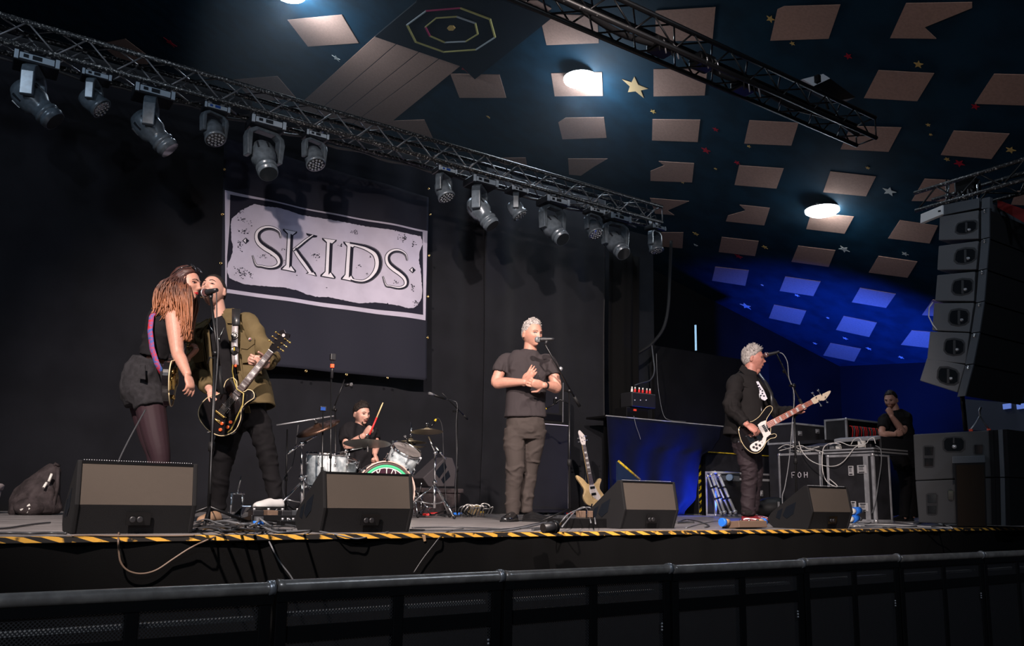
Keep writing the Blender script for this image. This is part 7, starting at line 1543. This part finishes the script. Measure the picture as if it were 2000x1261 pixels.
# leads on and around the desk
T0 = lambda x, y, X=DX-.045: atX(x, y, X)
cable('white cable looping over the front of the desk case, lowest loop', [T0(1560, 862, 9.4), T0(1566, 880, 9.38), T0(1582, 898, 9.3), T0(1605, 908, 9.2), T0(1628, 910), T0(1645, 903), T0(1660, 886), T0(1672, 872), T0(1690, 868)], .006, 'cable_white')
cable('white cable hanging in a long loop down the desk case', [T0(1642, 868), T0(1625, 865), T0(1610, 872), T0(1606, 890), T0(1607, 920), T0(1615, 940), T0(1632, 950), T0(1634, 947), T0(1620, 935)], .006, 'cable_white')
cable('pale cable arching over the desk to the white adaptor', [T0(1662, 868), T0(1668, 858), T0(1678, 855), T0(1684, 864)], .005, 'cable_white')
cable('pale cable lying along the front of the desk', [T0(1620, 868), T0(1640, 863), T0(1662, 870), T0(1690, 866), T0(1697, 858), T0(1706, 855), T0(1710, 866)], .005, 'cable_white')
cable('grey cable dropping at the right side of the desk case', [T0(1710, 870), T0(1720, 878), T0(1721, 905), T0(1716, 940), T0(1710, 980), T0(1703, 1002)], .006, 'cable_grey')
for i, (x, y) in enumerate(((1626, 876), (1638, 875))):
    c = atX(x, y, DX+.03); c.z = z1+.024; tag(build('power_plug', MB().box(c, (.05, .06, .045)), 'white_plastic' if i else 'cable_grey', bevel=.008), ['grey plug on the left corner of the desk tray', 'pale plug next to the left corner of the desk tray'][i], 'plug')
for k, pts in enumerate(([(1520, 876), (1535, 868), (1552, 872), (1570, 880), (1590, 878), (1610, 884)], [(1522, 880), (1545, 874), (1565, 870), (1580, 876), (1600, 872)], [(1530, 872), (1550, 880), (1575, 872), (1598, 882)])):
    cable(['pale lead snaking along the top of the FOH case towards the desk', 'second pale lead heaped on the FOH case', 'grey lead heaped on the FOH case'][k], [atX(x, y, 9.43) for x, y in pts], .006, ('cable_white', 'cable_white', 'cable_grey')[k])
for x, y, lab in ((1668, 998, 'blue industrial plug on the floor by the desk case, upper of two'), (1664, 1014, 'blue industrial plug on the floor by the desk case, lower of two')):
    c = atY(x, y, 1.45); c.z = max(.045, c.z); t = thing('power_connector', lab, 'connector', c); build('sleeve', MB().tube([c, c+V((.10, 0, .012))], [.045, .040], 16), 'blue_plastic', t); build('tail', MB().tube([c+V((.10, 0, .012)), c+V((.17, .0, .0))], [.028, .022], 12), 'cable_grey', t); build('socket_nose', MB().tube([c+V((-.06, 0, 0)), c], .035), 'white_plastic', t)
t = thing('equipment_bag', 'dark soft bag on the floor behind the rightmost monitor', 'bag', atY(1510, 1000, 3.0)); c = atY(1512, 990, 2.9); c.z = .14; build('body', MB().ball(c, (.30, .22, .15)), 'black_rubber', t); build('clasp', MB().box(c+V((-.16, -.2, .02)), (.02, .02, .14)), 'steel', t)
t = thing('castor_set', 'pair of blue-tyred castors under the right end of the desk tray', 'castors', atY(1725, 1008, 2.4))
for x, y in ((1725, 912), (1728, 1008)): c = atY(x, y, 2.5); c.z = max(.055, c.z); w_ = build('wheel', MB().rod(c, c+V((.03, -.03, 0)), .055, 20), 'blue_grey', t); build('hub', MB().rod(c+V((.032, -.032, 0)), c+V((.036, -.036, 0)), .03, 16), 'steel', w_)
t = thing('balcony_front', 'distant grey balcony front with two pale blue windows at the right edge', 'balcony', atY(1960, 815, 3.0)); p = [atX(1885, 779, 12.2), atX(2040, 792, 12.2), atX(2040, 850, 12.2), atX(1885, 838, 12.2)]; build('fascia', MB().prism(p, (.1, 0, 0)), 'balcony_grey', t)
for x in (1966, 1993): q = [atX(x-8, 789, 12.17), atX(x+8, 787, 12.17), atX(x+8, 797, 12.17), atX(x-7, 799, 12.17)]; build('window_pane', MB().prism(q, (.02, 0, 0)), 'pale_window', t)

# ================================================================== things on the stage floor
def pedal_box(nm, lab, x, y, w, d, h, mat='black_metal', kn='steel', nk=3, rot=0):
    c = atZ(x, y, 0); t = thing(nm, lab, 'effects pedal', c, None); Rm = Matrix.Rotation(rot, 3, 'Z'); build('housing', MB().box(c+V((0, 0, h/2)), (w, d, h), Rm), mat, t, bevel=.004)
    for i in range(nk): build('knob', MB().rod(c+Rm @ V(((i-(nk-1)/2)*w*.26, d*.2, 0))+ZU*h, c+Rm @ V(((i-(nk-1)/2)*w*.26, d*.2, 0))+ZU*(h+.016), .009, 10), kn, t)
    build('footswitch', MB().rod(c+Rm @ V((0, -d*.25, 0))+ZU*h, c+Rm @ V((0, -d*.25, 0))+ZU*(h+.014), .010, 10), 'chrome', t); return t
c = atZ(552, 1024, 0); t = thing('pedal_board', 'low black pedalboard in front of the guitarist\'s right foot', 'pedalboard', c); build('board', MB().box(c+V((0, .05, .03)), (.50, .30, .04), Matrix.Rotation(-.12, 3, 'X')), 'black_metal', t, bevel=.004)
for i, (dx, m) in enumerate(((-.18, 'black_plastic'), (-.08, 'brown_box'), (.02, 'black_plastic'), (.13, 'array_strip'))): build('pedal', MB().box(c+V((dx, .04, .075)), (.075, .12, .045)), m, t, bevel=.005); build('pedal_knob', MB().rod(c+V((dx, .08, .095)), c+V((dx, .08, .112)), .010, 10), 'steel', t)
mb = MB(); q0 = atY(552, 1016, c.y-.12); 
write(mb, 'CIOKS'.replace('OKS', 'OKS'), lambda u, v: c + V((.10+u, -.035, .055+v)), .020, .0018, 1.1) if False else None
pedal_box('effects_pedal', 'small black effects pedal left of the pedalboard', 522, 1024, .10, .13, .05, rot=.2)
pedal_box('effects_pedal', 'brown-fronted pedal power box near the second floor monitor', 563, 1028, .14, .06, .04, 'black_metal', rot=.05)
# long pedal strip by the third monitor, bass player's pedal
c = atZ(1140, 1031, 0); t = thing('pedal_board', 'long low black pedalboard in front of the third floor monitor', 'pedalboard', c); build('board', MB().box(c+V((-.02, .05, .035)), (.44, .16, .07)), 'black_metal', t, bevel=.004)
for i, dx in enumerate((.05, .09, .16)): build('terminal_block', MB().box(c+V((dx, .12, .10)), (.035, .03, .05)), 'brown_box', t, bevel=.003)
cable('pair of grey cables arching from the long pedalboard to the monitor', [atZ(1090, 1030, .03), atZ(1108, 1012, .09)+ZU*.02, atY(1135, 993, 1.0), atY(1152, 991, 1.0), atY(1160, 1005, 1.0), atZ(1163, 1022, .05)], .005, 'cable_grey')
cable('second grey cable arching behind the long pedalboard', [atZ(1098, 1028, .03), atY(1125, 997, 1.1), atY(1142, 990, 1.1), atY(1150, 1003, 1.1), atZ(1154, 1020, .05)], .005, 'cable_grey')
c = atZ(1460, 1032, 0); t = thing('effects_pedal', 'flat tan-sided bass pedal under the bass player\'s toe with blue-taped connectors', 'effects pedal', c); build('housing', MB().box(c+V((0, .03, .03)), (.34, .18, .055), Matrix.Rotation(-.1, 3, 'X')), 'brown_box', t, bevel=.006)
for dx in (-.24, .24): build('connector', MB().tube([c+V((dx*.75, .04, .05)), c+V((dx, .04, .055))], .026, 12), 'tan_tape', t); build('blue_band', MB().tube([c+V((dx*.95, .04, .05)), c+V((dx*1.08, .04, .05))], .034, 12), 'blue_plastic', t)
for i in range(3): build('footswitch', MB().rod(c+V((-.1+.1*i, -.02, .055)), c+V((-.1+.1*i, -.02, .075)), .010), 'chrome', t)
# far-left bin and backpack
def backpack():
    Y = 4.1; P = lambda x, y, d=0: atY(x, y, Y-d); c = P(70, 1000); c.z = 0
    t = thing('backpack', 'slouched grey backpack on the floor behind the leftmost floor monitor', 'backpack', c); m = MB()
    loft(m, [(P(66, 1002), .19, .14, RH), (P(68, 985), .20, .16, RH), (P(76, 965), .17, .15, RH), (P(88, 943), .13, .12, RH), (P(100, 923), .085, .09, RH), (P(110, 909), .05, .06, RH)])
    fuse('bag', m, 'grey_bag', t, .012, 2, .035, 4, seed=3); build('side_pocket', MB().ball(P(60, 990, .12), (.13, .09, .08)), 'grey_bag', t); build('top_handle', MB().tube([P(104, 912, .04), P(108, 905, .06), P(116, 910, .04)], .014), 'grey_bag', t)
    for a, b in (((101, 925), (95, 940)), ((91, 942), (85, 952)), ((40, 996), (59, 985)), ((53, 1001), (58, 991))): build('reflective_tab', MB().rod(P(*a, .18), P(*b, .20), .011), 'white_plastic', t)
    build('strap', MB().tube([P(113, 912, .1), P(112, 950, .12), P(105, 985, .12), P(100, 1000, .1)], .016), 'grey_bag', t)
backpack()
Y = 4.4; t = thing('bin', 'corner of a pale lidded bin cut off by the left edge', 'bin', atY(0, 1000, Y)); t.location.z = 0; t['_o'] = (t.location.x, t.location.y, 0); a = atY(4, 960, Y); build('tub', MB().lathe([(.17, 0), (.19, atY(0, 957, Y).z)], Matrix.Translation((a.x-.19, Y+.1, 0)), 24), 'bin_grey', t); build('lid', MB().lathe([(.20, atY(0, 957, Y).z), (.21, atY(0, 945, Y).z-.01), (.19, atY(0, 944, Y).z)], Matrix.Translation((a.x-.19, Y+.1, 0)), 24), 'bin_grey', t)
# cables over the boards
def fz(x, y, z=.006): return atZ(x, y, z)
random.seed(21)
def floor_run(lab, pts, r=.006, mat='cable', z=.007): return cable(lab, [fz(x, y, z) for x, y in pts], r*.75, mat)
floor_run('long black cable lying across the boards at far left', [(-40, 1033), (10, 1031), (45, 1026), (75, 1022), (98, 1020)], .007)
floor_run('bluish black cable along the stage edge at far left', [(-40, 1041), (20, 1040), (60, 1041), (100, 1040), (130, 1041)], .008)
floor_run('black cable along the edge behind the woman\'s monitor', [(372, 1028), (400, 1026), (430, 1030), (470, 1028), (520, 1032), (570, 1036)], .010)
floor_run('thick grey cable curving across the guitarist\'s feet', [(368, 1036), (400, 1030), (440, 1018), (480, 1012), (520, 1012), (560, 1010)], .011, 'cable_grey', .012)
floor_run('black cable snaking in front of the guitarist\'s left shoe', [(370, 1030), (385, 1024), (405, 1016), (430, 1012), (455, 1022), (490, 1024)], .008, z=.02)
for i in range(13):
    x0 = 372+i*9; y0 = 1026+random.uniform(-6, 10); p = [(x0, y0), (x0+30, y0-random.uniform(2, 12)), (x0+65, y0+random.uniform(-6, 6)), (x0+100+random.uniform(0, 30), min(1040, y0+random.uniform(-3, 9)))]
    cable('thin dark cable in the tangle between the two left monitors', [fz(a, min(1040, b), .006+.05*random.random()*(j in (1, 2))) for j, (a, b) in enumerate(p)], random.choice([.004, .006, .007]), 'cable_grey' if i % 4 == 0 else 'cable', group='tangled cables at the guitarist\'s feet')
cable('cable arching up from the pedals over a blue-taped plug', [fz(430, 1038), fz(470, 1032, .02), fz(500, 1022, .06), atY(505, 1012, .5), atY(515, 1018, .35), fz(540, 1036)], .006, 'cable_grey')
t = thing('taped_plug', 'dark plug wrapped with blue tape standing at the stage edge left of the second monitor', 'plug', fz(504, 1038)); c = fz(504, 1036, .0); build('body', MB().tube([c+ZU*.01, c+ZU*.08], [.030, .026], 14), 'cable', t); build('blue_band', MB().tube([c+ZU*.03, c+ZU*.055], .031, 14), 'blue_plastic', t)
ye = -.075                                                    # cables that hang down over the skirt
def hang(lab, pts, r=.006, mat='cable'): return cable(lab, [atY(x, y, ye) if y > 1050 else (fz(x, y) if y < 1043 else atY(x, y, -.05)) for x, y in pts], r*.7, mat)
hang('brown-tinted cable looping down over the stage front below the leftmost monitor', [(232, 1040), (231, 1052), (232, 1075), (236, 1098), (250, 1114), (275, 1120), (305, 1113), (340, 1090), (375, 1068), (420, 1048), (470, 1030), (500, 1015)], .0065, 'loop_cable')
hang('cable lying over the tape in front of the leftmost monitor', [(140, 1046), (175, 1045), (210, 1046), (250, 1046), (300, 1046), (345, 1046), (380, 1045)], .006, 'loop_cable')
hang('thin black cable falling from the pedals over the stage front', [(505, 1016), (515, 1036), (528, 1062), (545, 1095), (568, 1125), (580, 1150)], .006, 'cable_grey')
hang('thin cable falling over the stage front in the middle', [(905, 1032), (880, 1036), (862, 1046), (845, 1066), (825, 1092), (808, 1118)], .005)
hang('grey cable sagging over the tape in front of the second monitor', [(560, 1037), (610, 1036), (650, 1042), (690, 1051), (715, 1049), (760, 1038)], .006, 'cable_grey')
for i, pts in enumerate([[(800, 1034), (880, 1035), (960, 1034), (1010, 1030), (1060, 1020), (1095, 1024)], [(805, 1030), (880, 1029), (950, 1031), (1000, 1032), (1060, 1030), (1085, 1032)], [(960, 1038), (1000, 1034), (1040, 1026), (1080, 1017), (1095, 1014)], [(1040, 1034), (1070, 1031), (1090, 1027)]]):
    floor_run(['long black cable from the second monitor to the long pedalboard', 'slightly farther black cable in front of the singer\'s shoes', 'grey cable curving up to the long pedalboard', 'short thick cable end at the long pedalboard'][i], pts, (.007, .006, .008, .012)[i], ('cable', 'cable', 'cable_grey', 'cable')[i])
t = thing('multicore_plug', 'big round black multi-pin plug at the left end of the long pedalboard', 'plug', fz(1082, 1031)); c = fz(1079, 1031, .035); build('barrel', MB().tube([c+V((-.07, 0, 0)), c+V((.03, 0, .01))], [.030, .036], 16), 'black_plastic', t); build('ring', MB().tube([c+V((.0, 0, .006)), c+V((.018, 0, .008))], .040, 16), 'black_metal', t)
for i in range(9):                                           # white loops of cable right of the kit
    x0 = 893+i*6; cable('pale cable loop in the tangle right of the drum kit', [fz(x0, 1006), atY(x0+4, 1000-random.uniform(5, 14), 3.5), atY(x0+14, 994-random.uniform(0, 12), 3.45), atY(x0+22, 990, 3.4), fz(x0+16, 1005)], .006, 'cable_white' if i % 3 else 'cable_grey', group='pale cable loops right of the drum kit')
for i in range(10):
    x0 = 800+i*9; cable('dark lead lying among the cymbal stand feet', [fz(x0, 1002+random.uniform(0, 6)), fz(x0+20, 1001+random.uniform(0, 8), .02), fz(x0+45, 1003+random.uniform(0, 7))], .006, random.choice(['cable', 'cable_grey']), group='dark leads among the cymbal stand feet')
for x, y, m, lab in ((826, 1005, 'red', 'red plug among the cymbal stand feet, left one'), (838, 1003, 'red', 'red plug among the cymbal stand feet, right one'), (886, 1003, 'blue_plastic', 'blue plug at the foot of the right overhead stand'), (1090, 1002, 'blue_plastic', 'bright blue plug on the floor before the tall cabinet'), (1106, 1001, 'red', 'red plug on the floor before the tall cabinet')):
    c = fz(x, y, .02); tag(build('cable_plug', MB().tube([c, c+RH*.10], [.016, .020], 12), m), lab, 'plug')
for x, y, w_, h_, lab, m in ((925, 1004, .14, .12, 'small open cardboard box with a yellow edge at the cable tangle', 'cardboard'), (938, 1006, .05, .05, 'tiny brown block right of the cable tangle', 'brown_box')):
    c = fz(x, y, 0); t = thing('box', lab, 'box', c); build('carton', MB().box(c+ZU*h_/2, (w_, .08, h_)), m, t, bevel=.003); build('tape_strip', MB().box(c+ZU*(h_-.008)-V((0, .042, 0)), (w_, .004, .014)), 'yellow', t)
floor_run('cable on the boards behind the singer', [(910, 1000), (940, 998), (970, 1003), (985, 1000)], .006); floor_run('cable on the boards right of the singer\'s shoes', [(1045, 1000), (1065, 1003), (1085, 1008), (1095, 1008)], .008, 'cable_grey')
floor_run('black cable curling on the boards right of the third monitor', [(1322, 1020), (1340, 1014), (1365, 1018), (1385, 1026), (1376, 1029)], .008); floor_run('thin grey cable to the bass pedal', [(1340, 1030), (1370, 1022), (1400, 1017), (1425, 1018)], .006, 'cable_grey'); floor_run('thick plug-ended cable beside the third monitor', [(1321, 1021), (1338, 1020), (1355, 1020)], .018, 'cable')
for i, pts in enumerate([[(1660, 1030), (1700, 1029), (1760, 1030), (1810, 1031), (1858, 1032)], [(1668, 1027), (1720, 1024), (1770, 1026), (1860, 1031)], [(1675, 1022), (1700, 1020), (1703, 1008), (1700, 1002)], [(1745, 1018), (1790, 1022), (1810, 1016), (1840, 1024), (1858, 1029)], [(1690, 1026), (1740, 1030), (1800, 1027), (1850, 1033)], [(1662, 1024), (1672, 1022), (1680, 1028)]]):
    floor_run(['flat grey cable run along the edge in front of the desk case', 'pale cable crossing in front of the desk case', 'grey cable coiled by the blue plugs', 'white cable waving towards the ground stack', 'black cable in the bundle before the ground stack', 'short white cable end by the rightmost monitor'][i], pts, (.010, .007, .007, .007, .009, .005)[i], ('cable_grey', 'cable_white', 'cable_grey', 'cable_white', 'cable', 'cable_white')[i])
cable('black guitar lead hanging from the woman\'s guitar to the floor', [atY(284, 800, 1.2), atY(270, 825, 1.1), atY(250, 862, 1.0), atY(232, 900, .9), atY(225, 930, .8), fz(222, 1022)], .005)
t = thing('tape_scrap', 'torn strip of yellow tape hanging from the stage edge left of centre', 'tape', atY(829, 1046, -.05)); build('strip', MB().prism([atY(x, y, -.052) for x, y in [(824, 1044), (831, 1044), (832, 1056), (828, 1057)]], (0, .003, 0)), 'tan_tape', t)
# ================================================================== crowd barrier
def barrier():
    Y = -1.13; Z = -.135; xs = [-1.9, -.9, .06, 1.03, 2.04, 3.06, 4.12, 5.09, 6.15, 7.15, 8.15]
    labs = ['crowd barrier section at the left edge of the photo, out to the frame', 'first crowd barrier section from the left corner', 'crowd barrier section below the leftmost monitor, blue glint on its rail', 'crowd barrier section below the second floor monitor, with brown scuffs', 'crowd barrier section below the singer in the grey t-shirt', 'crowd barrier section below the third floor monitor', 'crowd barrier section below the bass player', 'crowd barrier section below the desk cases', 'crowd barrier section below the ground stack', 'last crowd barrier section at the right edge']
    for i in range(len(xs)-1):
        x0, x1 = xs[i]+.006, xs[i+1]-.006; t = thing('crowd_barrier', labs[i], 'barrier', ((x0+x1)/2, Y, HZ), 'crowd barrier sections')
        dz = .004*math.sin(i*2.3); z = Z+dz; build('top_rail', MB().tube([V((x0, Y, z+.004)), V((x0+.03, Y, z)), V((x1-.03, Y, z)), V((x1, Y, z+.003))], .024, 16), 'rail', t)
        build('top_lip', MB().bb((x0, Y-.012, z-.055), (x1, Y-.004, z-.020)), 'black_metal', t)
        p1 = MB(); p1.bb((x0+.05, Y, z-.145), (x1-.05, Y+.004, z-.055)); p2 = MB(); p2.bb((x0+.05, Y, HZ+.15), (x1-.05, Y+.004, z-.20))
        build('perforated_panel', p1, 'perforated', t); build('perforated_panel', p2, 'perforated', t); build('cross_bar', MB().bb((x0+.05, Y-.006, z-.205), (x1-.05, Y+.012, z-.145)), 'black_metal', t)
        build('rear_channel', MB().bb((x0+.05, Y+.05, z-.118), (x1-.05, Y+.09, z-.104)), 'inlay', t)  # near-white colour stands in for light on the channel behind the holes
        build('step_plate', MB().bb((x0+.03, Y+.30, HZ+.32), (x1-.03, Y+.62, HZ+.34)), 'floor_plate', t)
        for x in (x0, x1-.05, (x0+x1)/2-.02): build('upright', MB().bb((x, Y-.008, HZ), (x+.045, Y+.03, z-.02)), 'black_metal', t, bevel=.004)
        build('joint_clamp', MB().tube([V((x1-.02, Y, z+.002)), V((x1+.004, Y, z+.003))], .028, 14), 'steel', t)
        for k in (.06, .09, .12): build('bolt', MB().ball((x1-.07, Y-.012, z-.23-k*.5), .006), 'steel', t)
barrier()

# ================================================================== thin haze box added under the ceiling slope for the glow of the house lamps
hz = bpy.data.materials.new('haze'); hz.use_nodes = True; nt = hz.node_tree; nt.nodes.clear(); o_ = nt.nodes.new('ShaderNodeOutputMaterial'); v_ = nt.nodes.new('ShaderNodeVolumeScatter'); v_.inputs['Density'].default_value = .006; v_.inputs['Anisotropy'].default_value = .3; v_.inputs['Color'].default_value = (.8, .9, 1, 1); nt.links.new(v_.outputs[0], o_.inputs['Volume']); MATS['haze'] = hz
hb = build('haze', MB().bb((2.5, 1.9, 4.62), (15.5, 11.5, 9.2)), 'haze'); tag(hb, 'thin haze box added for the glow around the house lamps', 'haze', kind='stuff')
# floodlight and motor boxes on the dark truss
def truss_extras():
    c = atY(1608, 160, 1.0); t = thing('floodlight', 'black floodlight with a pale reflector perched on the dark overhead truss', 'floodlight', c)
    f = lambda x, y, o=0: atY(x, y, 1.0-o)
    rf = build('reflector', MB().prism([f(1568, 154), (f(1608, 144)), f(1622, 153), f(1590, 168)], (0, .04, 0)), 'flood_pale', t, bevel=.004); build('lamp_holder', MB().box(f(1597, 154, .03), (.05, .05, .08)), 'black_metal', rf)
    build('hood', MB().prism([f(1590, 168), f(1622, 153), f(1672, 190), f(1640, 196)], (0, .12, 0)), 'black_metal', t, bevel=.006); build('bracket', MB().tube([f(1600, 170), f(1612, 196), f(1618, 214)], .014), 'black_metal', t)
    for x, y, lab in ((1290, 92, 'black cable-wrapped joint on the dark overhead truss nearest the top edge'), (1372, 122, 'black clamp cluster on the dark overhead truss right of its middle'), (1452, 168, 'black junction box on the dark overhead truss left of the floodlight')):
        c = atY(x, y, .80); c.z = min(max(c.z, 4.26), 4.48); q = thing('truss_fitting', lab, 'fitting', c); build('casing', MB().box(c, (.22, .16, .12)), 'black_metal', q, bevel=.02)
        for k in range(4): build('cable_end', MB().tube([c+V((-.1+.06*k, -.08, .02)), c+V((-.14+.07*k, -.12, -.03)), c+V((-.1+.08*k, -.09, -.11))], .007), 'steel' if k % 2 else 'black_rubber', q)
    p = [V((3.0+i*.25, .80+.03*math.sin(i*1.3), 4.30+.02*math.sin(i*.8))) for i in range(21)]; cable('thick black cable lying inside the dark overhead truss', p, .03, 'black_rubber', k=3)
truss_extras()
